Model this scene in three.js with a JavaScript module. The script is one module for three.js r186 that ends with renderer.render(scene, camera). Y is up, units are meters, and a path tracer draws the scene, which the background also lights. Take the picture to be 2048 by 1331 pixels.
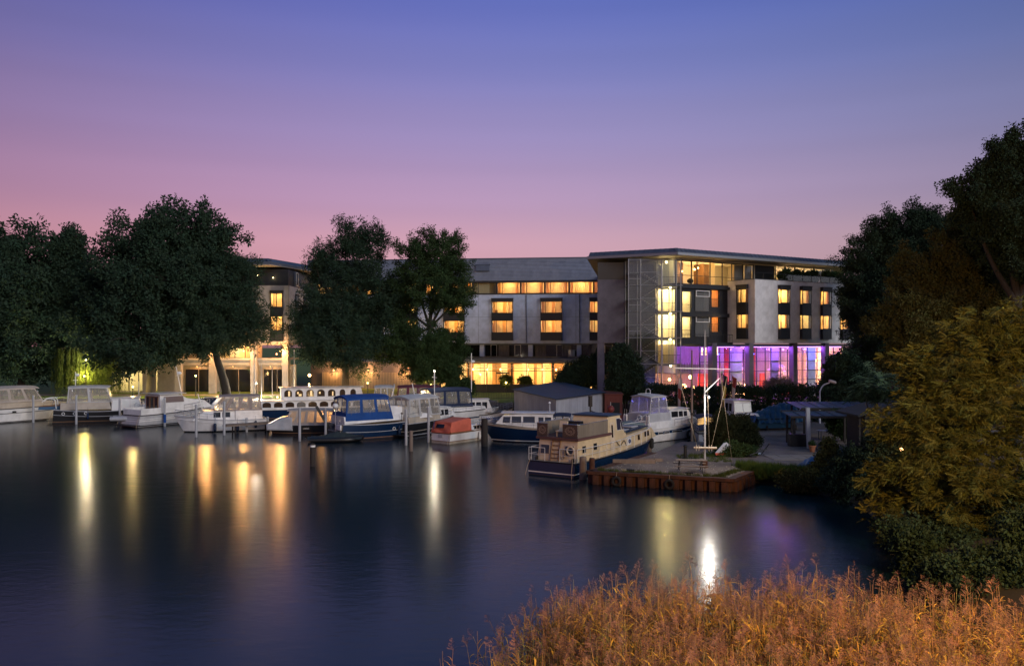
import * as THREE from 'three';
import { mergeGeometries } from 'three/addons/utils/BufferGeometryUtils.js';

// ---------------------------------------------------------------- camera, sky, sun, exposure
const scene = new THREE.Scene();
const EYE = 9, FOCAL = 1700;                       // eye height above the water (m); focal length in pixels of a 2048 px wide picture
const camera = new THREE.PerspectiveCamera(2 * Math.atan(665.5 / FOCAL) * 180 / Math.PI, 2048 / 1331, 0.5, 6000);
camera.position.set(0, EYE, 0);
camera.lookAt(0, EYE, -100);
camera.setViewOffset(2048, 1331, 0, -22.5, 2048, 1331);

const renderer = new THREE.WebGLRenderer({ antialias: true });
renderer.toneMapping = THREE.LinearToneMapping;
renderer.toneMappingExposure = 1;
renderer.shadowMap.enabled = true;

const lin = (v) => (v /= 255, v <= 0.04045 ? v / 12.92 : ((v + 0.055) / 1.055) ** 2.4);
const SUN_DIR = new THREE.Vector3(0.64, 0.34, 0.69).normalize();   // afterglow far round to the right, out of the picture
{
  // dusk sky: elevation in degrees -> colour; pink band low, violet, then blue
  const stops = [[-90, 30, 26, 34], [-1, 196, 146, 150], [3, 212, 160, 168], [6.5, 208, 162, 178], [9.6, 184, 153, 187], [14.5, 152, 141, 191], [18.5, 122, 126, 190], [22, 100, 112, 188], [25, 84, 118, 190], [32, 64, 120, 188], [50, 42, 100, 166], [90, 32, 80, 144]];
  const W = 512, Hh = 256, data = new Float32Array(W * Hh * 4);
  for (let r = 0; r < Hh; r++) {
    const el = ((r + 0.5) / Hh - 0.5) * 180;
    let k = 0; while (k < stops.length - 2 && el > stops[k + 1][0]) k++;
    const a = stops[k], b = stops[k + 1]; let t = Math.min(1, Math.max(0, (el - a[0]) / (b[0] - a[0]))); t = t * t * (3 - 2 * t) * 0.4 + t * 0.6;
    for (let c = 0; c < W; c++) {
      const rd = ((c + 0.5) / W - 0.5) * 2 * Math.PI, x = Math.cos(rd), z = Math.sin(rd), e = el * Math.PI / 180;
      const side = x, front = -z;                          // x to the right, -z ahead
      const d = x * Math.cos(e) * SUN_DIR.x + Math.sin(e) * SUN_DIR.y + z * Math.cos(e) * SUN_DIR.z;
      const glow = Math.exp((d - 1) * 4) * Math.exp(-Math.max(0, el) / 26);
      const dim = 0.42 + 0.58 * Math.max(0, front) ** 4;
      for (let q = 0; q < 3; q++) {
        let v = lin(a[q + 1] + (b[q + 1] - a[q + 1]) * t);
        if (q === 0) v *= 1 - 0.3 * side; if (q === 1) v *= 1 + 0.06 * side; if (q === 2) v *= 1 + 0.02 * side;
        v = v * (1 + 0.035 * (Math.sin(el * 1.9 + 1.3 * Math.sin(rd * 3)) * 0.5 + Math.sin(el * 4.3 + 2 * Math.sin(rd * 5 + 1)) * 0.5)) * dim + glow * [0.85, 0.93, 1.1][q] * (el > -2 ? 1 : 0.1);
        data[(r * W + c) * 4 + q] = v;
      }
      data[(r * W + c) * 4 + 3] = 1;
    }
  }
  const sky = new THREE.DataTexture(data, W, Hh, THREE.RGBAFormat, THREE.FloatType);
  sky.mapping = THREE.EquirectangularReflectionMapping; sky.magFilter = sky.minFilter = THREE.LinearFilter; sky.needsUpdate = true;
  scene.background = sky; scene.environment = sky;
}
const sun = new THREE.DirectionalLight(new THREE.Color(1, 0.96, 0.93), 1.25);
sun.position.copy(SUN_DIR).multiplyScalar(300); sun.target.position.set(0, 0, 0);
sun.castShadow = true; sun.shadow.radius = 45; sun.shadow.mapSize.set(2048, 2048);
Object.assign(sun.shadow.camera, { left: -160, right: 160, top: 120, bottom: -60, near: 1, far: 700 });
scene.add(sun, sun.target);

// ---------------------------------------------------------------- small helpers
const RNG = (s) => () => { s = (s + 0x6d2b79f5) | 0; let t = Math.imul(s ^ (s >>> 15), 1 | s); t = (t + Math.imul(t ^ (t >>> 7), 61 | t)) ^ t; return ((t ^ (t >>> 14)) >>> 0) / 4294967296; };
const rad = (d) => d * Math.PI / 180, lerp = (a, b, t) => a + (b - a) * t, clamp = (v, a = 0, b = 1) => Math.min(b, Math.max(a, v));
const V = (x, y, z) => new THREE.Vector3(x, y, z);
const WX = (px, d) => (px - 1024) / FOCAL * d;                 // metres to the right of the view axis, for a place d metres ahead
const WY = (py, d) => EYE - (py - 688) / FOCAL * d;            // height above the water
const taken = new Map();
function numbered(n) { const k = taken.get(n) ?? 0; taken.set(n, k + 1); return k ? n + '_' + String(k).padStart(3, '0') : n; }
function thing(name, label, category, [x, y, z] = [0, 0, 0], turn = 0, group) {
  const o = new THREE.Group(); o.name = numbered(name); o.position.set(x, y, z); o.rotation.y = rad(turn);
  o.userData = { label, category }; if (group) o.userData.group = group; scene.add(o); return o;
}
function part(name, parent, [x, y, z] = [0, 0, 0], turn = 0) { const o = new THREE.Group(); o.name = name; o.position.set(x, y, z); o.rotation.y = rad(turn); place(o, parent); parent.add(o); return o; }
let CTX = null, CTXP = null;                                    // a turned wing of a building: applied to the direct children of CTXP
function place(o, parent) { if (CTX && parent === CTXP) { o.updateMatrix(); o.matrix.premultiply(CTX); o.matrix.decompose(o.position, o.quaternion, o.scale); } }
function flat(list) {
  const L = (Array.isArray(list) ? list.flat(4) : [list]).filter(Boolean).map((g) => {
    const n = g.index ? g.toNonIndexed() : g;
    for (const k of Object.keys(n.attributes)) if (!['position', 'normal', 'uv', 'color'].includes(k)) n.deleteAttribute(k);
    if (!n.attributes.normal) n.computeVertexNormals();
    if (!n.attributes.uv) n.setAttribute('uv', new THREE.BufferAttribute(new Float32Array(n.attributes.position.count * 2), 2));
    return n;
  });
  return L.length > 1 ? mergeGeometries(L) : L[0];
}
function boxUV(g) {                                             // texture coordinates in metres, by the way each face points
  const p = g.attributes.position, uv = g.attributes.uv, a = V(), b = V(), c = V();
  for (let i = 0; i < p.count; i += 3) {
    a.fromBufferAttribute(p, i); b.fromBufferAttribute(p, i + 1); c.fromBufferAttribute(p, i + 2);
    const n = V().crossVectors(b.clone().sub(a), c.clone().sub(a)), ax = Math.abs(n.x), ay = Math.abs(n.y), az = Math.abs(n.z);
    [a, b, c].forEach((q, k) => ay >= ax && ay >= az ? uv.setXY(i + k, q.x, q.z) : ax >= az ? uv.setXY(i + k, q.z, q.y) : uv.setXY(i + k, q.x, q.y));
  }
  return g;
}
function mesh(name, geos, mat, parent, keepUV) {
  let g = flat(geos); if (!keepUV) g = boxUV(g);
  const m = new THREE.Mesh(g, mat); m.name = name; m.castShadow = m.receiveShadow = true;
  if (parent) { place(m, parent); parent.add(m); } else { m.name = numbered(name); scene.add(m); }
  return m;
}
const tag = (o, label, category, group) => { o.userData = { label, category }; if (group) o.userData.group = group; return o; };
const kind = (o, k, label) => { o.userData.kind = k; if (label) o.userData.label = label; return o; };
// geometry pieces
function bx(w, h, d, x = 0, y = 0, z = 0, ry = 0, rx = 0, rz = 0) { const g = new THREE.BoxGeometry(w, h, d); if (rx) g.rotateX(rx); if (rz) g.rotateZ(rz); if (ry) g.rotateY(ry); return g.translate(x, y, z); }
const span = (x0, x1, y0, y1, z0, z1) => bx(x1 - x0, y1 - y0, z1 - z0, (x0 + x1) / 2, (y0 + y1) / 2, (z0 + z1) / 2);
function cyl(r0, r1, h, x = 0, y = 0, z = 0, seg = 10) { return new THREE.CylinderGeometry(r1, r0, h, seg).translate(x, y + h / 2, z); }   // r0 at the foot
function rod(a, b, r = 0.02, seg = 6) {
  const A = V(...a), B = V(...b), g = new THREE.CylinderGeometry(r, r, A.distanceTo(B), seg);
  g.applyQuaternion(new THREE.Quaternion().setFromUnitVectors(V(0, 1, 0), B.clone().sub(A).normalize()));
  return g.translate((A.x + B.x) / 2, (A.y + B.y) / 2, (A.z + B.z) / 2);
}
const rods = (pts, r, seg) => pts.slice(1).map((p, i) => rod(pts[i], p, r, seg));
const tube = (pts, r = 0.02, n = 24, seg = 6, closed = false) => new THREE.TubeGeometry(new THREE.CatmullRomCurve3(pts.map((p) => V(...p)), closed), n, r, seg, closed);
const ball = (r, x, y, z, sy = 1, seg = 12) => new THREE.SphereGeometry(r, seg, Math.max(6, seg * 0.7 | 0)).scale(1, sy, 1).translate(x, y, z);
function prism(pts, y0, y1) {                                   // footprint [[x, z]...] raised from y0 to y1
  const s = new THREE.Shape(pts.map(([x, z]) => new THREE.Vector2(x, -z)));
  return new THREE.ExtrudeGeometry(s, { depth: y1 - y0, bevelEnabled: false }).rotateX(-Math.PI / 2).translate(0, y0, 0);
}
function profile(pts, w, bev = 0.03) {                          // side outline [[x, y]...] as wide as w across z
  const s = new THREE.Shape(pts.map(([x, y]) => new THREE.Vector2(x, y)));
  return new THREE.ExtrudeGeometry(s, { depth: w - 2 * bev, bevelEnabled: bev > 0, bevelThickness: bev, bevelSize: bev, bevelOffset: -bev, bevelSegments: 2 }).translate(0, 0, -w / 2 + bev);
}
function taper(pts, r0, r1, seg = 8) {                          // a limb along a line of points, thinner towards its end
  const c = new THREE.CatmullRomCurve3(pts.map((p) => V(...p))), n = Math.max(4, pts.length * 3), fr = c.computeFrenetFrames(n), pos = [], idx = [];
  for (let i = 0; i <= n; i++) {
    const p = c.getPointAt(i / n), r = lerp(r0, r1, (i / n) ** 0.8);
    for (let k = 0; k < seg; k++) { const a = k / seg * 6.2832; pos.push(p.x + r * (Math.cos(a) * fr.normals[i].x + Math.sin(a) * fr.binormals[i].x), p.y + r * (Math.cos(a) * fr.normals[i].y + Math.sin(a) * fr.binormals[i].y), p.z + r * (Math.cos(a) * fr.normals[i].z + Math.sin(a) * fr.binormals[i].z)); }
  }
  for (let i = 0; i < n; i++) for (let k = 0; k < seg; k++) { const a = i * seg + k, b = i * seg + (k + 1) % seg; idx.push(a, b, a + seg, b, b + seg, a + seg); }
  const g = new THREE.BufferGeometry(); g.setAttribute('position', new THREE.Float32BufferAttribute(pos, 3)); g.setIndex(idx); g.computeVertexNormals(); return g;
}
function sheet(P, nu, nv) {                                     // a grid surface P(u, v) -> [x, y, z]
  const pos = [], uv = [], idx = [];
  for (let i = 0; i <= nu; i++) for (let j = 0; j <= nv; j++) { pos.push(...P(i / nu, j / nv)); uv.push(i / nu, j / nv); }
  for (let i = 0; i < nu; i++) for (let j = 0; j < nv; j++) { const a = i * (nv + 1) + j, b = a + nv + 1; idx.push(a, b, a + 1, b, b + 1, a + 1); }
  const g = new THREE.BufferGeometry(); g.setAttribute('position', new THREE.Float32BufferAttribute(pos, 3)); g.setAttribute('uv', new THREE.Float32BufferAttribute(uv, 2)); g.setIndex(idx); g.computeVertexNormals(); return g;
}
function wallWithHoles(w0, w1, y0, y1, holes, thick) {         // upright wall in the xy plane, front at z = 0
  const s = new THREE.Shape([[w0, y0], [w1, y0], [w1, y1], [w0, y1]].map((p) => new THREE.Vector2(...p)));
  for (const [a, b, c, d] of holes) s.holes.push(new THREE.Path([[a, c], [a, d], [b, d], [b, c]].map((p) => new THREE.Vector2(...p))));
  return new THREE.ExtrudeGeometry(s, { depth: thick, bevelEnabled: false }).translate(0, 0, -thick);
}
// ---------------------------------------------------------------- textures and materials
function vnoise(seed) {
  const R = RNG(seed), T = Array.from({ length: 4096 }, R);
  return (x, y, p) => { const i = Math.floor(x), j = Math.floor(y), fx = x - i, fy = y - j, m = (a) => ((a % p) + p) % p, h = (a, b) => T[(m(a) * 73 + m(b) * 179 + m(a) * m(b) * 13) & 4095], s = fx * fx * (3 - 2 * fx), t = fy * fy * (3 - 2 * fy); return lerp(lerp(h(i, j), h(i + 1, j), s), lerp(h(i, j + 1), h(i + 1, j + 1), s), t); };
}
const N1 = vnoise(7), N2 = vnoise(91);
const fbm = (u, v, p, o = 4, n = N1) => { let a = 0.5, s = 0, w = 0; for (let k = 0; k < o; k++, p *= 2, a *= 0.55) { s += a * n(u * p, v * p, p); w += a; } return s / w; };
function tex(size, f, metres, srgb = true) {                    // f(u, v) -> grey or [r, g, b], 0..1
  const d = new Uint8Array(size * size * 4);
  for (let j = 0; j < size; j++) for (let i = 0; i < size; i++) { let c = f(i / size, j / size); if (!Array.isArray(c)) c = [c, c, c]; for (let k = 0; k < 3; k++) d[(j * size + i) * 4 + k] = clamp(c[k]) * 255; d[(j * size + i) * 4 + 3] = 255; }
  const t = new THREE.DataTexture(d, size, size); t.wrapS = t.wrapT = THREE.RepeatWrapping; t.magFilter = THREE.LinearFilter; t.minFilter = THREE.LinearMipmapLinearFilter; t.generateMipmaps = true;
  if (srgb) t.colorSpace = THREE.SRGBColorSpace; t.repeat.set(1 / metres, 1 / metres); t.needsUpdate = true; return t;
}
const C = (r, g, b) => new THREE.Color().setRGB(r, g, b);
const mat = (r, g, b, rough = 0.8, o = {}) => new THREE.MeshStandardMaterial({ color: C(r, g, b), roughness: rough, metalness: 0, side: THREE.DoubleSide, ...o });
const glow = (r, g, b, k = 1) => mat(0.05, 0.05, 0.05, 0.6, { emissive: C(r, g, b), emissiveIntensity: k });
const tMottle = tex(256, (u, v) => 0.8 + 0.2 * fbm(u, v, 6, 5), 3), tStreak = tex(256, (u, v) => 0.78 + 0.16 * fbm(u, v, 5, 5) + 0.1 * N2(u * 48, v * 3, 48), 5);
const tFine = tex(256, (u, v) => fbm(u, v, 32, 3), 1.2, false);
const M = {
  plasterShaded: mat(0.54, 0.61, 0.8, 0.9, { map: tMottle, bumpMap: tFine, bumpScale: 0.004 }),  // main wing: weaker light painted in, darker and bluer than the white block
  plaster: mat(0.8, 0.79, 0.81, 0.9, { map: tMottle, bumpMap: tFine, bumpScale: 0.004 }),
  plasterBeige: mat(0.34, 0.31, 0.31, 0.9, { map: tMottle, bumpMap: tFine, bumpScale: 0.004 }),
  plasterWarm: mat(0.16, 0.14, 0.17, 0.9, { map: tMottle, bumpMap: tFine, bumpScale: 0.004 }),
  concrete: mat(0.16, 0.165, 0.145, 0.9, { map: tMottle, bumpMap: tFine, bumpScale: 0.004 }),
  zincLight: mat(0.3, 0.33, 0.42, 0.5, { metalness: 0.25, map: tMottle }), coreWall: mat(0.075, 0.08, 0.07, 0.9, { map: tMottle }),
  darkPanel: mat(0.016, 0.019, 0.028, 0.45, { map: tMottle }),
  frame: mat(0.022, 0.022, 0.026, 0.5), steel: mat(0.3, 0.31, 0.33, 0.4, { metalness: 0.6 }), white: mat(0.72, 0.72, 0.72, 0.45), zinc: mat(0.13, 0.15, 0.2, 0.5, { metalness: 0.35, map: tMottle }),
  soffit: mat(0.3, 0.25, 0.21, 0.8), roomWall: mat(0.72, 0.6, 0.42, 0.9), roomWhite: mat(0.75, 0.7, 0.6, 0.9), roomDark: mat(0.26, 0.24, 0.23, 0.9), wood: mat(0.22, 0.11, 0.05, 0.55, { map: tStreak }), red: mat(0.5, 0.05, 0.04, 0.6),
  curtain: new THREE.MeshPhysicalMaterial({ color: C(0.85, 0.72, 0.48), roughness: 1, transmission: 0.55, thickness: 0, side: THREE.DoubleSide }),
  drape: new THREE.MeshPhysicalMaterial({ color: C(0.72, 0.42, 0.16), roughness: 1, transmission: 0.45, thickness: 0, side: THREE.DoubleSide }),
  drapeDark: mat(0.22, 0.21, 0.22, 0.95),
  glass: new THREE.MeshPhysicalMaterial({ color: C(0.95, 0.97, 0.96), roughness: 0.03, transmission: 1, thickness: 0, side: THREE.DoubleSide }),
  vinyl: new THREE.MeshPhysicalMaterial({ color: C(0.86, 0.84, 0.8), roughness: 0.16, transmission: 0.86, thickness: 0, side: THREE.DoubleSide }),
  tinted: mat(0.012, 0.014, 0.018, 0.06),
  gel: mat(0.84, 0.84, 0.85, 0.28, { map: tMottle }), gelGrey: mat(0.5, 0.51, 0.55, 0.35, { map: tMottle }), cream: mat(0.7, 0.56, 0.36, 0.4, { map: tMottle }), creamPale: mat(0.72, 0.6, 0.46, 0.4, { map: tMottle }), beige: mat(0.5, 0.43, 0.35, 0.5, { map: tMottle }),
  navy: mat(0.005, 0.02, 0.06, 0.22), navyBlue: mat(0.01, 0.035, 0.09, 0.25), black: mat(0.012, 0.012, 0.014, 0.4), bottom: mat(0.02, 0.012, 0.01, 0.6), deck: mat(0.42, 0.36, 0.28, 0.8, { map: tMottle }), teak: mat(0.26, 0.14, 0.07, 0.6, { map: tStreak }),
  chrome: mat(0.75, 0.76, 0.78, 0.2, { metalness: 0.9 }), rubber: mat(0.015, 0.015, 0.016, 0.85), rope: mat(0.42, 0.34, 0.24, 0.95), fender: mat(0.7, 0.68, 0.66, 0.5),
  fabricBeige: mat(0.52, 0.46, 0.42, 0.95, { map: tMottle, bumpMap: tFine, bumpScale: 0.01 }), fabricGrey: mat(0.55, 0.55, 0.56, 0.95, { map: tMottle, bumpMap: tFine, bumpScale: 0.01 }), fabricTaupe: mat(0.38, 0.31, 0.29, 0.95, { map: tMottle, bumpMap: tFine, bumpScale: 0.01 }),
  fabricBlue: mat(0.008, 0.07, 0.3, 0.9, { map: tMottle, bumpMap: tFine, bumpScale: 0.01 }), fabricNavy: mat(0.012, 0.025, 0.075, 0.9, { map: tMottle, bumpMap: tFine, bumpScale: 0.01 }), fabricMaroon: mat(0.12, 0.025, 0.05, 0.9, { map: tMottle }), fabricRed: mat(0.68, 0.15, 0.09, 0.85, { map: tMottle, bumpMap: tFine, bumpScale: 0.012 }), fabricPurple: mat(0.07, 0.014, 0.045, 0.9),
  tarp: mat(0.03, 0.11, 0.2, 0.45, { map: tMottle }), tarpBlue: mat(0.012, 0.07, 0.22, 0.5, { map: tMottle }),
  poleWhite: mat(0.42, 0.43, 0.46, 0.55, { map: tStreak }), postWood: mat(0.22, 0.17, 0.14, 0.9, { map: tStreak, bumpMap: tFine, bumpScale: 0.02 }), postDark: mat(0.035, 0.028, 0.025, 0.9, { map: tStreak }),
  bark: mat(0.05, 0.04, 0.032, 0.95, { map: tStreak, bumpMap: tFine, bumpScale: 0.03 }), trunkDark: mat(0.018, 0.015, 0.013, 0.95), terracotta: mat(0.42, 0.16, 0.08, 0.85), shedGrey: mat(0.36, 0.37, 0.42, 0.75, { map: tStreak }), shedRoof: mat(0.035, 0.055, 0.095, 0.55, { map: tStreak }), rustShed: mat(0.16, 0.04, 0.03, 0.85, { map: tStreak }), darkWood: mat(0.012, 0.01, 0.009, 0.8),
};
function lamp(parent, [x, y, z], color, I, r = 0.1, name = 'lamp_bulb', k = 0, sy = 1) {   // a glowing bulb with a light of its own size inside
  const L = new THREE.PointLight(C(...color), I); L.position.set(x, y, z); L.shadow.radius = r / 0.02; L.castShadow = true;
  const b = mesh(name, ball(r, 0, 0, 0, sy, 10), glow(...color, k || Math.min(14, I / (12.5 * r * r * 0.25) * 0.25)), parent); b.position.set(x, y, z); if (CTX && parent === CTXP) { place(b, parent); L.applyMatrix4(CTX); }
  (parent ?? scene).add(L); return b;
}
// ================================================================ water and ground
{
  const rip = tex(1024, (u, v) => { let s = 0, w = 0; for (const [p, a] of [[10, 0.8], [22, 1], [46, 0.7], [90, 0.35]]) { s += a * N1(u * p, v * p * 2, p * 2); w += a; } return s / w; }, 14, false);
  const rough = tex(256, (u, v) => 0.8 + 0.2 * fbm(u, v, 4, 4), 90, false);
  const water = mesh('water', new THREE.PlaneGeometry(1800, 1800).rotateX(-Math.PI / 2).translate(0, 0, -500), new THREE.MeshPhysicalMaterial({ color: C(0.002, 0.013, 0.02), specularColor: C(0.84, 0.98, 1), roughness: 0.215, roughnessMap: rough, ior: 1.333, bumpMap: rip, bumpScale: 0.009 }));
  kind(water, 'structure');
}
const tGrass = tex(512, (u, v) => { const k = fbm(u, v, 12, 5), h = N2(u * 170, v * 170, 170); return [0.24 + 0.12 * k + 0.1 * h, 0.3 + 0.18 * k + 0.1 * h, 0.1 + 0.08 * k]; }, 6);
const tAsphalt = tex(512, (u, v) => { const k = fbm(u, v, 5, 5), h = N2(u * 220, v * 220, 220), c = 0.2 + 0.3 * k + 0.12 * h; return [c * 1.06, c * 0.95, c * 0.88]; }, 9);
const tRust = tex(512, (u, v) => { const k = fbm(u, v, 6, 5), s = N2(u * 60, v * 6, 60); return [0.13 + 0.22 * k + 0.07 * s, 0.09 + 0.12 * k + 0.04 * s, 0.08 + 0.08 * k]; }, 3);
M.grass = mat(1, 1, 1, 0.95, { map: tGrass, bumpMap: tFine, bumpScale: 0.05 }); M.asphalt = mat(1, 1, 1, 0.92, { map: tAsphalt, bumpMap: tFine, bumpScale: 0.006 }); M.rust = mat(1, 1, 1, 0.85, { map: tRust, bumpMap: tFine, bumpScale: 0.02 });
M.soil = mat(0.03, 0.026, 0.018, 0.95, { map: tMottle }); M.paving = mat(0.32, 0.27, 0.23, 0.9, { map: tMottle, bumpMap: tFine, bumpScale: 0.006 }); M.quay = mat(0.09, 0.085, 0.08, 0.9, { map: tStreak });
const HG = 2.2, YG = 0.8;                                       // hotel ground, boat yard ground
{
  const t = new THREE.Group(); t.name = 'terrain'; kind(t, 'structure'); scene.add(t);
  const shore = [[-900, -107], [-60, -106.5], [-3, -106], [-1.5, -99], [24, -96], [60, -94], [140, -80], [900, -70], [900, -1500], [-900, -1500]];
  const sh = new THREE.Shape(shore.map(([x, z]) => new THREE.Vector2(x, -z)));
  mesh('lawn', new THREE.ShapeGeometry(sh).rotateX(-Math.PI / 2).translate(0, HG, 0), M.grass, t);
  mesh('quay_wall', [[-900, -107], [-60, -106.5], [-3, -106], [-1.5, -99], [24, -96], [60, -94], [140, -80]].map((p, i, a) => { if (!i) return null; const q = a[i - 1], L = Math.hypot(p[0] - q[0], p[1] - q[1]); return bx(L + 0.3, HG + 0.55, 0.4, (p[0] + q[0]) / 2, (HG - 1) / 2 + 0.2, (p[1] + q[1]) / 2 - 0.21, -Math.atan2(p[1] - q[1], p[0] - q[0])); }), M.quay, t);
  const path = new THREE.Group(); path.name = 'promenade_path'; kind(path, 'structure'); scene.add(path);
  mesh('paving', prism([[-70, -112.5], [-8, -112.5], [-8, -115], [-70, -115]], HG - 0.1, HG + 0.02), M.paving, path);
}
{
  const yard = new THREE.Group(); yard.name = 'yard_ground'; kind(yard, 'structure'); scene.add(yard);
  mesh('asphalt', prism([[5.1, -54.9], [13.35, -51.8], [15.4, -54.9], [16.2, -55.6], [18.5, -54], [21, -51], [60, -48], [120, -60], [120, -97.5], [-2, -100.5], [-1.5, -89], [9, -87.5], [19, -86], [20.5, -79], [17.6, -71.5], [14.2, -71.5], [10.6, -64]], -1, YG), M.asphalt, yard);
  const slabR = RNG(5);                                          // paler flagstones across the yard
  for (let i = 0; i < 26; i++) { const d = 60 + (i / 26) * 3.2 + slabR() * 0.3, x = 19 + (i % 9) * 0.92 + slabR() * 0.05, z = -(60.6 + Math.floor(i / 9) * 0.92); mesh('paving_slab', bx(0.86, 0.05, 0.86, x, YG + 0.008 + slabR() * 0.008, z), M.paving, yard); }
}
{ // river bank on the right, under the trees
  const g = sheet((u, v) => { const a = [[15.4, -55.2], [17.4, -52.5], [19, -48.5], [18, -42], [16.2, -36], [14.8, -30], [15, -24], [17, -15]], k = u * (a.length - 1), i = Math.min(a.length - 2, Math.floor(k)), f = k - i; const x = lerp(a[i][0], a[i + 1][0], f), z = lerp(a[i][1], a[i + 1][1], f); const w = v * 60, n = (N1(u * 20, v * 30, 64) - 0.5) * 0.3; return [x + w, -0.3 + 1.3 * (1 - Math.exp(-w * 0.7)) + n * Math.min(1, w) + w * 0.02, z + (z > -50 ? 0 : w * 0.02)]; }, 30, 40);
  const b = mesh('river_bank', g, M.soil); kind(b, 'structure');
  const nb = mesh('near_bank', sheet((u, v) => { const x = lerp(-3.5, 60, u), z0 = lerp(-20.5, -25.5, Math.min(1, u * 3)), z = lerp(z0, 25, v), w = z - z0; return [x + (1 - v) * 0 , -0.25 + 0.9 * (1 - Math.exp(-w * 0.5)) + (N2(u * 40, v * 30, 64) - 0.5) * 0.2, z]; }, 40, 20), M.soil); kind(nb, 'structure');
}
{ // sheet-pile edge of the jetty: a row of rusty steel piles under a capping beam
  const t = thing('jetty_wall', 'rusty steel sheet-pile wall edging the paved jetty', 'wall');
  const run = (A, B, n) => {
    const dx = B[0] - A[0], dz = B[1] - A[1], L = Math.hypot(dx, dz), ang = -Math.atan2(dz, dx), w = L / n;
    for (let i = 0; i < n; i++) {
      const c = [A[0] + dx * (i + 0.5) / n, A[1] + dz * (i + 0.5) / n];
      const s = new THREE.Shape([[-w / 2, 0], [-w * 0.3, -0.02], [-w * 0.22, -0.34], [w * 0.22, -0.34], [w * 0.3, -0.02], [w / 2, 0], [w / 2, 0.05], [-w / 2, 0.05]].map((p) => new THREE.Vector2(...p)));
      const g = new THREE.ExtrudeGeometry(s, { depth: 1.46, bevelEnabled: false }).rotateX(-Math.PI / 2).translate(0, -0.85, 0);
      const m = mesh('sheet_pile', g, M.rust, t); m.position.set(c[0], 0, c[1]); m.rotation.y = ang;
    }
    const cap = mesh('capping_beam', bx(L + 0.3, 0.2, 0.5, 0, YG - 0.07, 0.02), M.rust, t); cap.position.set((A[0] + B[0]) / 2, 0.012, (A[1] + B[1]) / 2); cap.rotation.y = ang;
  };
  run([5.1, -54.9], [13.35, -51.8], 12); run([13.35, -51.8], [15.5, -55], 5); run([10.6, -64], [5.1, -54.9], 12);
}
// ================================================================ foliage
function leafGeo(seed, n, len, wid, spread, o = {}) {           // a twig's worth of leaves: folded lozenges
  const R = RNG(seed), pos = [], nrm = [];
  for (let i = 0; i < n; i++) {
    const c = V((R() - 0.5), (R() - 0.5), (R() - 0.5)).normalize().multiplyScalar(spread * Math.cbrt(R())), dir = V(R() - 0.5, R() - 0.5 + (o.up ?? 0.15), R() - 0.5).addScaledVector(c, 0.6 / spread).normalize(), sd = V().crossVectors(dir, V(R() - 0.5, R() - 0.5, R() - 0.5)).normalize(), nn = V().crossVectors(sd, dir), L = len * (0.7 + 0.6 * R()), w = wid * (0.7 + 0.6 * R());
    const a = c, b = c.clone().addScaledVector(dir, L * 0.45).addScaledVector(sd, w / 2).addScaledVector(nn, w * 0.15), d = c.clone().addScaledVector(dir, L * 0.45).addScaledVector(sd, -w / 2).addScaledVector(nn, w * 0.15), e = c.clone().addScaledVector(dir, L);
    for (const q of [a, b, e, a, e, d]) pos.push(q.x, q.y, q.z);
  }
  const g = new THREE.BufferGeometry(); g.setAttribute('position', new THREE.Float32BufferAttribute(pos, 3)); g.computeVertexNormals(); g.setAttribute('uv', new THREE.Float32BufferAttribute(new Float32Array(pos.length / 3 * 2), 2)); return g;
}
function frondGeo(seed, len, pairs, leaf, wid, droop) {         // a feathered spray: leaflets in two rows along a drooping rib
  const R = RNG(seed), pos = [];
  for (let i = 0; i < pairs; i++) for (const s of [-1, 1]) {
    const t = (i + 1) / pairs, p = V(t * len, -droop * t * t * len, 0), L = leaf * (1 - 0.55 * Math.abs(t - 0.35)) * (0.8 + 0.4 * R()), d = V(0.55, -0.25 - 0.3 * R(), s * (0.8 + 0.2 * R())).normalize(), w = V(1, 0.2, 0).multiplyScalar(wid / 2), e = p.clone().addScaledVector(d, L), m = p.clone().addScaledVector(d, L * 0.5);
    for (const q of [p, m.clone().add(w), e, p, e, m.clone().sub(w)]) pos.push(q.x, q.y, q.z);
  }
  const g = new THREE.BufferGeometry(); g.setAttribute('position', new THREE.Float32BufferAttribute(pos, 3)); g.computeVertexNormals(); g.setAttribute('uv', new THREE.Float32BufferAttribute(new Float32Array(pos.length / 3 * 2), 2)); return g;
}
function strandGeo(seed, n, len) {                              // hanging willow shoot
  const R = RNG(seed), pos = [];
  for (let i = 0; i < n; i++) { const t = i / n, p = V((R() - 0.5) * 0.08, -t * len, (R() - 0.5) * 0.08), a = R() * 6.28, d = V(Math.cos(a) * 0.35, -1, Math.sin(a) * 0.35).normalize(), s = V(-Math.sin(a), 0, Math.cos(a)).multiplyScalar(0.025), L = 0.2 + 0.12 * R(), e = p.clone().addScaledVector(d, L), m = p.clone().addScaledVector(d, L * 0.5); for (const q of [p, m.clone().add(s), e, p, e, m.clone().sub(s)]) pos.push(q.x, q.y, q.z); }
  const g = new THREE.BufferGeometry(); g.setAttribute('position', new THREE.Float32BufferAttribute(pos, 3)); g.computeVertexNormals(); g.setAttribute('uv', new THREE.Float32BufferAttribute(new Float32Array(pos.length / 3 * 2), 2)); return g;
}
const leafMat = (r, g, b, o = {}) => new THREE.MeshPhysicalMaterial({ color: C(r, g, b), roughness: 0.9, specularIntensity: 0.12, side: THREE.DoubleSide, transmission: 0, ...o });
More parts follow.
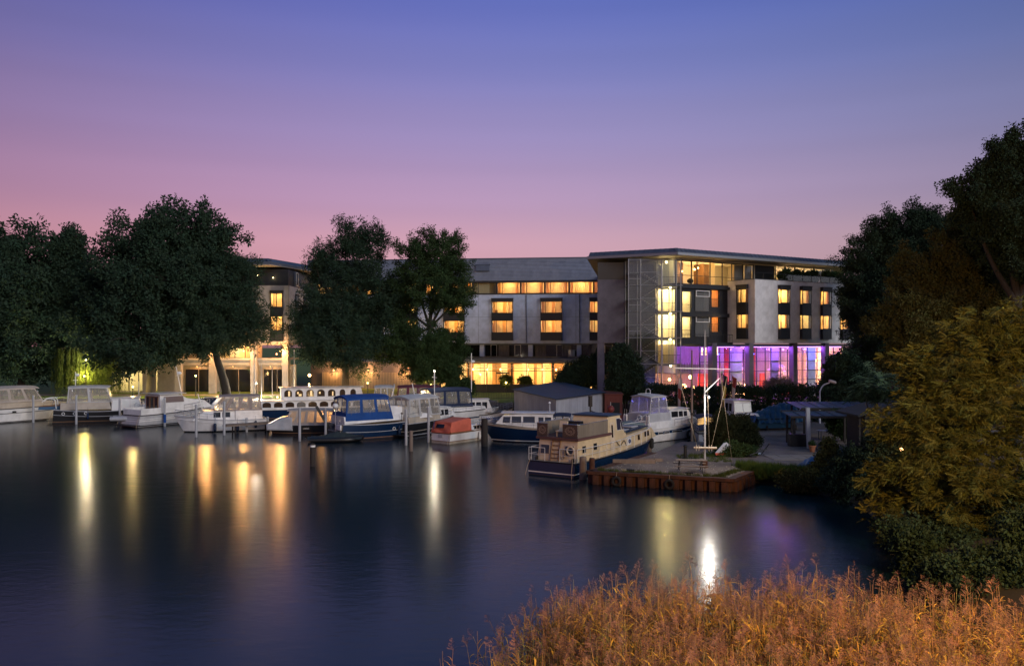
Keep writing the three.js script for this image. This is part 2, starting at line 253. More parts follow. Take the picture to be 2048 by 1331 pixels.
const LEAF = { broad: leafGeo(11, 14, 0.34, 0.2, 0.5), broadBig: leafGeo(12, 12, 0.46, 0.26, 0.6), small: leafGeo(13, 16, 0.2, 0.12, 0.36), tiny: leafGeo(14, 18, 0.13, 0.08, 0.24), narrow: leafGeo(15, 16, 0.4, 0.1, 0.45, { up: 0.6 }) };
function scatter(name, parent, geo, material, items, tint = 0.35, seed = 3) {   // items: [x, y, z, scale, quaternion]
  const R = RNG(seed), m = new THREE.InstancedMesh(geo, material, items.length), mx = new THREE.Matrix4(), c = new THREE.Color(); m.name = name; m.castShadow = m.receiveShadow = true;
  items.forEach(([x, y, z, s, q], i) => { mx.compose(V(x, y, z), q, V(s, s, s)); m.setMatrixAt(i, mx); const k = 1 - tint / 2 + tint * R(); c.setRGB(k * (1 + 0.25 * (R() - 0.5)), k, k * (1 + 0.2 * (R() - 0.5))); m.setColorAt(i, c); });
  m.userData.kind = 'stuff'; parent.add(m); return m;
}
const spin = (R) => new THREE.Quaternion(R() - 0.5, R() - 0.5, R() - 0.5, R() - 0.5).normalize();
// lobes: [x, y, z, rx, ry, rz] about the foot of the tree. Boughs are spread over each lobe, clumps of leaves along each bough.
function crownItems(lobes, { seed = 1, dens = 0.75, per = 11, bough = 0.85, up = 0.35, fill = 0.35, size = 1 }) {
  const R = RNG(seed), G = () => (R() + R() + R() - 1.5) * 1.15, out = [];
  for (const [x, y, z, rx, ry, rz] of lobes) {
    const area = 4 * Math.PI * (((rx * ry) ** 1.6 + (rx * rz) ** 1.6 + (ry * rz) ** 1.6) / 3) ** (1 / 1.6), nb = Math.max(4, Math.round(area * dens / (bough * bough)));
    for (let b = 0; b < nb * (1 + fill); b++) {
      const th = R() * 6.2832, cy = R() * 2 - 1, sy = Math.sqrt(1 - cy * cy), d = V(Math.cos(th) * sy, cy, Math.sin(th) * sy), inner = b >= nb;
      const lump = 0.84 + 0.36 * Math.sin(d.x * 4.1 + seed) * Math.sin(d.y * 4.7 + x) * Math.sin(d.z * 3.9 + seed * 2) + 0.1 * Math.sin(d.x * 9 + d.y * 11 + seed);
      const k = inner ? 0.25 + 0.45 * R() : Math.min(1.08, lump) * (0.82 + 0.26 * R()) + (R() < 0.12 ? 0.12 : 0), c = V(x + d.x * rx * k, y + d.y * ry * k, z + d.z * rz * k), ax = d.clone().add(V(0, up, 0)).normalize();
      const n = inner ? per * 0.6 : per * (0.6 + 0.8 * R()), len = bough * (0.7 + 0.9 * R());
      for (let i = 0; i < n; i++) { const t = (R() - 0.35) * len * 1.3; out.push([c.x + ax.x * t + G() * bough * 0.4, c.y + ax.y * t + G() * bough * 0.33, c.z + ax.z * t + G() * bough * 0.4, size * (0.65 + 0.7 * R()), spin(R)]); }
    }
  }
  return out;
}
function treeAt(name, label, cat, base, lobes, o = {}) {
  const t = thing(name, label, cat, base, 0, o.group), R = RNG((o.seed ?? 1) * 17 + 5), r = o.r ?? 0.35, tr = o.trunk ?? [[0, -0.3, 0], [0.1, 2, 0.1], [0, 5, 0]], top = tr[tr.length - 1], limbs = [taper(tr, r * 1.25, r * 0.7, 10)];
  for (const [x, y, z, rx, ry] of lobes) {
    limbs.push(taper([top, [lerp(top[0], x, 0.5) + (R() - 0.5) * 0.6, lerp(top[1], y, 0.45), lerp(top[2], z, 0.5)], [x, y, z], [x + (R() - 0.5) * rx * 0.5, y + ry * 0.6, z]], r * 0.55, r * 0.08, 6));
    for (let k = 0; k < 4; k++) { const a = R() * 6.28; limbs.push(taper([[x, y - ry * 0.3, z], [x + Math.cos(a) * rx * 0.35, y + ry * (R() * 0.4 - 0.1), z + Math.sin(a) * rx * 0.35], [x + Math.cos(a) * rx * 0.8, y + ry * (R() * 0.7 - 0.2), z + Math.sin(a) * rx * 0.8]], r * 0.22, r * 0.04, 5)); }
  }
  mesh('trunk', limbs, o.bark ?? M.bark, t);
  scatter('crown', t, o.geo ?? LEAF.broad, o.mat, crownItems(lobes, { seed: o.seed, ...o }), o.tint ?? 0.22, o.seed);
  return t;
}
// lobes given where the photograph shows them: [px, py, radius px across, radius px up, depth offset m] at depth d
const lobesAt = (base, d, list) => list.map(([px, py, rw, rh, dz = 0]) => { const k = (d - dz) / FOCAL; return [WX(px, d - dz) - base[0], WY(py, d - dz) - base[1], dz, rw * k, rh * k, Math.max(rw, rh * 0.7) * k * 0.8]; });
const leafDark = leafMat(0.03, 0.052, 0.032), leafMid = leafMat(0.036, 0.062, 0.024), leafCool = leafMat(0.03, 0.052, 0.032), leafOliveLit = leafMat(0.085, 0.085, 0.028), leafGold = leafMat(0.11, 0.115, 0.032), leafBlack = leafMat(0.032, 0.05, 0.028), leafLime = leafMat(0.09, 0.12, 0.03, { transmission: 0.35, roughness: 0.9 });  // olive tone raised to paint in sodium light that falls off before the tree
const GT = 'park trees along the hotel shore';
{
  const T = (name, label, px, d, list, o, by = HG) => { const b = [WX(px, d), by, -d]; return treeAt(name, label, 'tree', b, lobesAt(b, d, list), o); };
  T('park_tree', 'tall dark broad tree at the far left edge of the shore', 40, 113, [[45, 520, 75, 75, 0], [10, 600, 90, 90, 2], [95, 610, 70, 90, -2], [40, 690, 100, 70, 0], [-60, 560, 80, 110, 0], [-40, 680, 90, 90, 3]], { seed: 3, mat: leafDark, group: GT, r: 0.5, trunk: [[0, -0.3, 0], [0.3, 3, 0], [0, 7, 0]], bough: 1.6, dens: 0.62, fill: 0.12, per: 15, geo: LEAF.broadBig });
  T('park_tree', 'slender dark tree between the edge tree and the large round crown', 150, 114, [[140, 520, 28, 60, 0], [150, 600, 50, 70, 0], [165, 680, 55, 60, 0]], { seed: 4, mat: leafDark, group: GT, r: 0.35, bough: 0.9, geo: LEAF.broad });
  T('park_tree', 'largest tree with a high rounded crown left of the lit colonnade', 300, 109.5, [[370, 480, 90, 85, 0], [300, 510, 95, 75, 2], [240, 560, 70, 75, 0], [420, 500, 50, 60, -1], [310, 610, 110, 80, 3], [200, 640, 60, 70, 1], [270, 690, 95, 50, 4], [360, 660, 60, 46, 2], [350, 570, 95, 70, 4]], { seed: 5, mat: leafCool, group: GT, r: 0.55, trunk: [[0, -0.3, 0], [0.2, 3, 0], [0.1, 7, 0]], bough: 1.55, dens: 0.62, fill: 0.12, per: 17, geo: LEAF.broad });
  T('leaning_tree', 'leaning dark trunk tree in front of the lit colonnade', 455, 108, [[480, 560, 36, 50, 0], [505, 635, 38, 30, 0], [440, 620, 70, 50, 1], [495, 668, 38, 30, 0], [420, 670, 60, 36, 0], [455, 555, 40, 50, 0], [400, 650, 60, 60, 2]], { seed: 6, mat: leafCool, group: GT, r: 0.5, bark: M.trunkDark, trunk: [[0, -0.3, 0], [-0.5, 2.2, 0], [-1.5, 5.5, 0], [-1.7, 7.5, 0]], bough: 0.9, up: 0.5, dens: 0.42, fill: 0.1, geo: LEAF.narrow });
  T('park_tree', 'wide spiky-topped tree left of the restaurant terrace', 690, 112, [[715, 525, 58, 70, 0], [650, 560, 40, 60, 0], [655, 640, 75, 65, 2], [735, 600, 70, 75, 0], [620, 660, 50, 50, 0], [690, 690, 95, 50, 2], [770, 660, 55, 70, 0], [690, 480, 22, 32, 0], [640, 520, 16, 36, 0], [740, 485, 28, 30, 0]], { seed: 7, mat: leafCool, group: GT, r: 0.5, up: 0.9, bough: 1.35, dens: 0.6, fill: 0.12, per: 16, geo: LEAF.narrow });
  T('park_tree', 'round-headed tree with open branches before the lit hotel windows', 850, 112, [[870, 505, 58, 46, 0], [830, 530, 45, 50, 1], [905, 540, 35, 45, -1], [865, 580, 70, 40, 1], [912, 600, 34, 36, 0], [800, 600, 40, 40, 0], [850, 690, 70, 40, 2], [905, 690, 30, 34, 0], [810, 690, 40, 50, 2]], { seed: 8, mat: leafMid, group: GT, r: 0.42, trunk: [[0, -0.3, 0], [0.4, 4, 0], [0.6, 9, 0]], bough: 0.85, dens: 0.46, fill: 0.1, geo: LEAF.small, per: 13 });
  T('young_tree', 'small light green tree below the round-headed tree', 880, 108.5, [[868, 700, 24, 26, 0], [850, 735, 35, 26, 0], [895, 735, 30, 28, 0]], { seed: 9, mat: leafMid, r: 0.18, trunk: [[0, -0.3, 0], [0, 1, 0], [0, 2, 0]], bough: 0.6, geo: LEAF.small });
  T('broad_tree', 'dark-leaved broad tree beside the right end of the hotel', 1790, 98, [[1820, 470, 75, 55, 0], [1760, 520, 75, 60, 0], [1720, 590, 40, 60, 1], [1790, 600, 95, 80, 2], [1730, 650, 36, 50, 0], [1860, 480, 45, 60, 0], [1780, 690, 70, 50, 0]], { seed: 10, mat: leafBlack, r: 0.5, trunk: [[0, -0.3, 0], [0.1, 3, 0], [0.2, 6, 0]], bough: 0.9, dens: 0.9, geo: LEAF.small, per: 14 }, 1.4);
  T('olive_tree', 'dull olive tree spreading behind the dark shed', 1940, 74, [[1900, 560, 110, 70, 0], [1960, 500, 90, 70, 0], [1850, 650, 90, 70, 3], [1960, 660, 120, 90, 3], [1830, 720, 60, 50, 2], [2040, 600, 90, 120, 0]], { seed: 11, mat: leafOliveLit, r: 0.45, trunk: [[0, -0.3, 0], [0.1, 2, 0], [0.2, 4, 0]], bough: 0.75, dens: 0.85, geo: LEAF.small, per: 13 }, 1.0);
  T('tall_tree', 'tallest dark tree rising out of the right edge', 2030, 66, [[2035, 340, 70, 80, 0], [1940, 400, 42, 40, 0], [2010, 430, 90, 60, 0], [2060, 480, 80, 90, 0], [1985, 370, 40, 40, 0]], { seed: 12, mat: leafBlack, r: 0.5, trunk: [[0, -0.3, 0], [0.1, 5, 0], [0.2, 11, 0]], bough: 0.6, dens: 0.6, fill: 0.25, geo: LEAF.small, per: 12 }, 1.0);
  T('leafy_shrub', 'bright leafy shrub growing left of the feathery golden tree', 1880, 50, [[1880, 760, 50, 40, 0], [1860, 830, 50, 50, 0], [1830, 880, 40, 40, 1]], { seed: 13, mat: leafMat(0.08, 0.09, 0.03), r: 0.12, trunk: [[0, -0.3, 0], [0, 0.8, 0], [0, 1.5, 0]], bough: 0.5, geo: LEAF.tiny, per: 12 }, 1.0);
}
{ // the feathery golden tree on the near right bank, under the street light
  const d = 40, b = [WX(2030, d), 0.7, -d], t = thing('feathery_tree', 'feathery golden tree leaning over the water, lit by a street light', 'tree', b), lobes = lobesAt(b, d, [[1960, 720, 95, 90, 0], [1900, 760, 90, 75, 1], [2030, 680, 80, 80, 0], [1870, 850, 110, 80, 2], [1990, 850, 120, 110, 2], [1850, 960, 100, 75, 2], [1960, 980, 130, 100, 3], [1880, 1060, 95, 60, 2], [2040, 1060, 110, 90, 2], [1815, 1010, 55, 60, 1], [1840, 1090, 60, 50, 2]]);
  const limbs = [taper([[0, -0.5, 0], [-0.2, 3, 0.2], [-0.4, 6, 0], [-0.3, 9.5, 0]], 0.42, 0.14, 10)]; for (const [x, y, z] of lobes) limbs.push(taper([[-0.2, y * 0.55 + 0.8, 0], [x * 0.5, y * 0.95, z * 0.5], [x * 1.25, y, z * 1.2]], 0.16, 0.03, 6));
  mesh('trunk', limbs, M.bark, t);
  const R = RNG(77), items = [], geo = mergeGeometries([frondGeo(1, 0.4, 10, 0.14, 0.036, 0.2), frondGeo(2, 0.34, 8, 0.13, 0.036, 0.3).rotateY(0.7).rotateX(0.3), frondGeo(3, 0.34, 8, 0.13, 0.036, 0.25).rotateY(-0.7).rotateX(-0.3)]);
  for (const [x, y, z, rx, ry, rz] of lobes) for (let k = 0; k < rx * ry * 19; k++) {
    // one bough: a flat, drooping fan of feathered sprays that leaves dark gaps to the next
    const th = R() * 6.2832, cy = R() * 1.75 - 0.75, sy = Math.sqrt(Math.max(0, 1 - cy * cy)), q = 0.5 + 0.52 * R() ** 0.7 + 0.16 * Math.sin(th * 4 + cy * 7 + x), c = V(x + Math.cos(th) * sy * rx * q, y + cy * ry * q, z + Math.sin(th) * sy * rz * q), L = 0.7 + 0.9 * R(), dir = V(Math.cos(th), 0.1 + 0.35 * (R() - 0.3), Math.sin(th)), sd = V(-Math.sin(th), 0, Math.cos(th)), n = 9 + 8 * R();
    for (let i = 0; i < n; i++) { const t = R(), w = (R() - 0.5) * (0.5 + 0.5 * t) * L, p = c.clone().addScaledVector(dir, (t - 0.4) * L).addScaledVector(sd, w); p.y += -t * t * 0.16 * L - Math.abs(w) * 0.2 + (R() - 0.5) * 0.5; items.push([p.x, p.y, p.z, 0.6 + 0.7 * R(), new THREE.Quaternion().setFromEuler(new THREE.Euler((R() - 0.5) * 1.5, -th - w * 0.9 + (R() - 0.5) * 1.4, 0.1 - t * 0.3 + (R() - 0.5) * 1.5, 'YXZ'))]); }
  }
  scatter('crown', t, geo, leafGold, items, 0.6, 9);
}
{ // weeping willow
  const d = 113, b = [WX(175, d), HG, -d], t = thing('willow_tree', 'weeping willow with hanging shoots lit yellow by a lamp', 'tree', b), R = RNG(31), items = [];
  mesh('trunk', [taper([[0, -0.3, 0], [0.2, 2.5, 0], [0, 5, 0]], 0.4, 0.25, 9), ...Array.from({ length: 9 }, (_, k) => { const a = k / 9 * 6.28; return taper([[0, 4.6, 0], [Math.cos(a) * 2, 6.4, Math.sin(a) * 2], [Math.cos(a) * 4, 6.2, Math.sin(a) * 3.4]], 0.16, 0.04, 6); })], M.bark, t);
  for (let k = 0; k < 1100; k++) { const a = R() * 6.28, q = Math.sqrt(R()) * 4.4, top = 6.6 - q * 0.15 + (R() - 0.5) * 1.2; if (R() < 0.55) { const e = new THREE.Quaternion().setFromEuler(new THREE.Euler((R() - 0.5) * 0.2, R() * 6, (R() - 0.5) * 0.2)); items.push([Math.cos(a) * q, top, Math.sin(a) * q * 0.85, 0.8 + 0.8 * R(), e]); } else items.push([Math.cos(a) * q, top - 2.2 * R(), Math.sin(a) * q * 0.85, 0.7 + 0.6 * R(), new THREE.Quaternion().setFromEuler(new THREE.Euler((R() - 0.5) * 0.2, R() * 6, 0))]); }
  scatter('crown', t, strandGeo(4, 34, 3.4), leafLime, items, 0.4, 5);
}
// hedges and shrubs
function shrub(name, label, base, lobes, o) { const t = thing(name, label, o.cat ?? 'shrub', base, 0, o.group), R = RNG(o.seed * 3); mesh('stem', Array.from({ length: 5 }, (_, k) => taper([[(R() - 0.5) * 0.3, -0.2, (R() - 0.5) * 0.3], [(R() - 0.5) * 0.8, lobes[0][1] * 0.5, (R() - 0.5) * 0.8], [lobes[k % lobes.length][0], lobes[k % lobes.length][1], lobes[k % lobes.length][2]]], 0.07, 0.02, 5)), M.bark, t); scatter('foliage', t, o.geo ?? LEAF.small, o.mat ?? leafMid, crownItems(lobes, { bough: 0.45, dens: 0.8, per: 10, ...o }), 0.5, o.seed); return t; }
{
  const S = (name, label, px, d, by, list, o) => { const b = [WX(px, d), by, -d]; return shrub(name, label, b, lobesAt(b, d, list), o); };
  S('shrub', 'wide dark shrub in front of the restaurant glazing', 1160, 104, HG, [[1150, 755, 30, 24], [1175, 745, 26, 26], [1195, 730, 12, 26], [1130, 768, 18, 14]], { seed: 21, mat: leafDark });
  S('conifer_shrub', 'tall dark shrub below the glass stair tower', 1252, 94, HG - 0.6, [[1245, 730, 26, 36], [1262, 765, 30, 30], [1240, 775, 26, 22]], { seed: 22, mat: leafDark });
  S('shrub', 'clipped round shrub at the left end of the terrace', 925, 108, HG, [[925, 775, 22, 16], [905, 778, 14, 12]], { seed: 23, mat: leafMid });
  S('conifer_shrub', 'dark shrub in front of the right end of the lounge', 1690, 92, 1.6, [[1690, 745, 34, 40], [1710, 770, 36, 26], [1670, 775, 26, 20]], { seed: 24, mat: leafDark });
  S('flowering_shrub', 'pale flowering shrub before the lounge glazing', 1560, 95, HG, [[1545, 772, 18, 10], [1570, 772, 16, 9]], { seed: 25, mat: leafMat(0.16, 0.13, 0.14), geo: LEAF.tiny });
  S('round_bush', 'dense round evergreen bush beside the flagpole', 1465, 67, YG, [[1465, 868, 44, 38], [1450, 885, 34, 26], [1485, 885, 26, 24]], { seed: 26, mat: leafMat(0.028, 0.034, 0.016), geo: LEAF.tiny, bough: 0.35, dens: 1 });
  S('shrub', 'low rose shrub in front of the round bush', 1475, 62.5, YG, [[1470, 905, 32, 12], [1440, 918, 22, 8], [1490, 912, 20, 10]], { seed: 27, mat: leafMid, geo: LEAF.tiny, bough: 0.3 });
  S('topiary_bush', 'square clipped bush by the dark shed wall', 1685, 72, YG, [[1680, 848, 22, 20], [1690, 852, 20, 18]], { seed: 28, mat: leafMid, geo: LEAF.tiny, bough: 0.3 });
  S('conifer_shrub', 'small pointed conifer by the blue tarpaulin heap', 1658, 53, YG, [[1658, 915, 14, 28], [1650, 945, 26, 22], [1668, 940, 20, 20]], { seed: 29, mat: leafOliveLit, geo: LEAF.tiny, bough: 0.3 });
  S('bank_bush', 'dark brown bush on the bank at the water stake', 1620, 51.8, 0.4, [[1620, 962, 34, 12], [1590, 964, 26, 9]], { seed: 30, mat: leafOliveLit, geo: LEAF.tiny, bough: 0.35 });
  S('bank_bush', 'dark green bush overhanging the bank right of the stake', 1715, 48, 0.4, [[1710, 940, 46, 36], [1750, 950, 40, 40], [1690, 965, 36, 22], [1770, 900, 34, 40]], { seed: 31, mat: leafDark, geo: LEAF.tiny, bough: 0.4 });
  S('bank_bush', 'low dark undergrowth at the foot of the feathery tree', 1900, 36, 0.4, [[1850, 1090, 60, 40], [1930, 1110, 80, 60], [2010, 1130, 80, 70], [2050, 1060, 70, 90]], { seed: 32, mat: leafDark, geo: LEAF.tiny, bough: 0.45 });
  S('bank_bush', 'dark undergrowth behind the reeds at the right edge', 2000, 30, 0.3, [[1930, 1160, 70, 50], [2010, 1170, 80, 60], [2080, 1120, 80, 90]], { seed: 33, mat: leafDark, geo: LEAF.tiny, bough: 0.4 });
  S('bank_bush', 'low dark bush at the waterline left of the feathery tree foot', 1850, 33, 0.2, [[1850, 1130, 50, 34], [1810, 1080, 30, 30]], { seed: 34, mat: leafDark, geo: LEAF.tiny, bough: 0.4 });
  const sb = [WX(1755, 58), YG + 0.3, -58], st = thing('sumac_shrub', 'pale feather-leaved sumac above the dark shed roof', 'shrub', sb), SR = RNG(61), it = [];
  const heads = lobesAt(sb, 58, [[1755, 770, 46, 36], [1730, 785, 24, 18], [1780, 790, 26, 16]]);
  mesh('stem', heads.map(([x, y, z]) => taper([[0, -0.3, 0], [x * 0.5, y * 0.5, z], [x, y, z]], 0.08, 0.03, 6)), M.bark, st);
  for (const [x, y, z, rx, ry, rz] of heads) for (let k = 0; k < 130; k++) { const a = SR() * 6.28, q = Math.sqrt(SR()); it.push([x + Math.cos(a) * rx * q * 0.7, y + (SR() - 0.5) * ry * 1.4, z + Math.sin(a) * rz * q * 0.7, 0.8 + 0.5 * SR(), new THREE.Quaternion().setFromEuler(new THREE.Euler(0, -a, 0.5 - q * 0.6, 'YXZ'))]); }
  scatter('foliage', st, frondGeo(8, 0.75, 10, 0.26, 0.07, 0.35), leafMat(0.075, 0.11, 0.06), it, 0.4, 4);
}
function hedge(name, label, A, B, h, w, y, o) {                 // a clipped hedge between two points
  const dx = B[0] - A[0], dz = B[1] - A[1], L = Math.hypot(dx, dz), t = thing(name, label, 'hedge', [(A[0] + B[0]) / 2, y, (A[1] + B[1]) / 2], -Math.atan2(dz, dx) * 180 / Math.PI), R = RNG(o.seed), it = [];
  mesh('stems', Array.from({ length: Math.round(L / 1.2) }, (_, i) => rod([-L / 2 + 0.6 + i * 1.2, -0.2, 0], [-L / 2 + 0.6 + i * 1.2 + (R() - 0.5) * 0.3, h * 0.9, 0], 0.05, 5)), M.bark, t);
  const n = L * h * (o.n ?? 40); for (let k = 0; k < n; k++) { const f = R(), x = (R() - 0.5) * L; let yy = R() * h, z = w / 2 * (0.75 + 0.3 * R()); if (f > 0.8) { yy = h * (0.93 + 0.1 * R()); z = (R() - 0.5) * w; } else if (f > 0.62) z *= R() * 1.6 - 0.8; yy += 0.16 * Math.sin(x * 0.9 + o.seed) + 0.1 * Math.sin(x * 2.3); it.push([x, Math.max(0.05, yy), z, 0.7 + 0.6 * R(), spin(R)]); }
  scatter('foliage', t, o.geo ?? LEAF.small, o.mat ?? leafDark, it, 0.5, o.seed); return t;
}
hedge('hedge', 'long tall clipped hedge between boat yard and lounge', [13.5, -91.5], [37, -90], 3.4, 1.6, 0.85, { seed: 41 });
hedge('hedge', 'lower dark hedge running to the right behind the street lamp', [37.2, -90], [60, -84], 3.2, 1.6, 0.85, { seed: 42 });
{ // grass on the banks: nobody could count it
  const R = RNG(55), geo = new THREE.BufferGeometry(), pos = [];
  for (let i = 0; i < 9; i++) { const a = R() * 6.28, x = (R() - 0.5) * 0.12, z = (R() - 0.5) * 0.12, h = 0.25 + 0.25 * R(), l = 0.12 * R(), s = 0.012; pos.push(x - s * Math.sin(a), 0, z + s * Math.cos(a), x + s * Math.sin(a), 0, z - s * Math.cos(a), x + Math.cos(a) * l, h, z + Math.sin(a) * l); }
  geo.setAttribute('position', new THREE.Float32BufferAttribute(pos, 3)); geo.computeVertexNormals(); geo.setAttribute('uv', new THREE.Float32BufferAttribute(new Float32Array(pos.length / 3 * 2), 2));
  const it = []; for (let k = 0; k < 5200; k++) { const u = R(), x = lerp(15.2, 20.5, u) + (R() - 0.5) * 0.6, z = -lerp(55.6, 52, u) + (R() - 0.5) * 2.6 - 0.6; it.push([x, 0.3 + 0.45 * R(), z, 0.8 + 0.9 * R(), new THREE.Quaternion().setFromAxisAngle(V(0, 1, 0), R() * 6)]); }
  const rough = new THREE.Group(); const g = scatter('bank_grass', scene, geo, leafMat(0.06, 0.095, 0.02), it, 0.5, 6); kind(g, 'stuff', 'green grass tufts on the bank beside the jetty');
}
{ // reeds in the foreground: dry stalks, bent leaves and plumes
  const reed = (seed) => {
    const R = RNG(seed), stem = [], pos = [], h = 2.5; const lean = (R() - 0.5) * 0.5, bend = (y) => [lean * (y / h) ** 2 * 0.6, y, (R() - 0.5) * 0.01];
    const pts = [0, 0.8, 1.6, 2.3, h].map((y) => bend(y)); stem.push(taper(pts, 0.012, 0.005, 4).toNonIndexed());
    for (let i = 0; i < 8; i++) { const y = 0.5 + i * 0.22 + R() * 0.1, a = R() * 6.28, L = 0.45 + 0.4 * R(), w = 0.013 + 0.012 * R(), p0 = V(...bend(y)), sd = V(-Math.sin(a), 0, Math.cos(a)), P = (t) => V(p0.x + Math.cos(a) * L * t * 0.75, y + L * (0.75 * t - 0.9 * t * t * (0.5 + 0.6 * ((i * 37) % 10) / 10)), p0.z + Math.sin(a) * L * t * 0.75); let prev = P(0), pw = w * 0.6; for (let k = 1; k <= 4; k++) { const q = P(k / 4), qw = k === 4 ? 0.001 : w * (1 - k / 6); const A = prev.clone().addScaledVector(sd, pw), B = prev.clone().addScaledVector(sd, -pw), Cc = q.clone().addScaledVector(sd, qw), D = q.clone().addScaledVector(sd, -qw); for (const v of [A, B, Cc, B, D, Cc]) pos.push(v.x, v.y, v.z); prev = q; pw = qw; } }
    const leaves = new THREE.BufferGeometry(); leaves.setAttribute('position', new THREE.Float32BufferAttribute(pos, 3)); leaves.computeVertexNormals();
    const pp = []; const top = V(...bend(h)); for (let i = 0; i < 46; i++) { const t = R(), y = top.y - 0.08 + t * 0.34, a = R() * 6.28, L = 0.05 + 0.13 * (1 - t), p = V(top.x + lean * 0.3 * t, y, 0), e = V(p.x + Math.cos(a) * L + lean * 0.1, y + L * (0.6 - 0.5 * R()) , Math.sin(a) * L), s = V(-Math.sin(a), 0.3, Math.cos(a)).multiplyScalar(0.006); for (const v of [p, e.clone().add(s), e.clone().sub(s)]) pp.push(v.x, v.y, v.z); }
    const plume = new THREE.BufferGeometry(); plume.setAttribute('position', new THREE.Float32BufferAttribute(pp, 3)); plume.computeVertexNormals();
    const col = (g, r, gg, b) => { const n = g.attributes.position.count, a = new Float32Array(n * 3); for (let i = 0; i < n; i++) a.set([r, gg, b], i * 3); g.setAttribute('color', new THREE.BufferAttribute(a, 3)); return g; };
    return [[col(stem[0], [0.42, 0.3, 0.38, 0.24, 0.4, 0.33][seed % 6], [0.26, 0.17, 0.24, 0.2, 0.22, 0.18][seed % 6], 0.09), col(leaves, [0.5, 0.34, 0.44, 0.2, 0.5, 0.3][seed % 6], [0.33, 0.19, 0.29, 0.18, 0.29, 0.16][seed % 6], [0.05, 0.035, 0.045, 0.035, 0.035, 0.03][seed % 6])], col(plume, 0.24, 0.12, 0.08)];
  };
  const m = new THREE.MeshStandardMaterial({ vertexColors: true, roughness: 0.8, side: THREE.DoubleSide }), R = RNG(99);
  for (let v = 0; v < 6; v++) {
    const [sl, pl] = reed(200 + v * 13), geoP = flat([...sl, pl]), geoN = flat(sl), A = [], B = [];
    for (let k = 0; k < 2500; k++) {
      const u = R(), x = lerp(-1.6, 22, u), zf = lerp(-20.5, -24.2, clamp((x + 1.2) / 2.6)) + (x > 7 ? (x - 7) * 0.28 : 0), z = zf + R() ** 0.8 * 9, edge = x - lerp(-1.0, -0.2, clamp((-z - 15) / 8)), clump = N1(x * 0.9 + 30, -z * 0.9, 64); if (edge < 0 ? R() > 0.05 : R() > 0.35 + 0.4 * clamp(edge / 2) + 0.5 * (clump - 0.4)) continue;
      const s = (0.62 + 0.36 * R() + 0.22 * clump) * (0.8 + 0.2 * clamp(edge / 2.5)), it = [x, 0, z, s, new THREE.Quaternion().setFromEuler(new THREE.Euler((R() - 0.5) * (R() < 0.15 ? 1.1 : 0.35), R() * 6.28, (R() - 0.5) * (R() < 0.15 ? 1.1 : 0.35)))];
      (R() < 0.42 ? A : B).push(it);
    }
    kind(scatter('reeds', scene, geoP, m, A, 0.9, v), 'stuff', 'dry golden reeds with feathery plumes in the foreground').name = numbered('plumed_reeds');
    kind(scatter('reeds', scene, geoN, m, B, 0.9, v + 9), 'stuff', 'dense dry reed stalks and bent leaves in the foreground').name = numbered('dry_reeds');
  }
}
// ================================================================ the hotel
const WARM = [1, 0.59, 0.21], YELLOW = [1, 0.72, 0.3], ORANGE = [1, 0.46, 0.13];
function pleat(w, h, x, y, z, folds, amp = 0.05) { return sheet((u, v) => [x + (u - 0.5) * w, y + v * h, z + amp * Math.sin(u * folds * 6.2832) + amp * 0.4 * Math.sin(u * folds * 2.7 + x)], Math.max(8, folds * 6), 1); }
function shell(x0, x1, y0, y1, z0, z1, t = 0.08) { return [span(x0 - t, x1 + t, y0 - t, y1 + t, z0 - t, z0), span(x0 - t, x0, y0, y1, z0, z1), span(x1, x1 + t, y0, y1, z0, z1), span(x0 - t, x1 + t, y0 - t, y0, z0, z1), span(x0 - t, x1 + t, y1, y1 + t, z0, z1)]; }   // five sides of a room, open to +z
function litRoom(p, x0, x1, y0, y1, zf, depth, I, col = WARM, wallMat = M.roomWall) { mesh('room_shell', shell(x0, x1, y0, y1, zf - depth, zf), wallMat, p); lamp(p, [(x0 + x1) / 2 + 0.1, y1 - 0.35, zf - depth * 0.55], col, I, 0.1, 'ceiling_lamp'); }
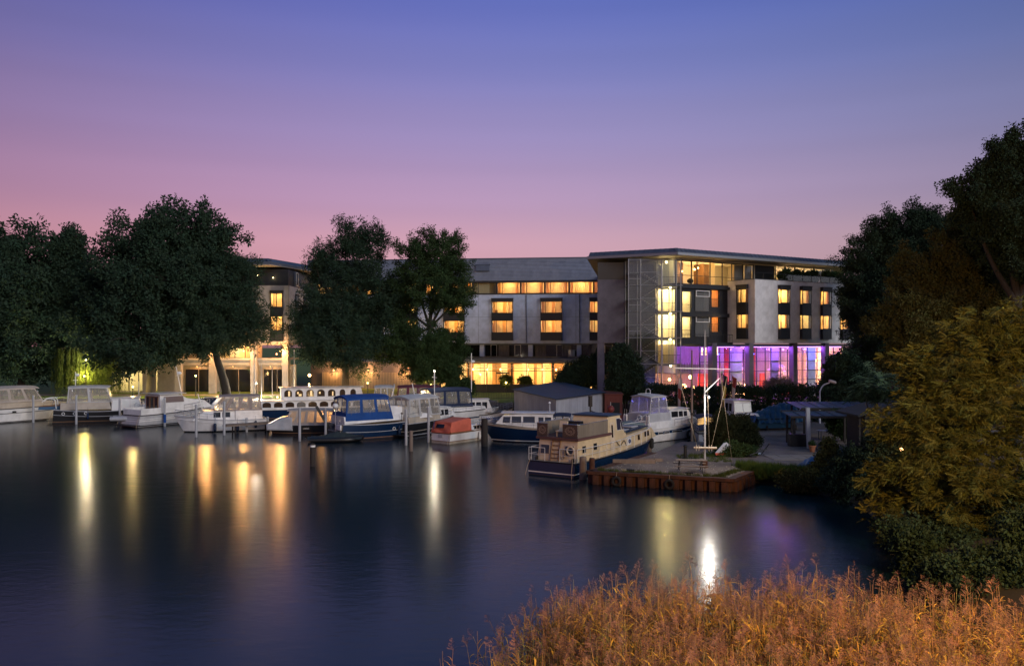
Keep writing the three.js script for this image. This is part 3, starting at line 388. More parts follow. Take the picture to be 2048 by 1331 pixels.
// a projecting two-storey bay window; floors: [[glass bottom, glass top], ...] from below
const bayR = RNG(404);
function bay(parent, x, z, w, proj, floors, foot, head, I = 7, turn = 0, lit = [1, 1], style = 0) {
  const g = part('bay_window', parent, [x, 0, z], turn), h = w / 2, top = floors[floors.length - 1][1];
  mesh('hood', [span(-h - 0.05, h + 0.05, top + 0.04, head, 0.002, proj + 0.08), span(-h - 0.1, h + 0.1, head, head + 0.06, 0.002, proj + 0.14)], M.frame, g);
  floors.forEach(([a, b], i) => {
    const below = i ? floors[i - 1][1] : foot;
    mesh('spandrel_panel', [span(-h - 0.02, h + 0.02, below + 0.02, a - 0.02, 0.002, proj), span(-h - 0.05, h + 0.05, below - 0.03, below + 0.03, 0.002, proj + 0.05)], M.darkPanel, g);
    const mull = w > 2.4 ? [-h + 0.04, -h + 0.75, h - 0.95, h - 0.04] : style ? [-h + 0.03, h * 0.45, h - 0.03] : [-h + 0.03, -0.02 + (bayR() - 0.5) * 0.1, h - 0.03];
    mesh('window_frame', [...mull.map((m) => span(m - 0.035, m + 0.035, a, b, proj - 0.06, proj + 0.03)), span(-h, h, a - 0.03, a + 0.05, proj - 0.06, proj + 0.02), span(-h, h, b - 0.05, b + 0.03, proj - 0.06, proj + 0.02), span(-h, -h + 0.05, a, b, 0.002, 0.06), span(h - 0.05, h, a, b, 0.002, 0.06)], M.frame, g);
    mull.slice(1).forEach((m, k) => mesh('pane', bx(m - mull[k] - 0.07, b - a - 0.08, 0.012, (m + mull[k]) / 2, (a + b) / 2, proj - 0.02), M.glass, g));
    for (const s of [-1, 1]) mesh('side_pane', bx(0.012, b - a - 0.08, proj - 0.1, s * (h - 0.02), (a + b) / 2, proj / 2), M.glass, g);
    if (!lit[i]) { mesh('room_shell', shell(-h + 0.06, h - 0.06, a, b, -1.5, -0.02), M.roomWall, g); mesh('curtain', pleat(w * 0.45, b - a - 0.04, -w * 0.22, a + 0.02, -0.1, 8), M.curtain, g); return; }
    mesh('room_furniture', [span(-h + 0.2, -h + 0.7, a, a + 0.55, -1.4, -1.1), span(h - 0.8, h - 0.15, a + 0.7, a + 1.25, -1.49, -1.44)], M.wood, g); litRoom(g, -h + 0.06, h - 0.06, a, b, 0, 1.5, I * (0.45 + 0.85 * bayR()), bayR() < 0.3 ? YELLOW : WARM);
    if (w > 2.4) { for (const q of [pleat(w * 0.34, b - a - 0.06, -h * 0.42, a + 0.03, -0.12, 9), pleat(w * 0.24, b - a - 0.06, h * 0.62, a + 0.03, -0.12, 7)]) if (bayR() > 0.22) mesh('curtain', q, M.curtain, g); for (const q of [pleat(0.5, b - a - 0.04, h * 0.17, a + 0.02, -0.04, 4, 0.07), pleat(0.28, b - a - 0.04, -h + 0.3, a + 0.02, -0.04, 3, 0.06)]) mesh('drape', q, M.drape, g); }
    else { if (bayR() > 0.25) mesh('curtain', pleat(w * (0.55 + 0.35 * bayR()), b - a - 0.06, 0, a + 0.03, -0.12, 11, 0.035), M.curtain, g); if (bayR() < 0.6) mesh('drape', pleat(w * 0.2, b - a - 0.04, h * 0.72, a + 0.02, -0.04, 3, 0.05), M.drape, g); }
  });
  return g;
}
const FL = [[8.6, 10.45], [11.6, 13.35]];
{ // ---- main wing behind the park trees
  const h = thing('hotel_wing', 'long grey hotel wing with lit bay windows and ribbed metal roof', 'building', [3, HG, -131], -7);
  const X0 = -36, X1 = 13.2, bays = [-34.7, -27.2, -19.6, -12.1, -4.5, 3.1, 10.6], units = Array.from({ length: 13 }, (_, i) => X1 - 3.75 * (i + 1));
  const holes = [...bays.map((x) => [x - 1.58, x + 1.58, 8.55, 13.4])];
  mesh('facade_wall', wallWithHoles(X0, X1, 6.95, 14.5, holes, 0.35), M.plasterShaded, h);
  for (const x of [-23.4, -8.3, 6.85]) mesh('facade_joint', span(x - 0.02, x + 0.02, 6.96, 14.49, 0, 0.006), M.zinc, h);
  mesh('body', span(X0, X1 + 8, 0, 20, -16, -3.2), M.plasterShaded, h); mesh('floor_joint', span(X0, X1, 11.0, 11.03, 0, 0.005), M.zinc, h); for (const x of [-15.9, -0.8, 7.4]) { const dp = part('downpipe', h); mesh('pipe', cyl(0.06, 0.06, 7.4, x, 7, 0.1, 8), M.zinc, dp); for (const y of [8, 10.2, 12.6]) mesh('clip', bx(0.16, 0.05, 0.14, x, y, 0.07), M.frame, dp); }
  mesh('window_sill', span(X0, X1, 14.5, 14.62, -0.35, 0.08), M.frame, h);
  mesh('window_head', span(X0, X1, 16.38, 16.62, -0.5, 0.1), M.frame, h);
  units.forEach((x, i) => { // ribbon of windows below the roof
    const g = part('strip_window', h, [x, 0, -0.12]), lit = !(i === 5 || i === 9), a = 14.64, b = 16.36;
    mesh('window_frame', [span(-0.02, 0.26, a, b, -0.1, 0.08), span(0.98, 1.06, a, b, -0.06, 0.05), span(3.42, 3.5, a, b, -0.06, 0.05), span(0.26, 3.73, a - 0.02, a + 0.06, -0.06, 0.05), span(0.26, 3.73, b - 0.06, b, -0.06, 0.05)], M.frame, g);
    mesh('pane', bx(0.7, b - a - 0.1, 0.012, 0.62, (a + b) / 2, 0), M.glass, g); mesh('pane', bx(2.34, b - a - 0.1, 0.012, 2.24, (a + b) / 2, 0), M.glass, g); mesh('pane', bx(0.22, b - a - 0.1, 0.012, 3.61, (a + b) / 2, 0), M.glass, g);
    if (lit) { litRoom(g, 0.2, 3.72, a, b, -0.12, 1.7, 14 * (0.85 + 0.4 * bayR())); mesh('curtain', pleat(1.9, b - a - 0.06, 2.1, a + 0.03, -0.35, 14), M.curtain, g); for (const q of [0.5, 3.3]) mesh('drape', pleat(0.42, b - a - 0.04, q, a + 0.02, -0.25, 3, 0.07), M.drape, g); }
    else { mesh('room_shell', shell(0.2, 3.72, a, b, -1.8, -0.14), M.roomWall, g); mesh('curtain', pleat(2.2, b - a - 0.06, 1.6, a + 0.03, -0.35, 14), M.curtain, g); }
  });
  bays.forEach((x, i) => bay(h, x, 0, 3.3, 0.45, FL, 7.4, 13.85, 13, 0, i === 0 ? [0, 1] : [1, 1]));
  const rt = part('metal_roof', h); // ribbed cladding leaning back
  mesh('cladding', sheet((u, v) => [lerp(X0, X1 + 0.4, u), 16.62 + v * 3.45, 0.12 - v * 0.7], 2, 1), M.zincLight, rt);
  mesh('ribs', Array.from({ length: 16 }, (_, i) => { const v = (i + 0.5) / 16; return bx(X1 - X0 + 0.4, 0.07, 0.12, (X0 + X1 + 0.4) / 2, 16.62 + v * 3.45, 0.15 - v * 0.7, 0, -0.2); }), M.zincLight, rt); rt.children[1].userData.kind = 'stuff';
  mesh('ridge_cap', span(X0, X1 + 0.4, 20.05, 20.2, -16, -0.5), M.zinc, rt); mesh('roof_vent', [bx(2.1, 1.0, 0.5, -7.6, 18.6, -0.1, 0, -0.2), bx(2.3, 0.1, 0.6, -7.6, 19.15, -0.2, 0, -0.2)], M.zinc, rt);
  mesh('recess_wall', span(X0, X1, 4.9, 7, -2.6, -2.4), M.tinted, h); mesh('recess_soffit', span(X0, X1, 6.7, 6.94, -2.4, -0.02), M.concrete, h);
  for (const x of [-30.3, -22.8, -15.3, -7.8, -0.2, 7.3]) mesh('column', span(x - 0.35, x + 0.35, 4.9, 6.7, -1.4, -0.4), M.plasterShaded, h);
  for (const x of [-6.2, -2.4, 4.2]) { const d = part('terrace_door', h, [x, 4.9, -2.38]); mesh('frame', [span(-0.5, -0.42, 0, 1.8, 0, 0.06), span(0.42, 0.5, 0, 1.8, 0, 0.06), span(-0.42, 0.42, 1.74, 1.8, 0, 0.06)], M.white, d); mesh('pane', span(-0.42, 0.42, 0.02, 1.74, 0, 0.02), M.tinted, d); }
  for (const x of [-4.6, 1.2, 5.4, 9.4]) mesh('roof_curtain', pleat(1.7, 1.75, x, 4.92, -2.3, 9), M.drapeDark, h);
  mesh('roof_vent_cowl', [cyl(0.55, 0.55, 0.9, 6.2, 4.95, 1, 14), cyl(0.65, 0.65, 0.1, 6.2, 5.85, 1, 14)], M.steel, h);
  const rr = part('restaurant_roof', h); mesh('slab', prism([[-16, -2.4], [14, -2.4], [14, 5.2], [-16, 5.2]], 4.25, 4.72), M.zinc, rr); mesh('fascia', span(-16.1, 14.1, 4.1, 4.5, 5.2, 5.32), M.zinc, rr); mesh('soffit', span(-16, 14, 4.14, 4.245, -2.4, 5.19), M.soffit, rr);
  // restaurant: a lit room with a glazed front
  const R = part('restaurant', h), zf = 3.6, D = RNG(12);
  mesh('floor', span(-16, 14, 0, 0.12, -3, 7.5), M.paving, R); mesh('back_wall', span(-16, 14, 0.12, 4.1, -3.1, -2.9), mat(0.42, 0.23, 0.1, 0.8, { map: tStreak }), R); for (let i = 0; i < 9; i++) mesh('wall_pilaster', span(-15 + i * 3.3, -14 + i * 3.3, 0.12, 3.95, -2.89, -2.7), M.roomWhite, R); mesh('end_wall', [span(-16.2, -16, 0, 4.1, -3, zf), span(14, 14.2, 0, 4.1, -3, zf)], M.roomWall, R); mesh('ceiling', span(-16, 14, 3.95, 4.1, -2.9, 3.4), M.roomWhite, R);
  const cols = [-16, -13.6, -11.2, -9.2, -6.8, -5, -2.6, -0.4, 2, 3.6, 5.8, 8.2, 10.4, 12.4, 14];
  mesh('window_frame', [...cols.map((x, i) => span(x - (i % 3 ? 0.04 : 0.14), x + (i % 3 ? 0.04 : 0.14), 0.12, 4, zf - 0.05, zf + 0.05)), span(-16, 14, 2.75, 2.85, zf - 0.04, zf + 0.04), span(-16, 14, 3.9, 4.0, zf - 0.04, zf + 0.04), span(-16, 14, 0.12, 0.24, zf - 0.04, zf + 0.04)], M.frame, R);
  cols.slice(1).forEach((x, i) => mesh('pane', [bx(x - cols[i] - 0.1, 2.45, 0.012, (x + cols[i]) / 2, 1.5, zf), bx(x - cols[i] - 0.1, 1, 0.012, (x + cols[i]) / 2, 3.38, zf)], M.glass, R));
  mesh('door_frame', [-4.0, 4.8, 11.4].flatMap((x) => [span(x - 1.02, x - 0.92, 0.12, 2.7, zf + 0.05, zf + 0.12), span(x + 0.92, x + 1.02, 0.12, 2.7, zf + 0.05, zf + 0.12), span(x - 0.05, x + 0.05, 0.12, 2.7, zf + 0.05, zf + 0.12), span(x - 0.92, x + 0.92, 2.35, 2.6, zf + 0.05, zf + 0.12)]), M.frame, R);
  for (const [x, w] of [[-14.8, 1.6], [-12.2, 0.8], [-8, 1], [-6, 0.7], [-1.6, 1.4], [0.3, 0.8], [1.5, 0.7], [2.8, 0.9], [6.6, 1.3], [8.9, 0.8], [10, 0.6]]) mesh('curtain', pleat(w, 3.6, x, 0.2, zf - 0.4, Math.round(w * 6)), M.curtain, R);
  for (let x = -15; x < 14; x += 2.1) { mesh('pendant_cord', rod([x, 3.9, 1.2], [x, 3.05, 1.2], 0.015, 5), M.black, R); lamp(R, [x, 2.95, 1.2 - (Math.round(x) % 2) * 1.2], WARM, 34, 0.09, 'pendant_lamp', 0, 2.2); }
  // light frame of a pergola over the outdoor tables
  const pg = part('pergola_frame', h); const px = [-9, -5.6, -2.2, 1.4, 4.8, 8.2, 12];
  mesh('beam', [span(-11, 13, 3.3, 3.4, 9.1, 9.2), span(-11, 13, 3.6, 3.68, 5.4, 5.5), ...px.map((x) => span(x - 0.04, x + 0.04, 3.3, 3.4, 5.4, 9.1))], M.steel, pg);
  for (const x of px) mesh('post', rod([x, 0, 9.15], [x, 3.3, 9.15], 0.04, 6), M.frame, pg);
  lamp(pg, [-11.2, 3.0, 5.8], [1, 0.8, 0.5], 16, 0.14, 'wall_lamp');
  // slatted fence with warm light behind, left of the restaurant
  const sf = part('slatted_screen', h); for (let i = 0; i < 64; i++) mesh('slat', span(-32 + i * 0.24, -31.86 + i * 0.24, 0, 2.5, 3.9, 3.96), M.soffit, sf);
  for (const x of [-30, -24.5, -19]) lamp(sf, [x, 2.8, 4.6], ORANGE, 40, 0.08, 'wall_lamp');
  mesh('screen_wall', span(-34, -16.2, 0, 4.1, 3.4, 3.6), M.plasterWarm, sf);
}
// terrace parapet in front of the restaurant
{
  const t = thing('terrace_parapet', 'dark fabric-covered parapet of the restaurant terrace', 'wall', [3, HG, -131], -7);
  mesh('panel', Array.from({ length: 7 }, (_, i) => span(-10.4 + i * 2.6, -7.84 + i * 2.6, 0, 1.1, 11.6, 11.7)), M.darkPanel, t); mesh('rail', span(-10.5, 8, 1.1, 1.16, 11.56, 11.74), M.frame, t); mesh('base', span(-10.4, 8, -0.6, 0, 11.2, 11.8), M.quay, t);
}
{ // ---- corner block on the right: stair tower, recessed rooms, white volume and lounge
  const h = thing('hotel_corner_block', 'white hotel corner block with glass stair tower and purple-lit lounge', 'building', [14, HG, -100]);
  const A = (X, Z) => [X - 14, Z + 100];
  const R2 = new THREE.Matrix4().makeRotationY(rad(31)).setPosition(14.6, 0, 0), wing = (f) => { CTX = R2; CTXP = h; f(); CTX = CTXP = null; };
  // frontal end wall beside the main wing
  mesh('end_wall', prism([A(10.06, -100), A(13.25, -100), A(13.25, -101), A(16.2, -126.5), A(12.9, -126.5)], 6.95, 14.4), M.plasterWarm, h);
  mesh('dark_attic', prism([A(10.1, -100.1), A(17, -100.1), A(17, -104), A(13.6, -126), A(12.9, -126)], 14.4, 16.45), M.darkPanel, h);
  mesh('attic_window', Array.from({ length: 4 }, (_, i) => span(-0.4 + i * 0.8, 0.3 + i * 0.8, 14.7, 16.2, -0.12, -0.06)), M.tinted, h);
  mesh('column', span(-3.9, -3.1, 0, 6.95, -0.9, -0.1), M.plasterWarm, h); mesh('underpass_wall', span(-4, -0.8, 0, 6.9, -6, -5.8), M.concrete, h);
  { const d = part('side_door', h, [-2, 4.3, -5.7]); mesh('frame', [span(-0.5, -0.42, 0, 2.4, 0, 0.06), span(0.42, 0.5, 0, 2.4, 0, 0.06), span(-0.42, 0.42, 2.34, 2.4, 0, 0.06)], M.white, d); mesh('pane', span(-0.42, 0.42, 0.02, 2.34, 0, 0.02), M.tinted, d); }
  // core wall behind the stair
  mesh('core_wall', [span(-0.75, 2.9, 0, 16.5, -0.45, -0.15)], M.coreWall, h);
  // roof with a wide eave and seamed edge
  const roof = part('flat_roof', h), ro = [[8.9, -100.6], [18.6, -95.6], [44.5, -111.2], [48, -122], [30, -132], [13.4, -131]].map(([x, z]) => A(x, z));
  mesh('roof_slab', prism(ro, 16.95, 17.2), M.zinc, roof); mesh('soffit', prism(ro.map(([x, z], i) => [x, z - 0.02]), 16.9, 16.945), M.soffit, roof);
  const edge = (a, b, n) => { const dx = b[0] - a[0], dz = b[1] - a[1], L = Math.hypot(dx, dz), an = -Math.atan2(dz, dx); const f = mesh('fascia', [bx(L, 0.24, 0.14, 0, 17.02, 0.05), bx(L, 0.05, 0.2, 0, 16.88, 0.06)], M.steel, roof); const s = mesh('seamed_edge', [bx(L - 0.2, 0.72, 0.06, 0, 17.42, -0.42, 0, -0.75)], M.zinc, roof); const ribs = mesh('roof_seam', Array.from({ length: n }, (_, i) => bx(0.05, 0.72, 0.05, -L / 2 + (i + 0.5) * L / n, 17.45, -0.38, 0, -0.75)), M.zinc, roof); for (const m of [f, s, ribs]) { m.position.set((a[0] + b[0]) / 2, 0, (a[1] + b[1]) / 2); m.rotation.y = an; } ribs.userData.kind = 'stuff'; };
  edge(ro[0], ro[1], 18); edge(ro[1], ro[2], 46);
  mesh('roof_top', prism([A(10.6, -102.6), A(19, -98), A(44, -112.5), A(46, -122), A(16, -129)], 17.3, 17.7), M.zinc, roof);
  // stair tower
  const st = part('stair_tower', h), zF = 2.6, xs = [-0.65, 0.75, 3.15, 4.85, 5.35], lev = [1.55, 4.55, 7.55, 10.55, 13.55];
  mesh('post', xs.flatMap((x, i) => [rod([x, 0, zF], [x, 16.6, zF], i === 2 ? 0.09 : 0.06, 6), i < 4 ? rod([x, 0, 0], [x, 16.6, 0], 0.06, 6) : null]), M.steel, st);
  mesh('beam', [...lev.flatMap((y) => [rod([-0.65, y, zF], [5.6, y, zF], 0.05, 6), rod([-0.65, y, zF], [-0.65, y, 0], 0.04, 6), rod([0.75, y + 1.5, zF], [3.15, y + 1.5, zF], 0.04, 6), rod([-0.65, y + 0.75, zF], [0.75, y + 0.75, zF], 0.04, 6), rod([0.75, y, zF], [3.15, y + 1.5, zF - 0.04], 0.025, 5)]), rod([-0.65, 16.5, zF], [5.6, 16.5, zF], 0.06, 6)], M.steel, st);
  for (let i = 0; i < lev.length; i++) for (const [a, b] of [[-0.65, 0.75], [0.75, 3.15], [3.15, 4.85]]) mesh('glass_pane', bx(b - a - 0.1, 2.85, 0.015, (a + b) / 2, lev[i] + 1.5, zF + 0.03), M.glass, st);
  lev.forEach((y, i) => {
    mesh('landing', [span(3.0, 5.3, y - 0.1, y, 0.05, zF - 0.1), span(-0.5, 0.9, y + 1.4, y + 1.5, 0.1, zF - 0.1)], M.concrete, st);
    for (const [x0, y0, x1, y1, z] of [[3.05, y, 0.85, y - 1.5, 0.75], [0.85, y + 1.5, 3.05, y, 1.85]]) {
      if (y1 < -0.5 || y0 < 0) continue; const L = Math.hypot(x1 - x0, y1 - y0), a = Math.atan2(y1 - y0, x1 - x0), fl = mesh('stair_flight', [bx(L, 0.14, 0.05, 0, -0.1, 0.5, 0, 0, 0), bx(L, 0.14, 0.05, 0, -0.1, -0.5)], M.frame, st); fl.position.set((x0 + x1) / 2, (y0 + y1) / 2, z); fl.rotation.z = a;
      for (let k = 0; k < 9; k++) mesh('tread', bx(0.28, 0.04, 0.98, lerp(x0, x1, (k + 0.5) / 9), lerp(y0, y1, (k + 0.5) / 9), z), M.steel, st);
      mesh('handrail', [rod([x0, y0 + 0.95, z + 0.52], [x1, y1 + 0.95, z + 0.52], 0.03, 6), ...[0.05, 0.3, 0.55, 0.8, 0.97].map((t) => rod([lerp(x0, x1, t), lerp(y0, y1, t), z + 0.52], [lerp(x0, x1, t), lerp(y0, y1, t) + 0.95, z + 0.52], 0.015, 5))], M.frame, st);
    }
    mesh('balustrade', [rod([3.15, y + 1, zF - 0.12], [5.3, y + 1, zF - 0.12], 0.03, 6), ...Array.from({ length: 13 }, (_, k) => rod([3.2 + k * 0.17, y, zF - 0.12], [3.2 + k * 0.17, y + 1, zF - 0.12], 0.014, 5))], M.frame, st);
    if (i > 0) lamp(st, [i === 4 ? 3.9 : 4.35, y + (i === 4 ? 2.75 : 2.82) - 3 * 0, 1.5], [1, 0.8, 0.36], 5, 0.13, 'landing_lamp');
  });
  lamp(st, [4.4, 4.3, 1.5], [1, 0.8, 0.4], 5, 0.12, 'landing_lamp');
  lamp(st, [4.2, 1.35, 1.9], [0.35, 0.18, 1], 26, 0.1, 'purple_spot_lamp'); lamp(st, [2.4, 1.5, 1.2], [0.12, 0.12, 1], 16, 0.08, 'blue_spot_lamp');
  // lit corridor doors behind the landings
  lev.slice(1).forEach((y, i) => { const c = part('corridor', h, [0, y, -0.15]); litRoom(c, 2.98, 5.4, 0, 2.7, 0, 2.6, 34, YELLOW, M.roomWhite); mesh('door_frame', [3.05, 3.75, 4.5, 5.35].map((x) => span(x - 0.05, x + 0.05, 0, 2.7, -0.02, 0.06)), M.steel, c); mesh('pane', bx(2.3, 2.6, 0.012, 4.2, 1.35, 0), M.glass, c); mesh('floor_edge', span(2.98, 5.45, -0.28, -0.02, -0.02, 0.1), M.concrete, c); });
  wing(() => {
    // white volume on columns; front at z = 0 along the turned wing, left cheek at x = 0
    const wx = [4.73, 8.55, 12.3, 16.05], y0 = 6.95, y1 = 14.45;
    mesh('front_wall', wallWithHoles(0, 19.5, y0, y1, wx.map((x) => [x - 0.76, x + 0.76, 8.55, 13.4]), 0.3), M.plaster, h);
    const cheek = mesh('side_wall', wallWithHoles(-4.4, -0.3, y0, y1, [[-2.62, -1.1, 8.55, 13.4]], 0.3), M.plaster, h); cheek.rotation.y = 0; cheek.matrix.makeRotationY(-Math.PI / 2); cheek.matrix.premultiply(R2); cheek.matrix.decompose(cheek.position, cheek.quaternion, cheek.scale);
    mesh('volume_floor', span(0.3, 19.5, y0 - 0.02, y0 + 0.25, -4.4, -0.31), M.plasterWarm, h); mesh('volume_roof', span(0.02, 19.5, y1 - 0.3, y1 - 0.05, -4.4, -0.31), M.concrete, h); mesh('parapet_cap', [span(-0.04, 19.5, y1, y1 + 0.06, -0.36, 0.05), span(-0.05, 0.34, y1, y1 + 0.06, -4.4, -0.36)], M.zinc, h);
    wx.forEach((x) => bay(h, x, 0, 1.6, 0.42, [[8.7, 10.35], [11.75, 13.35]], 7.45, 13.85, 11, 0, [1, 1], 1));
    const cb = bay(h, 0, -1.86, 1.6, 0.3, [[8.7, 10.35], [11.75, 13.35]], 7.45, 13.85, 9, -90);
    // recessed rooms between stair tower and white volume
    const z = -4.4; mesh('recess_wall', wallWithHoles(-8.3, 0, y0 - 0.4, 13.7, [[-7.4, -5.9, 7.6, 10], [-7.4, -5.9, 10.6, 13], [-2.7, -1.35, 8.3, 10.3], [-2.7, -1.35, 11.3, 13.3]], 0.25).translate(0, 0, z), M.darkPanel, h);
    for (const y of [7.6, 10.6]) { const r = part('corridor_window', h, [-6.65, y, z]); litRoom(r, -0.74, 0.74, 0, 2.4, -0.26, 1.5, 7, YELLOW, M.roomWhite); mesh('pane', bx(1.48, 2.36, 0.012, 0, 1.2, -0.1), M.glass, r); mesh('window_frame', [span(-0.75, -0.69, 0, 2.4, -0.14, 0.03), span(0.69, 0.75, 0, 2.4, -0.14, 0.03), span(-0.69, 0.69, 0.85, 0.9, -0.12, 0.02)], M.frame, r); }
    for (const y of [8.3, 11.3]) { const r = part('orange_window', h, [-2.02, y, z]); litRoom(r, -0.66, 0.66, 0, 2, -0.26, 1.1, 3.2, ORANGE); mesh('curtain', pleat(1.3, 1.96, 0, 0.02, -0.24, 8, 0.03), M.drape, r); mesh('pane', bx(1.3, 1.96, 0.012, 0, 1, -0.08), M.glass, r); mesh('window_frame', [span(-0.69, -0.63, 0, 2, -0.12, 0.03), span(0.63, 0.69, 0, 2, -0.12, 0.03), span(-0.63, 0.63, 0.9, 0.94, -0.1, 0.02)], M.frame, r); }
    for (const y of [7.7, 10.75]) { const r = part('dark_window', h, [-4.25, y, z + 0.03]); mesh('curtain_panel', pleat(2.2, 2.2, 0, 0, 0.05, 14, 0.03), M.drapeDark, r); mesh('pane', bx(2.3, 2.3, 0.015, 0, 1.15, 0.14), M.tinted, r).material = M.glass; mesh('white_transom', [span(-1.1, 1.1, 2.35, 2.44, 0.1, 0.2), span(-1.1, 1.1, 1.7, 1.79, 0.1, 0.2), span(-1.1, -1.01, 1.79, 2.35, 0.1, 0.2), span(1.01, 1.1, 1.79, 2.35, 0.1, 0.2)], M.white, r); }
    mesh('balcony_edge', [span(-8.3, -0.02, 6.55, 7.0, z + 0.02, z + 0.9), span(-8.3, -0.02, 10.05, 10.5, z + 0.02, z + 0.35), span(-8.3, -0.02, 13.4, 13.72, z + 0.02, z + 0.4)], M.darkPanel, h);
    mesh('balcony_rail', [rod([-8.3, 7.95, z + 0.85], [-0.02, 7.95, z + 0.85], 0.03, 6), ...Array.from({ length: 18 }, (_, i) => rod([-8.2 + i * 0.48, 7, z + 0.85], [-8.2 + i * 0.48, 7.95, z + 0.85], 0.015, 5))], M.frame, h);
    // glazed top floor
    const tf = part('top_floor', h), gx = [-8.4, -7.5, -5.9, -5.0, -2.9, -0.9, 0.7, 2.6, 4.5];
    mesh('floor_slab', span(-8.4, 19.5, 13.72, 13.95, -9, z + 0.1), M.darkPanel, tf); mesh('room_partition', [span(-6.2, -5.2, 13.95, 16.72, -8.8, -6.6), span(-1.4, -0.2, 13.95, 16.72, -8.8, -7)], M.wood, tf); mesh('room_walls', [span(-8.5, 4.5, 13.95, 16.85, -9, -8.8), span(-8.6, -8.4, 13.95, 16.85, -9, z - 0.1), span(4.5, 4.7, 13.95, 16.85, -9, z)], M.roomWhite, tf); mesh('room_ceiling', span(-8.5, 19.5, 16.72, 16.85, -9, z), M.roomWhite, tf);
    mesh('window_frame', [...gx.map((x) => span(x - 0.05, x + 0.05, 13.95, 16.72, z - 0.05, z + 0.05)), span(-8.4, 4.5, 14.9, 14.96, z - 0.04, z + 0.04), span(-8.4, 4.5, 16.6, 16.72, z - 0.04, z + 0.04)], M.frame, tf);
    gx.slice(1).forEach((x, i) => mesh('pane', bx(x - gx[i] - 0.1, 2.65, 0.012, (x + gx[i]) / 2, 15.32, z), M.glass, tf));
    mesh('curtain', [pleat(0.9, 2.6, -2.2, 14, z - 0.4, 6), pleat(0.7, 2.6, 1.2, 14, z - 0.4, 5), pleat(0.6, 2.6, -8, 14, z - 0.4, 5)], M.curtain, tf); mesh('dark_drape', [pleat(1.6, 2.6, 2.2, 14, z - 0.3, 9), pleat(1.2, 2.6, 3.8, 14, z - 0.3, 7)], M.drapeDark, tf); mesh('lounge_chair', [ball(0.4, -4.6, 14.45, -6, 0.8), cyl(0.05, 0.05, 0.3, -4.6, 13.95, -6)], M.black, tf);
    for (const [x, y, q] of [[-7.8, 15.9, -6], [-6.6, 16.2, -7], [-5.6, 15.6, -6.4], [-4.6, 16.3, -7.6], [-3.7, 15.9, -6.2], [-2.4, 16.2, -7], [-0.6, 16.1, -6.4], [0.4, 15.8, -7.2]]) lamp(tf, [x, y, q], WARM, 10, 0.12, 'globe_lamp');
    // set-back rooms on the right with planters before them
    mesh('set_back_wall', span(4.7, 8.4, 13.95, 16.72, z - 0.4, z - 0.2), M.darkPanel, tf); mesh('room_back', [span(8.4, 19.5, 13.95, 16.72, -7.4, -7.2)], M.roomWall, tf); mesh('window_post', [8.4, 10.2, 12, 13.8, 15.6, 17.4, 19.2].map((x) => span(x - 0.07, x + 0.07, 13.95, 16.72, z - 0.1, z)), M.frame, tf); mesh('pane', bx(11, 2.7, 0.012, 14, 15.3, z - 0.05), M.glass, tf);
    for (const x of [9.3, 12, 14.6, 17.4]) lamp(tf, [x, 16.3, -6], [1, 0.66, 0.32], 9, 0.12, 'ceiling_lamp');
    mesh('terrace_rail', [rod([0.2, 15.3, -0.5], [19.4, 15.3, -0.5], 0.025, 6), ...Array.from({ length: 12 }, (_, i) => rod([0.3 + i * 1.7, 14.45, -0.5], [0.3 + i * 1.7, 15.3, -0.5], 0.02, 5))], M.frame, tf);
    mesh('glass_rail', bx(19, 0.7, 0.015, 9.8, 14.9, -0.52), M.glass, tf);
    // lounge: tall glazed hall under the volume
    const lo = part('lounge', h), gz = -2.9;
    mesh('floor', span(-8.2, 19.5, 0, 0.12, -10, 1.2), M.paving, lo); mesh('back_wall', span(-8.2, 19.5, 0.12, 6.8, -9.2, -9), mat(0.4, 0.3, 0.38, 0.9, { map: tStreak }), lo); mesh('end_wall', [span(19.3, 19.5, 0.12, 6.8, -9, gz), span(-8.4, -8.2, 3.4, 6.8, -9, -4.6)], M.roomWall, lo); mesh('ceiling', span(-8.2, 19.5, 6.55, 6.8, -9, -0.3), M.darkPanel, lo);
    const lx = [-6, -4.4, -2.8, -1.2, 1.2, 2.3, 3.4, 4.9, 5.9, 7.6, 8.9, 10.2, 11.6, 12.6, 14.4, 16, 17.6, 19.3], ly = [0.12, 1.2, 2.3, 3.5, 4.7, 5.8, 6.5];
    mesh('mullion', lx.map((x) => span(x - 0.04, x + 0.04, 0.12, 6.5, gz - 0.05, gz + 0.05)), M.frame, lo); mesh('transom', ly.map((y) => span(-6, 19.3, y - 0.035, y + 0.035, gz - 0.04, gz + 0.04)), M.frame, lo);
    lx.slice(1).forEach((x, i) => ly.slice(1).forEach((y, j) => mesh('pane', bx(x - lx[i] - 0.1, y - ly[j] - 0.08, 0.012, (x + lx[i]) / 2, (y + ly[j]) / 2, gz), M.glass, lo)));
    mesh('wall_panel', [span(-1, 1, 0.12, 6.5, gz - 0.3, gz - 0.1), span(6, 7.4, 0.12, 6.5, gz - 0.3, gz - 0.1), span(12.7, 14.3, 0.12, 6.5, gz - 0.3, gz - 0.1)], M.plaster, lo);
    mesh('red_panel', [span(1.2, 2.2, 0.12, 6.4, -6.2, -6), span(4.9, 5.9, 0.2, 6.4, -5.6, -5.4), span(-3, -1.4, 0.12, 3.2, -6.4, -6.2), span(9.4, 10.4, 0.12, 3, -8, -7.8)], M.red, lo);
    mesh('gallery', [span(-8.2, -1.6, 3.3, 3.6, -9, -4.7), span(-8.2, -1.6, 3.6, 4.4, -4.78, -4.72)], M.concrete, lo); mesh('gallery_rail', Array.from({ length: 16 }, (_, i) => rod([-8 + i * 0.42, 3.6, -4.66], [-8 + i * 0.42, 4.6, -4.66], 0.02, 5)), M.frame, lo);
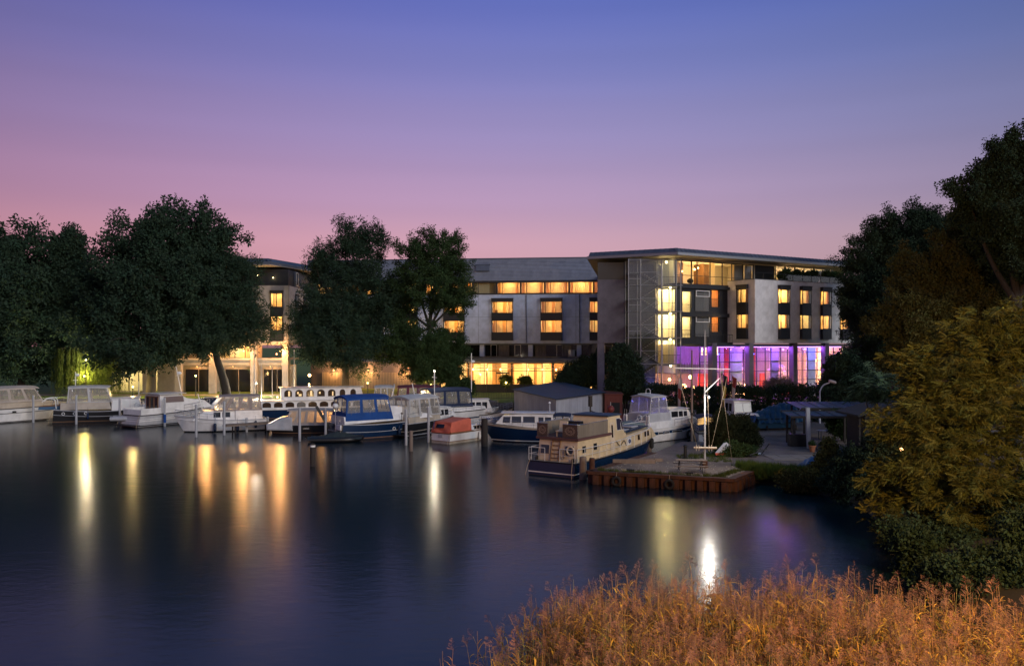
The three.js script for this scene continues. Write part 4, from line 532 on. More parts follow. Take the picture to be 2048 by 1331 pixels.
    for (const [x, zz] of [[-6.3, -0.5], [-0.39, -0.5], [7.17, -0.5], [13.0, -0.5], [19, -0.5]]) mesh('column', span(x - 0.36, x + 0.36, 0, 6.94, zz - 0.35, zz + 0.35), M.plasterWarm, lo);
    mesh('led_strip', [span(-4, -0.6, 6.42, 6.5, gz + 0.08, gz + 0.14), span(0.6, 19, 6.42, 6.5, gz + 0.08, gz + 0.14)], glow(0.6, 0.3, 1, 3), lo);
    const PUR = [0.35, 0.1, 1]; for (const x of [-6.3, -0.39, 7.17, 13]) for (const q of [-0.75, 0.75]) lamp(lo, [x + q, 6.3, -0.75], [0.4, 0.1, 1], 5, 0.05, 'purple_spot_lamp');
    for (const [x, q, I, c] of [[0.6, -1.4, 30, PUR], [6.6, -1.6, 30, PUR], [9, -6, 40, PUR], [13.4, -1.6, 26, [0.12, 0.14, 1]], [-3.2, -5.4, 30, PUR], [3.2, -6.5, 34, PUR], [16, -6, 30, PUR], [-5.2, -2, 18, PUR]]) lamp(lo, [x, 6.15, q], c, I * 1.1, 0.1, 'purple_spot_lamp');
    for (const [x, y, q, I] of [[-6.9, 1.8, -4.6, 70], [-7.9, 2.6, -6, 24], [-4.6, 1.6, -5.4, 26], [0.55, 0.9, -2.2, 10], [-2.2, 1.2, -5, 14], [3, 1.2, -7, 20], [5.2, 1.6, -6.5, 12], [9.2, 1.3, -6.6, 20], [12, 1.3, -4, 12], [11, 1.6, -7, 12], [16.4, 2, -6, 40], [18, 4.6, -6, 40]]) lamp(lo, [x, y, q], [1, 0.5, 0.18], I * 1.15, I > 50 ? 0.3 : 0.16, 'lounge_lamp');
    lamp(lo, [-7.7, 3.0, -2.6], [1, 0.62, 0.24], 45, 0.22, 'lounge_lamp'); for (const [x, y, q, I] of [[-3.4, 3.4, -4, 10], [2.0, 3.2, -4.4, 12], [4.2, 4.2, -5, 10], [9.8, 3.4, -4.2, 12], [15.4, 3.6, -4.6, 10]]) lamp(lo, [x, y, q], [1, 0.14, 0.5], I, 0.08, 'added_pink_lamp'); for (const [x, y, q, I] of [[3.4, 5.6, -3.4, 12], [10.9, 5.4, -3.5, 12], [-2.2, 5.6, -3.6, 10]]) lamp(lo, [x, y, q], [0.08, 0.12, 1], I, 0.08, 'blue_lamp');  // the pink lamps are added for more colour in the hall
    const PR = RNG(8); for (const [x, y, q, n] of [[2.6, 4, -5.5, 26], [4.2, 3.8, -6.5, 22], [9.4, 3.8, -5.5, 26], [11.3, 3.5, -6, 22]]) mesh('blossom_chandelier', Array.from({ length: n }, () => ball(0.12 + 0.1 * PR(), x + (PR() - 0.5) * 1.3, y + (PR() - 0.5) * 1.1, q + (PR() - 0.5), 1, 6)), mat(0.8, 0.75, 0.7, 0.7), lo);
    for (let i = 0; i < 5; i++) mesh('pendant_tube', cyl(0.06, 0.06, 0.9, -4.2 + i * 0.62, 5.5, -4.4, 8), glow(1, 0.6, 0.25, 4), lo);
    mesh('bar_counter', [span(-2.6, 0.4, 0.12, 1.2, -5.6, -5), span(3.2, 4.6, 0.12, 0.85, -5, -4.2), span(9, 11, 0.12, 0.8, -5, -4.2)], M.red, lo); mesh('table', [[2, -4], [8.4, -4.4], [10.6, -3.6], [15, -4], [17, -4.6]].flatMap(([x, q]) => [cyl(0.04, 0.04, 0.7, x, 0.12, q, 8), cyl(0.45, 0.45, 0.04, x, 0.82, q, 14)]), M.roomDark, lo);
    lamp(lo, [20.6, 4.4, -1.5], YELLOW, 40, 0.2, 'wall_lamp');
  });
}
{ // ---- left corner block behind the trees
  const h = thing('hotel_corner_block', 'beige hotel corner block with orange-lit colonnade behind the trees', 'building', [-30.76, EYE - 6.8 * 1.064, -117]), y0 = 6.95, y1 = 14.4; h.scale.setScalar(1.064);
  mesh('front_wall', wallWithHoles(-19, 0, y0, y1, [[-2.28, -0.78, 8.5, 13.4], [-9.5, -8, 8.5, 13.4], [-15.5, -14, 8.5, 13.4]], 0.3), M.plasterBeige, h);
  for (const [x, l] of [[-1.53, [1, 1]], [-8.75, [1, 0]], [-14.75, [0, 1]]]) bay(h, x, 0, 1.6, 0.25, [[8.6, 10.4], [11.6, 13.4]], 7.2, 13.7, 11, 0, l);
  mesh('side_wall', span(-0.3, 0, y0, y1, -22, -0.31), M.plaster, h); for (const zz of [-4, -8.5, -13]) { const w = part('side_window', h, [0.02, 0, zz]); mesh('frame', [span(0, 0.08, 8.6, 10.5, -0.8, 0.8), span(0, 0.08, 11.6, 13.5, -0.8, 0.8)], M.frame, w); mesh('pane', [span(0.08, 0.1, 8.7, 10.4, -0.7, 0.7), span(0.08, 0.1, 11.7, 13.4, -0.7, 0.7)], M.tinted, w); }
  mesh('dark_attic', span(-19, -0.1, y1, 16.5, -3, -0.1), M.darkPanel, h); mesh('attic_side', span(-0.12, 0.0, y1, 16.5, -22, -3), M.zinc, h); mesh('attic_body', span(-19, -0.13, y1, 16.5, -22, -3.02), M.darkPanel, h);
  { const w = part('attic_window', h, [0.02, 14.6, -4.2]); mesh('frame', [span(0, 0.06, 0, 1.8, -0.5, -0.4), span(0, 0.06, 0, 1.8, 0.4, 0.5), span(0, 0.06, 1.7, 1.8, -0.4, 0.4), span(0, 0.06, 0, 0.1, -0.4, 0.4)], M.white, w); mesh('pane', span(0, 0.03, 0.1, 1.7, -0.4, 0.4), M.tinted, w); }
  for (const [x, y] of [[-4, 15.7], [-2, 15.4]]) lamp(h, [x, y, 0.05], YELLOW, 1.2, 0.06, 'attic_lamp');
  const roof = part('flat_roof', h), ro = [[-20, 2.6], [-1.6, 2.6], [2.2, -10], [2.4, -22], [-20, -22]];
  mesh('roof_slab', prism(ro, 16.9, 17.25), M.zinc, roof); mesh('soffit', prism(ro, 16.8, 16.895), M.soffit, roof); mesh('roof_top', prism([[-19, 1.6], [-2.2, 1.6], [1.3, -10], [1.4, -22], [-19, -22]], 17.25, 17.75), M.zinc, roof);
  const e = (a, b, n) => { const dx = b[0] - a[0], dz = b[1] - a[1], L = Math.hypot(dx, dz), s = mesh('roof_seam', Array.from({ length: n }, (_, i) => bx(0.06, 0.62, 0.06, -L / 2 + (i + 0.5) * L / n, 17.4, -0.45, 0, -0.8)), M.zinc, roof); s.position.set((a[0] + b[0]) / 2, 0, (a[1] + b[1]) / 2); s.rotation.y = -Math.atan2(dz, dx); s.userData.kind = 'stuff'; const f = mesh('seamed_edge', bx(L, 0.6, 0.05, 0, 17.38, -0.45, 0, -0.8), M.zinc, roof); f.position.copy(s.position); f.rotation.y = s.rotation.y; };
  e(ro[0], ro[1], 34); e(ro[1], ro[2], 20);
  // colonnade: columns, orange-lit soffit, first-floor glazing and dark shop windows
  for (const x of [-18.6, -14.4, -10, -4.6, -0.5]) mesh('column', span(x - 0.4, x + 0.4, 0, y0, -0.9, -0.1), M.plasterBeige, h);
  mesh('beam', span(-19, -0.1, 4.1, 4.75, -1.2, -0.91), M.plasterBeige, h); mesh('gallery_floor', span(-19, -0.1, 4.75, 5.0, -6, -0.5), M.plasterBeige, h); mesh('gallery_ceiling', span(-19, -0.1, 6.7, 6.94, -6, -0.31), M.soffit, h);
  mesh('back_wall', [span(-19, -0.3, 0, 4.1, -5, -4.8), span(-19, -10.4, 4.99, 6.7, -5, -4.8)], M.plasterBeige, h); mesh('colonnade_floor', span(-19, 3, 0.03, 0.1, -5, 4), M.paving, h); mesh('low_ceiling', span(-19, -0.3, 3.9, 4.09, -4.8, -1.21), M.soffit, h);
  for (const x of [-13.4, -8, -2.8]) { const w = part('shop_window', h, [x, 0, -4.78]); mesh('frame', [span(-1.9, -1.8, 0.1, 3.5, 0, 0.08), span(1.8, 1.9, 0.1, 3.5, 0, 0.08), span(-1.8, 1.8, 3.4, 3.5, 0, 0.08), span(-0.04, 0.04, 0.1, 3.4, 0, 0.08)], M.soffit, w); mesh('pane', span(-1.8, 1.8, 0.1, 3.4, 0, 0.03), M.tinted, w); }
  { const g = part('gallery_room', h, [-7.6, 5, -2]); litRoom(g, -2.7, 2.7, 0, 1.7, 0, 2.6, 26, YELLOW, M.roomWhite); mesh('curtain', [pleat(1.4, 1.66, -1.6, 0.02, -0.2, 10), pleat(1.4, 1.66, 1.2, 0.02, -0.2, 10)], M.curtain, g); mesh('mullion', [-2.7, -1.35, 0, 1.35, 2.7].map((x) => span(x - 0.04, x + 0.04, 0, 1.7, 0, 0.08)), M.frame, g); }
  for (const x of [-16.8, -12.2, -7.3, -2.5]) lamp(h, [x, 0.3, 1.4], ORANGE, 85, 0.09, 'ground_uplight'); for (const x of [-14.4, -9.6, -4.6]) lamp(h, [x + 1.2, 3.84, -3.6], ORANGE, 12, 0.05, 'soffit_lamp');
  for (const x of [-10.5, -0.9, -5.6]) lamp(h, [x, 5.9, 0.7], ORANGE, 80, 0.07, 'wall_lamp'); lamp(h, [-2.4, 5.5, -3], [1, 0.25, 0.1], 8, 0.1, 'gallery_lamp'); lamp(h, [1.5, 2.6, -5], WARM, 26, 0.2, 'door_lamp');
  // low glazed link further left
  const l = part('glazed_link', h, [-22.4, 0, -3]); mesh('walls', [span(-3.6, 3, 0, 0.6, -0.2, 0), span(-3.6, 3, 3.2, 3.6, -4, 0.1), span(-3.6, 3, 0, 3.2, -4, -3.8)], M.roomWhite, l); mesh('mullion', Array.from({ length: 6 }, (_, i) => span(-3.6 + i * 1.3, -3.5 + i * 1.3, 0.6, 3.2, -0.1, 0)), M.frame, l); mesh('pane', bx(6.4, 2.6, 0.012, -0.3, 1.9, -0.05), M.glass, l); for (const x of [-2, 1.6]) lamp(l, [x, 2.9, -2], YELLOW, 20, 0.12, 'ceiling_lamp');
}
// ================================================================ boats
// Boats lie with their bow towards +x of their own group, waterline at y = 0.
function hullShape(L, B, hs, hb, { rake = 0.9, flare = 0.22, full = 0.5, aft = 0.9, low = -0.35, sag = 0 } = {}) {
  const half = (t) => B / 2 * (t < full ? lerp(aft, 1, Math.sin(t / full * Math.PI / 2)) : Math.max(0.012, (1 - ((t - full) / (1 - full)) ** 2.3)));
  const top = (t) => hs + (hb - hs) * t * t - sag * Math.sin(t * Math.PI);
  const S = (t, y, side, off = 0) => { const v = clamp((y - low) / (top(t) - low)), w = half(t) * (1 - flare * (1 - v) ** 1.3 * (1 + t)), x = -L / 2 + L * t - rake * (1 - v) * t ** 3 - (1 - v) * 0.12 * (1 - t); return [x, y, side * (Math.max(0.01, w) + off)]; };
  return { S, half, top, L, B, low };
}
function hull(g, H, m, { stripe, boot = M.bottom, bootTop = 0.06, rail = M.rubber, rail2, deck = M.deck, deckDrop = 0.06, transom } = {}) {
  const n = 26, k = 7, geo = [];
  for (const s of [-1, 1]) geo.push(sheet((u, v) => H.S(u, lerp(bootTop, H.top(u), v), s), n, k));
  const tr = sheet((u, v) => { const y = lerp(bootTop, H.top(0), v), a = H.S(0, y, 1); return [a[0], y, a[2] * (1 - 2 * u)]; }, 4, k);
  if (transom) { mesh('hull', geo, m, g); mesh('transom', tr, transom, g); } else mesh('hull', [...geo, tr], m, g);
  mesh('underbody', [...[-1, 1].map((s) => sheet((u, v) => H.S(u, lerp(H.low, bootTop, v), s), n, 2)), sheet((u, v) => { const y = lerp(H.low, bootTop, v), a = H.S(0, y, 1); return [a[0], y, a[2] * (1 - 2 * u)]; }, 2, 2)], boot, g);
  mesh('deck', sheet((u, v) => { const t = u * 0.985, a = H.S(t, H.top(t) - deckDrop, 1); return [a[0], H.top(t) - deckDrop, a[2] * (1 - 2 * v)]; }, n, 4), deck, g);
  for (const [y0, y1, sm] of stripe ?? []) mesh('stripe', [...[-1, 1].map((s) => sheet((u, v) => H.S(u, lerp(y0, y1, v) + (y0 > 0.3 ? H.top(u) - H.top(0) : 0), s, 0.012), n, 1)), sheet((u, v) => { const y = lerp(y0, y1, v), a = H.S(0, y, 1); return [a[0] - 0.014, y, a[2] * (1 - 2 * u)]; }, 3, 1)], sm, g);
  const line = (dy, r, mm, nm) => mesh(nm, [...[-1, 1].map((s) => tube(Array.from({ length: 14 }, (_, i) => H.S(i / 13 * 0.995, H.top(i / 13 * 0.995) - dy, s, 0.01)), r, 36, 6)), rod(H.S(0, H.top(0) - dy, 1), H.S(0, H.top(0) - dy, -1), r)], mm, g);
  if (rail) line(0.03, 0.045, rail, 'rub_rail'); if (rail2) line(rail2[0], 0.03, rail2[1], 'side_rail');
}
// a deckhouse from its side outline; returns its half width at a height
function house(g, pts, w, m, { tum = 0.08, name = 'deckhouse', roof, over = 0.08, bev = 0.04 } = {}) {
  const ys = pts.map((p) => p[1]), a = Math.min(...ys), b = Math.max(...ys), zAt = (y) => w / 2 * (1 - tum * (y - a) / (b - a)), geo = flat(profile(pts, w, bev)), p = geo.attributes.position;
  for (let i = 0; i < p.count; i++) p.setZ(i, p.getZ(i) * (1 - tum * (p.getY(i) - a) / (b - a))); geo.computeVertexNormals();
  mesh(name, geo, m, g);
  if (roof) { const tops = pts.filter((q) => q[1] > b - 0.25).map((q) => q[0]), x0 = Math.min(...tops) - over, x1 = Math.max(...tops) + over * 1.6; roofShell(g, x0, x1, w * (1 - tum) + over * 2, b + 0.01, 0.06, roof, 'cabin_roof', 0.05); }
  return zAt;
}
function roofShell(g, x0, x1, w, y, arch, m, name, th = 0.04, sagEnds = 0) {
  const geo = flat(new THREE.BoxGeometry(x1 - x0, th, w, 10, 1, 10)), p = geo.attributes.position, h = (x1 - x0) / 2;
  for (let i = 0; i < p.count; i++) { const x = p.getX(i), z = p.getZ(i); p.setY(i, p.getY(i) + arch * (1 - (2 * z / w) ** 2) - sagEnds * Math.abs(x / h) ** 3); }
  geo.computeVertexNormals(); geo.translate((x0 + x1) / 2, y + th / 2, 0); return mesh(name, geo, m, g);
}
function sideWins(g, list, zAt, { frame = M.frame, pane = M.tinted, sides = [-1, 1], pad = 0.035 } = {}) {     // [x0, x1, y0, y1, lean]
  for (const [x0, x1, y0, y1, ln = 0] of list) for (const s of sides) {
    const q = (e, off) => { const zA = zAt(y0 - e) + off, zB = zAt(y1 + e) + off; return sheet((u, v) => [lerp(lerp(x0 - e, x1 + e, u), lerp(x0 - e, x1 + e, u) + ln, v), lerp(y0 - e, y1 + e, v), s * lerp(zA, zB, v)], 1, 1); };
    const w = part('window', g); mesh('frame', q(pad, 0.008), frame, w); mesh('pane', q(0, 0.016), pane, w);
  }
}
function archWin(g, x, y, w, h, z, s, pane, frame) {             // round-headed window on a side wall
  const f = (e) => { const q = new THREE.Shape(); q.moveTo(-w / 2 - e, -e); q.lineTo(w / 2 + e, -e); q.lineTo(w / 2 + e, h * 0.55); q.absellipse(0, h * 0.55, w / 2 + e, h * 0.45 + e, 0, Math.PI); q.lineTo(-w / 2 - e, -e); return new THREE.ExtrudeGeometry(q, { depth: 0.02, bevelEnabled: false, curveSegments: 8 }); };
  const o = part('window', g, [x, y, s * z], s > 0 ? 0 : 180); mesh('frame', f(0.05), frame, o); const p = mesh('pane', f(0).translate(0, 0, 0.012), pane, o); return o;
}
function faceWins(g, A, B, w, n, { frame = M.frame, pane = M.tinted, gap = 0.06, off = 0.012, edge = 0.06 } = {}) {   // a row of panes across the beam, on the slope from A = [x, y] up to B
  const dx = B[0] - A[0], dy = B[1] - A[1], L = Math.hypot(dx, dy), nx = dy / L * (off < 0 ? -1 : 1), ny = -dx / L * (off < 0 ? -1 : 1), o = Math.abs(off), pw = (w - gap * (n + 1)) / n;
  for (let i = 0; i < n; i++) { const z0 = -w / 2 + gap + i * (pw + gap), q = (e, k) => sheet((u, v) => { const t = lerp(edge - e, 1 - edge + e, v); return [A[0] + dx * t + nx * k, A[1] + dy * t + ny * k, lerp(z0 - e * 0.8, z0 + pw + e * 0.8, u)]; }, 1, 1), wn = part('window', g); mesh('frame', q(0.035, o), frame, wn); mesh('pane', q(0, o + 0.008), pane, wn); }
}
// a cockpit tent: cloth roof and skirt, clear panels between cloth strips
function canopy(g, x0, x1, w, y0, y1, m, { arch = 0.16, skirt = 0.35, clear = M.vinyl, slant = 0.25, back = 0.15, nside = 3, nback = 3, front = true, sag = 0.08, lapse = [] } = {}) {
  const c = part('canopy', g), wt = w * 0.94; roofShell(c, x0 + back * 0.5, x1 - slant * 0.5, wt + 0.06, y1, arch, m, 'canopy_top', 0.04, sag);
  const corner = (x, t) => x < (x0 + x1) / 2 ? lerp(x0, x0 + back, t) : lerp(x1, x1 - slant, t), side = (s) => (u, v) => { const x = lerp(corner(x0, v), corner(x1, v), u); return [x, lerp(y0, y1 - sag * Math.abs(u * 2 - 1) ** 3, v), s * lerp(w, wt, v) / 2]; };
  const end = (x) => (u, v) => { const z = (u - 0.5) * lerp(w, wt, v); return [corner(x, v), lerp(y0, y1 - sag + arch * (1 - (2 * u - 1) ** 2), v), z]; };
  const f = skirt / (y1 - y0), sub = (P, u0, u1, v0, v1, nu = 6, nv = 3) => sheet((u, v) => P(lerp(u0, u1, u), lerp(v0, v1, v)), nu, nv), faces = [[side(1), nside], [side(-1), nside], [end(x0), nback]]; if (front) faces.push([end(x1), nback]);
  const cloth = [], panes = [];
  for (const [P, n] of faces) { cloth.push(sub(P, 0, 1, 0, f, 10, 2), sub(P, 0, 1, 0.93, 1, 10, 1)); for (let i = 0; i <= n; i++) { const u = i / n, d = 0.028; cloth.push(sub(P, clamp(u - d), clamp(u + d), f, 0.93, 1, 3)); } for (let i = 0; i < n; i++) panes.push(sub(P, i / n + 0.03, (i + 1) / n - 0.03, f, 0.93, 3, 3)); }
  mesh('canopy_skirt', cloth, m, c); for (const p of panes) mesh('clear_panel', p, clear, c);
  mesh('canopy_hoop', [0.12, 0.5, 0.88].map((t) => { const x = lerp(x0, x1, t); return tube([[x, y0, -w / 2 + 0.05], [x, y1 - 0.1, -wt / 2 + 0.06], [x, y1 + arch - 0.06, 0], [x, y1 - 0.1, wt / 2 - 0.06], [x, y0, w / 2 - 0.05]], 0.016, 20, 5); }), M.chrome, c);
  return c;
}
function railing(g, pts, h, { r = 0.016, mids = 1, name = 'railing', m = M.chrome, step = 1 } = {}) { const top = pts.map(([x, y, z]) => [x, y + h, z]), o = [tube(top, r * 1.2, pts.length * 5, 6)]; for (let k = 1; k <= mids; k++) o.push(tube(pts.map(([x, y, z]) => [x, y + h * k / (mids + 1), z]), r * 0.7, pts.length * 5, 5)); for (let i = 0; i < pts.length; i += step) o.push(rod(pts[i], top[i], r, 5)); return mesh(name, o, m, g); }
const railAlong = (H, t0, t1, s, n, off = -0.06) => Array.from({ length: n }, (_, i) => { const t = lerp(t0, t1, i / (n - 1)); return H.S(t, H.top(t), s, off); });
const bowRail = (g, H, t0, h, o) => railing(g, [...railAlong(H, t0, 0.985, 1, 6), ...railAlong(H, t0, 0.985, -1, 6).reverse()], h, o);
const fender = (g, x, y, z, m = M.fender, r = 0.11, h = 0.5) => mesh('fender', [new THREE.CapsuleGeometry(r, h, 4, 10).translate(x, y, z), rod([x, y + h / 2 + r, z], [x, y + h / 2 + r + 0.5, z * 0.97], 0.012, 5)], m, g);
const lifeRing = (g, x, y, z, turn = 0, m = M.white) => { const l = mesh('life_ring', new THREE.TorusGeometry(0.27, 0.07, 8, 20), m, g); l.position.set(x, y, z); l.rotation.y = turn; };
const ladder = (g, x, z, y0, y1, turn = 0, m = M.chrome, n = 4) => { const l = mesh('ladder', [rod([-0.18, y0, 0], [-0.18, y1, 0], 0.018), rod([0.18, y0, 0], [0.18, y1, 0], 0.018), ...Array.from({ length: n }, (_, i) => rod([-0.18, lerp(y0, y1, (i + 0.5) / n), 0], [0.18, lerp(y0, y1, (i + 0.5) / n), 0], 0.016))], m, g); l.position.set(x, 0, z); l.rotation.y = turn; };
const radarMast = (g, x, y, z, h, lean = 0, dome = true, m = M.white) => { const k = part('mast', g, [x, y, z]); mesh('mast_pole', [rod([0, 0, 0], [lean, h, 0], 0.045, 8), rod([lean * 0.7, h * 0.7, -0.35], [lean * 0.7, h * 0.7, 0.35], 0.02)], m, k); if (dome) mesh('radar_dome', ball(0.24, lean * 0.75 + 0.2, h * 0.78, 0, 0.7), m, k); return k; };
const porthole = (g, H, t, y, s, r = 0.13) => { const p = H.S(t, y, s, 0.02), w = part('porthole', g, p); const a = mesh('rim', new THREE.TorusGeometry(r, 0.03, 6, 16), M.white, w), b = mesh('pane', new THREE.CircleGeometry(r, 16), M.tinted, w); };
const BG = 'boats moored along the marina';
const boat = (name, label, px, wl, turn, cat = 'boat', shift = 0) => { const d = EYE * FOCAL / (wl - 688); return thing(name, label, cat, [WX(px, d) + shift, 0, -d], turn, BG); };

{ // purple canopy boat cut by the left edge
  const g = boat('motor_boat', 'dark motor boat with purple canopy at the left picture edge', -8, 838, 62), H = hullShape(9, 3.1, 1.0, 1.5); hull(g, H, M.black, { stripe: [[0.62, 0.98, M.beige]] });
  canopy(g, -4.2, 0.2, 2.7, 1.35, 2.95, M.fabricPurple); house(g, [[0, 0.9], [0, 1.7], [2.3, 1.65], [3, 1.1]], 2.3, M.gel);
}
{ // white cruiser, beige tent
  const g = boat('cabin_cruiser', 'white cabin cruiser with beige tent canopy, second from the left edge', 62, 840, 57), _s = g.scale.setScalar(1.1), H = hullShape(9.6, 3.3, 1.5, 1.75, { aft: 0.95 }); hull(g, H, M.gel, { rail2: [0.5, M.black], transom: M.gel, stripe: [[0.08, 0.16, M.black]] });
  house(g, [[-4.5, 1.4], [-4.55, 2.15], [1.2, 2.1], [3.0, 1.9], [3.6, 1.5]], 2.7, M.beige, { name: 'coaming' }); canopy(g, -4.55, 0.6, 2.75, 2.12, 3.55, M.fabricBeige, { arch: 0.22, skirt: 0.2, nside: 3, nback: 3, slant: 0.9 });
  mesh('swim_platform', bx(0.8, 0.08, 2.9, -5.2, 0.25, 0), M.gelGrey, g); mesh('outboard_bracket', [bx(0.25, 0.9, 0.35, -5.0, 0.85, 0.5), bx(0.18, 0.5, 0.2, -5.0, 0.3, 0.5)], M.black, g); bowRail(g, H, 0.55, 0.6); mesh('hull_port', bx(0.4, 0.16, 0.02, -2.6, 1.15, 1.66), M.black, g); ladder(g, -4.98, -0.6, 0.3, 1.4, Math.PI / 2);
}
{ // dark Dutch cruiser with light sunroof and dinghy
  const g = boat('steel_cruiser', 'black-hulled steel cruiser with grey sun canopy and white wheelhouse', 232, 841, 22), _s = g.scale.setScalar(1.1), H = hullShape(11.6, 3.4, 1.45, 1.95, { sag: 0.35, aft: 0.86, flare: 0.16 }); hull(g, H, M.black, { rail: M.gelGrey, stripe: [[0.14, 0.2, M.teak]], rail2: [0.55, M.gelGrey] });
  house(g, [[-5.2, 1.35], [-5.2, 2.1], [-0.6, 2.1], [-0.4, 1.35]], 2.8, M.beige, { name: 'aft_cabin' }); canopy(g, -4.6, -0.3, 2.6, 2.1, 3.7, M.fabricGrey, { arch: 0.12, skirt: 0.1, nside: 2, nback: 2, slant: 0.5 });
  const z = house(g, [[-0.4, 1.0], [-0.4, 2.45], [2.3, 2.4], [2.5, 1.3]], 2.5, M.gel, { roof: M.gel }); sideWins(g, [[-0.2, 0.45, 1.5, 2.2], [0.65, 1.3, 1.5, 2.2], [1.5, 2.1, 1.5, 2.2]], z, { frame: M.white, pane: M.glass });
  house(g, [[2.5, 1.2], [2.5, 1.75], [4.6, 1.85], [4.9, 1.4]], 2.1, M.gel, { name: 'fore_cabin' }); for (const t of [0.78, 0.84, 0.9]) for (const s of [-1, 1]) porthole(g, H, t, H.top(t) - 0.3, s, 0.09); for (const t of [0.08, 0.17, 0.26]) for (const s of [-1, 1]) porthole(g, H, t, 1.0, s); bowRail(g, H, 0.66, 0.55); radarMast(g, 2.2, 2.5, 0, 1.7, 0, false, M.poleWhite); const rm = radarMast(g, -3.9, 3.7, 0, 1.6, 0, true); mesh('masthead_lamp_holder', bx(0.5, 0.06, 0.06, -3.9, 4.4, 0), M.white, g);
  fender(g, -2.6, 0.75, 1.72, M.navy); fender(g, 0.4, 0.7, 1.78, M.navy); ladder(g, -5.85, 0.4, 0.2, 1.3, Math.PI / 2); mesh('swim_platform', bx(0.7, 0.07, 2.6, -6.15, 0.3, 0), M.black, g);
  const dn = thing('dinghy', 'small blue dinghy hung across the stern of the black steel cruiser', 'dinghy', [g.position.x - 6.0, 1.5, g.position.z + 2.2], 10, BG), D = hullShape(3.1, 1.3, 0.42, 0.6, { low: 0, rake: 0.4 }); hull(dn, D, mat(0.1, 0.2, 0.34, 0.5), { bootTop: 0.01, rail: M.teak, deckDrop: 0.12, boot: mat(0.1, 0.2, 0.34, 0.5) });
  mesh('davit', [-0.9, 0.9].map((zz) => tube([[-5.6, 1.5, zz], [-5.8, 2.5, zz], [-6.6, 2.5, zz], [-6.9, 2.2, zz]], 0.05, 14, 6)), M.white, g);
}
{ // white boat with wooden doors
  const g = boat('cabin_cruiser', 'white cabin cruiser with varnished wooden aft doors and leaning mast', 348, 846, 57), _s = g.scale.setScalar(1.15), H = hullShape(9.4, 3.3, 1.15, 1.75, { aft: 0.92 }); hull(g, H, M.gelGrey, { rail2: [0.4, M.gel], stripe: [[0.1, 0.2, M.black], [0.55, 0.64, M.gel]] });
  mesh('cockpit_wall', [bx(2.2, 0.7, 0.1, -3.4, 1.4, 1.35), bx(2.2, 0.7, 0.1, -3.4, 1.4, -1.35), bx(0.1, 0.6, 2.8, -4.5, 1.35, 0)], M.gel, g);
  const z = house(g, [[-2.4, 1.0], [-2.4, 2.95], [-0.4, 3.0], [0.6, 2.5], [2.6, 2.2], [3.6, 1.5]], 2.7, M.gel, { roof: M.gel, over: 0.4, tum: 0.12 }); sideWins(g, [[-1.9, 0.2, 2.2, 2.75, -0.1]], z, { frame: M.gelGrey, pane: mat(0.16, 0.12, 0.12, 0.3) });
  const ad = part('aft_door', g, [-2.43, 1.05, 0]); mesh('door_leaf', [bx(0.05, 1.75, 0.62, 0, 0.88, 0), bx(0.05, 1.75, 0.6, 0, 0.88, 0.66), bx(0.05, 1.75, 0.6, 0, 0.88, -0.66)], M.teak, ad); for (const q of [-0.66, 0, 0.66]) mesh('pane', bx(0.03, 1.05, 0.34, -0.03, 1.12, q), M.tinted, ad);
  radarMast(g, 0.9, 2.6, 0, 3.0, -0.7, true); bowRail(g, H, 0.5, 0.6); mesh('swim_platform', bx(0.9, 0.08, 2.8, -5.1, 0.22, 0), M.black, g);
  const d = thing('dinghy', 'grey inflatable dinghy lying at the stern of the wooden-door cruiser', 'dinghy', [WX(290, 98), 0.75, -93.4], 8, BG); mesh('tube', tube([[-1.6, 0.1, -0.5], [0.8, 0.15, -0.55], [1.6, 0.3, 0], [0.8, 0.15, 0.55], [-1.6, 0.1, 0.5]], 0.24, 40, 10), M.gelGrey, d); mesh('floor', bx(2.6, 0.06, 0.9, -0.2, 0, 0), M.gelGrey, d); mesh('cover', sheet((u, v) => [lerp(-1.5, 1.2, u), 0.3 + 0.1 * Math.sin(u * 3.14) * Math.sin(v * 3.14), (v - 0.5) * 1.2], 8, 6), M.fabricGrey, d);
}
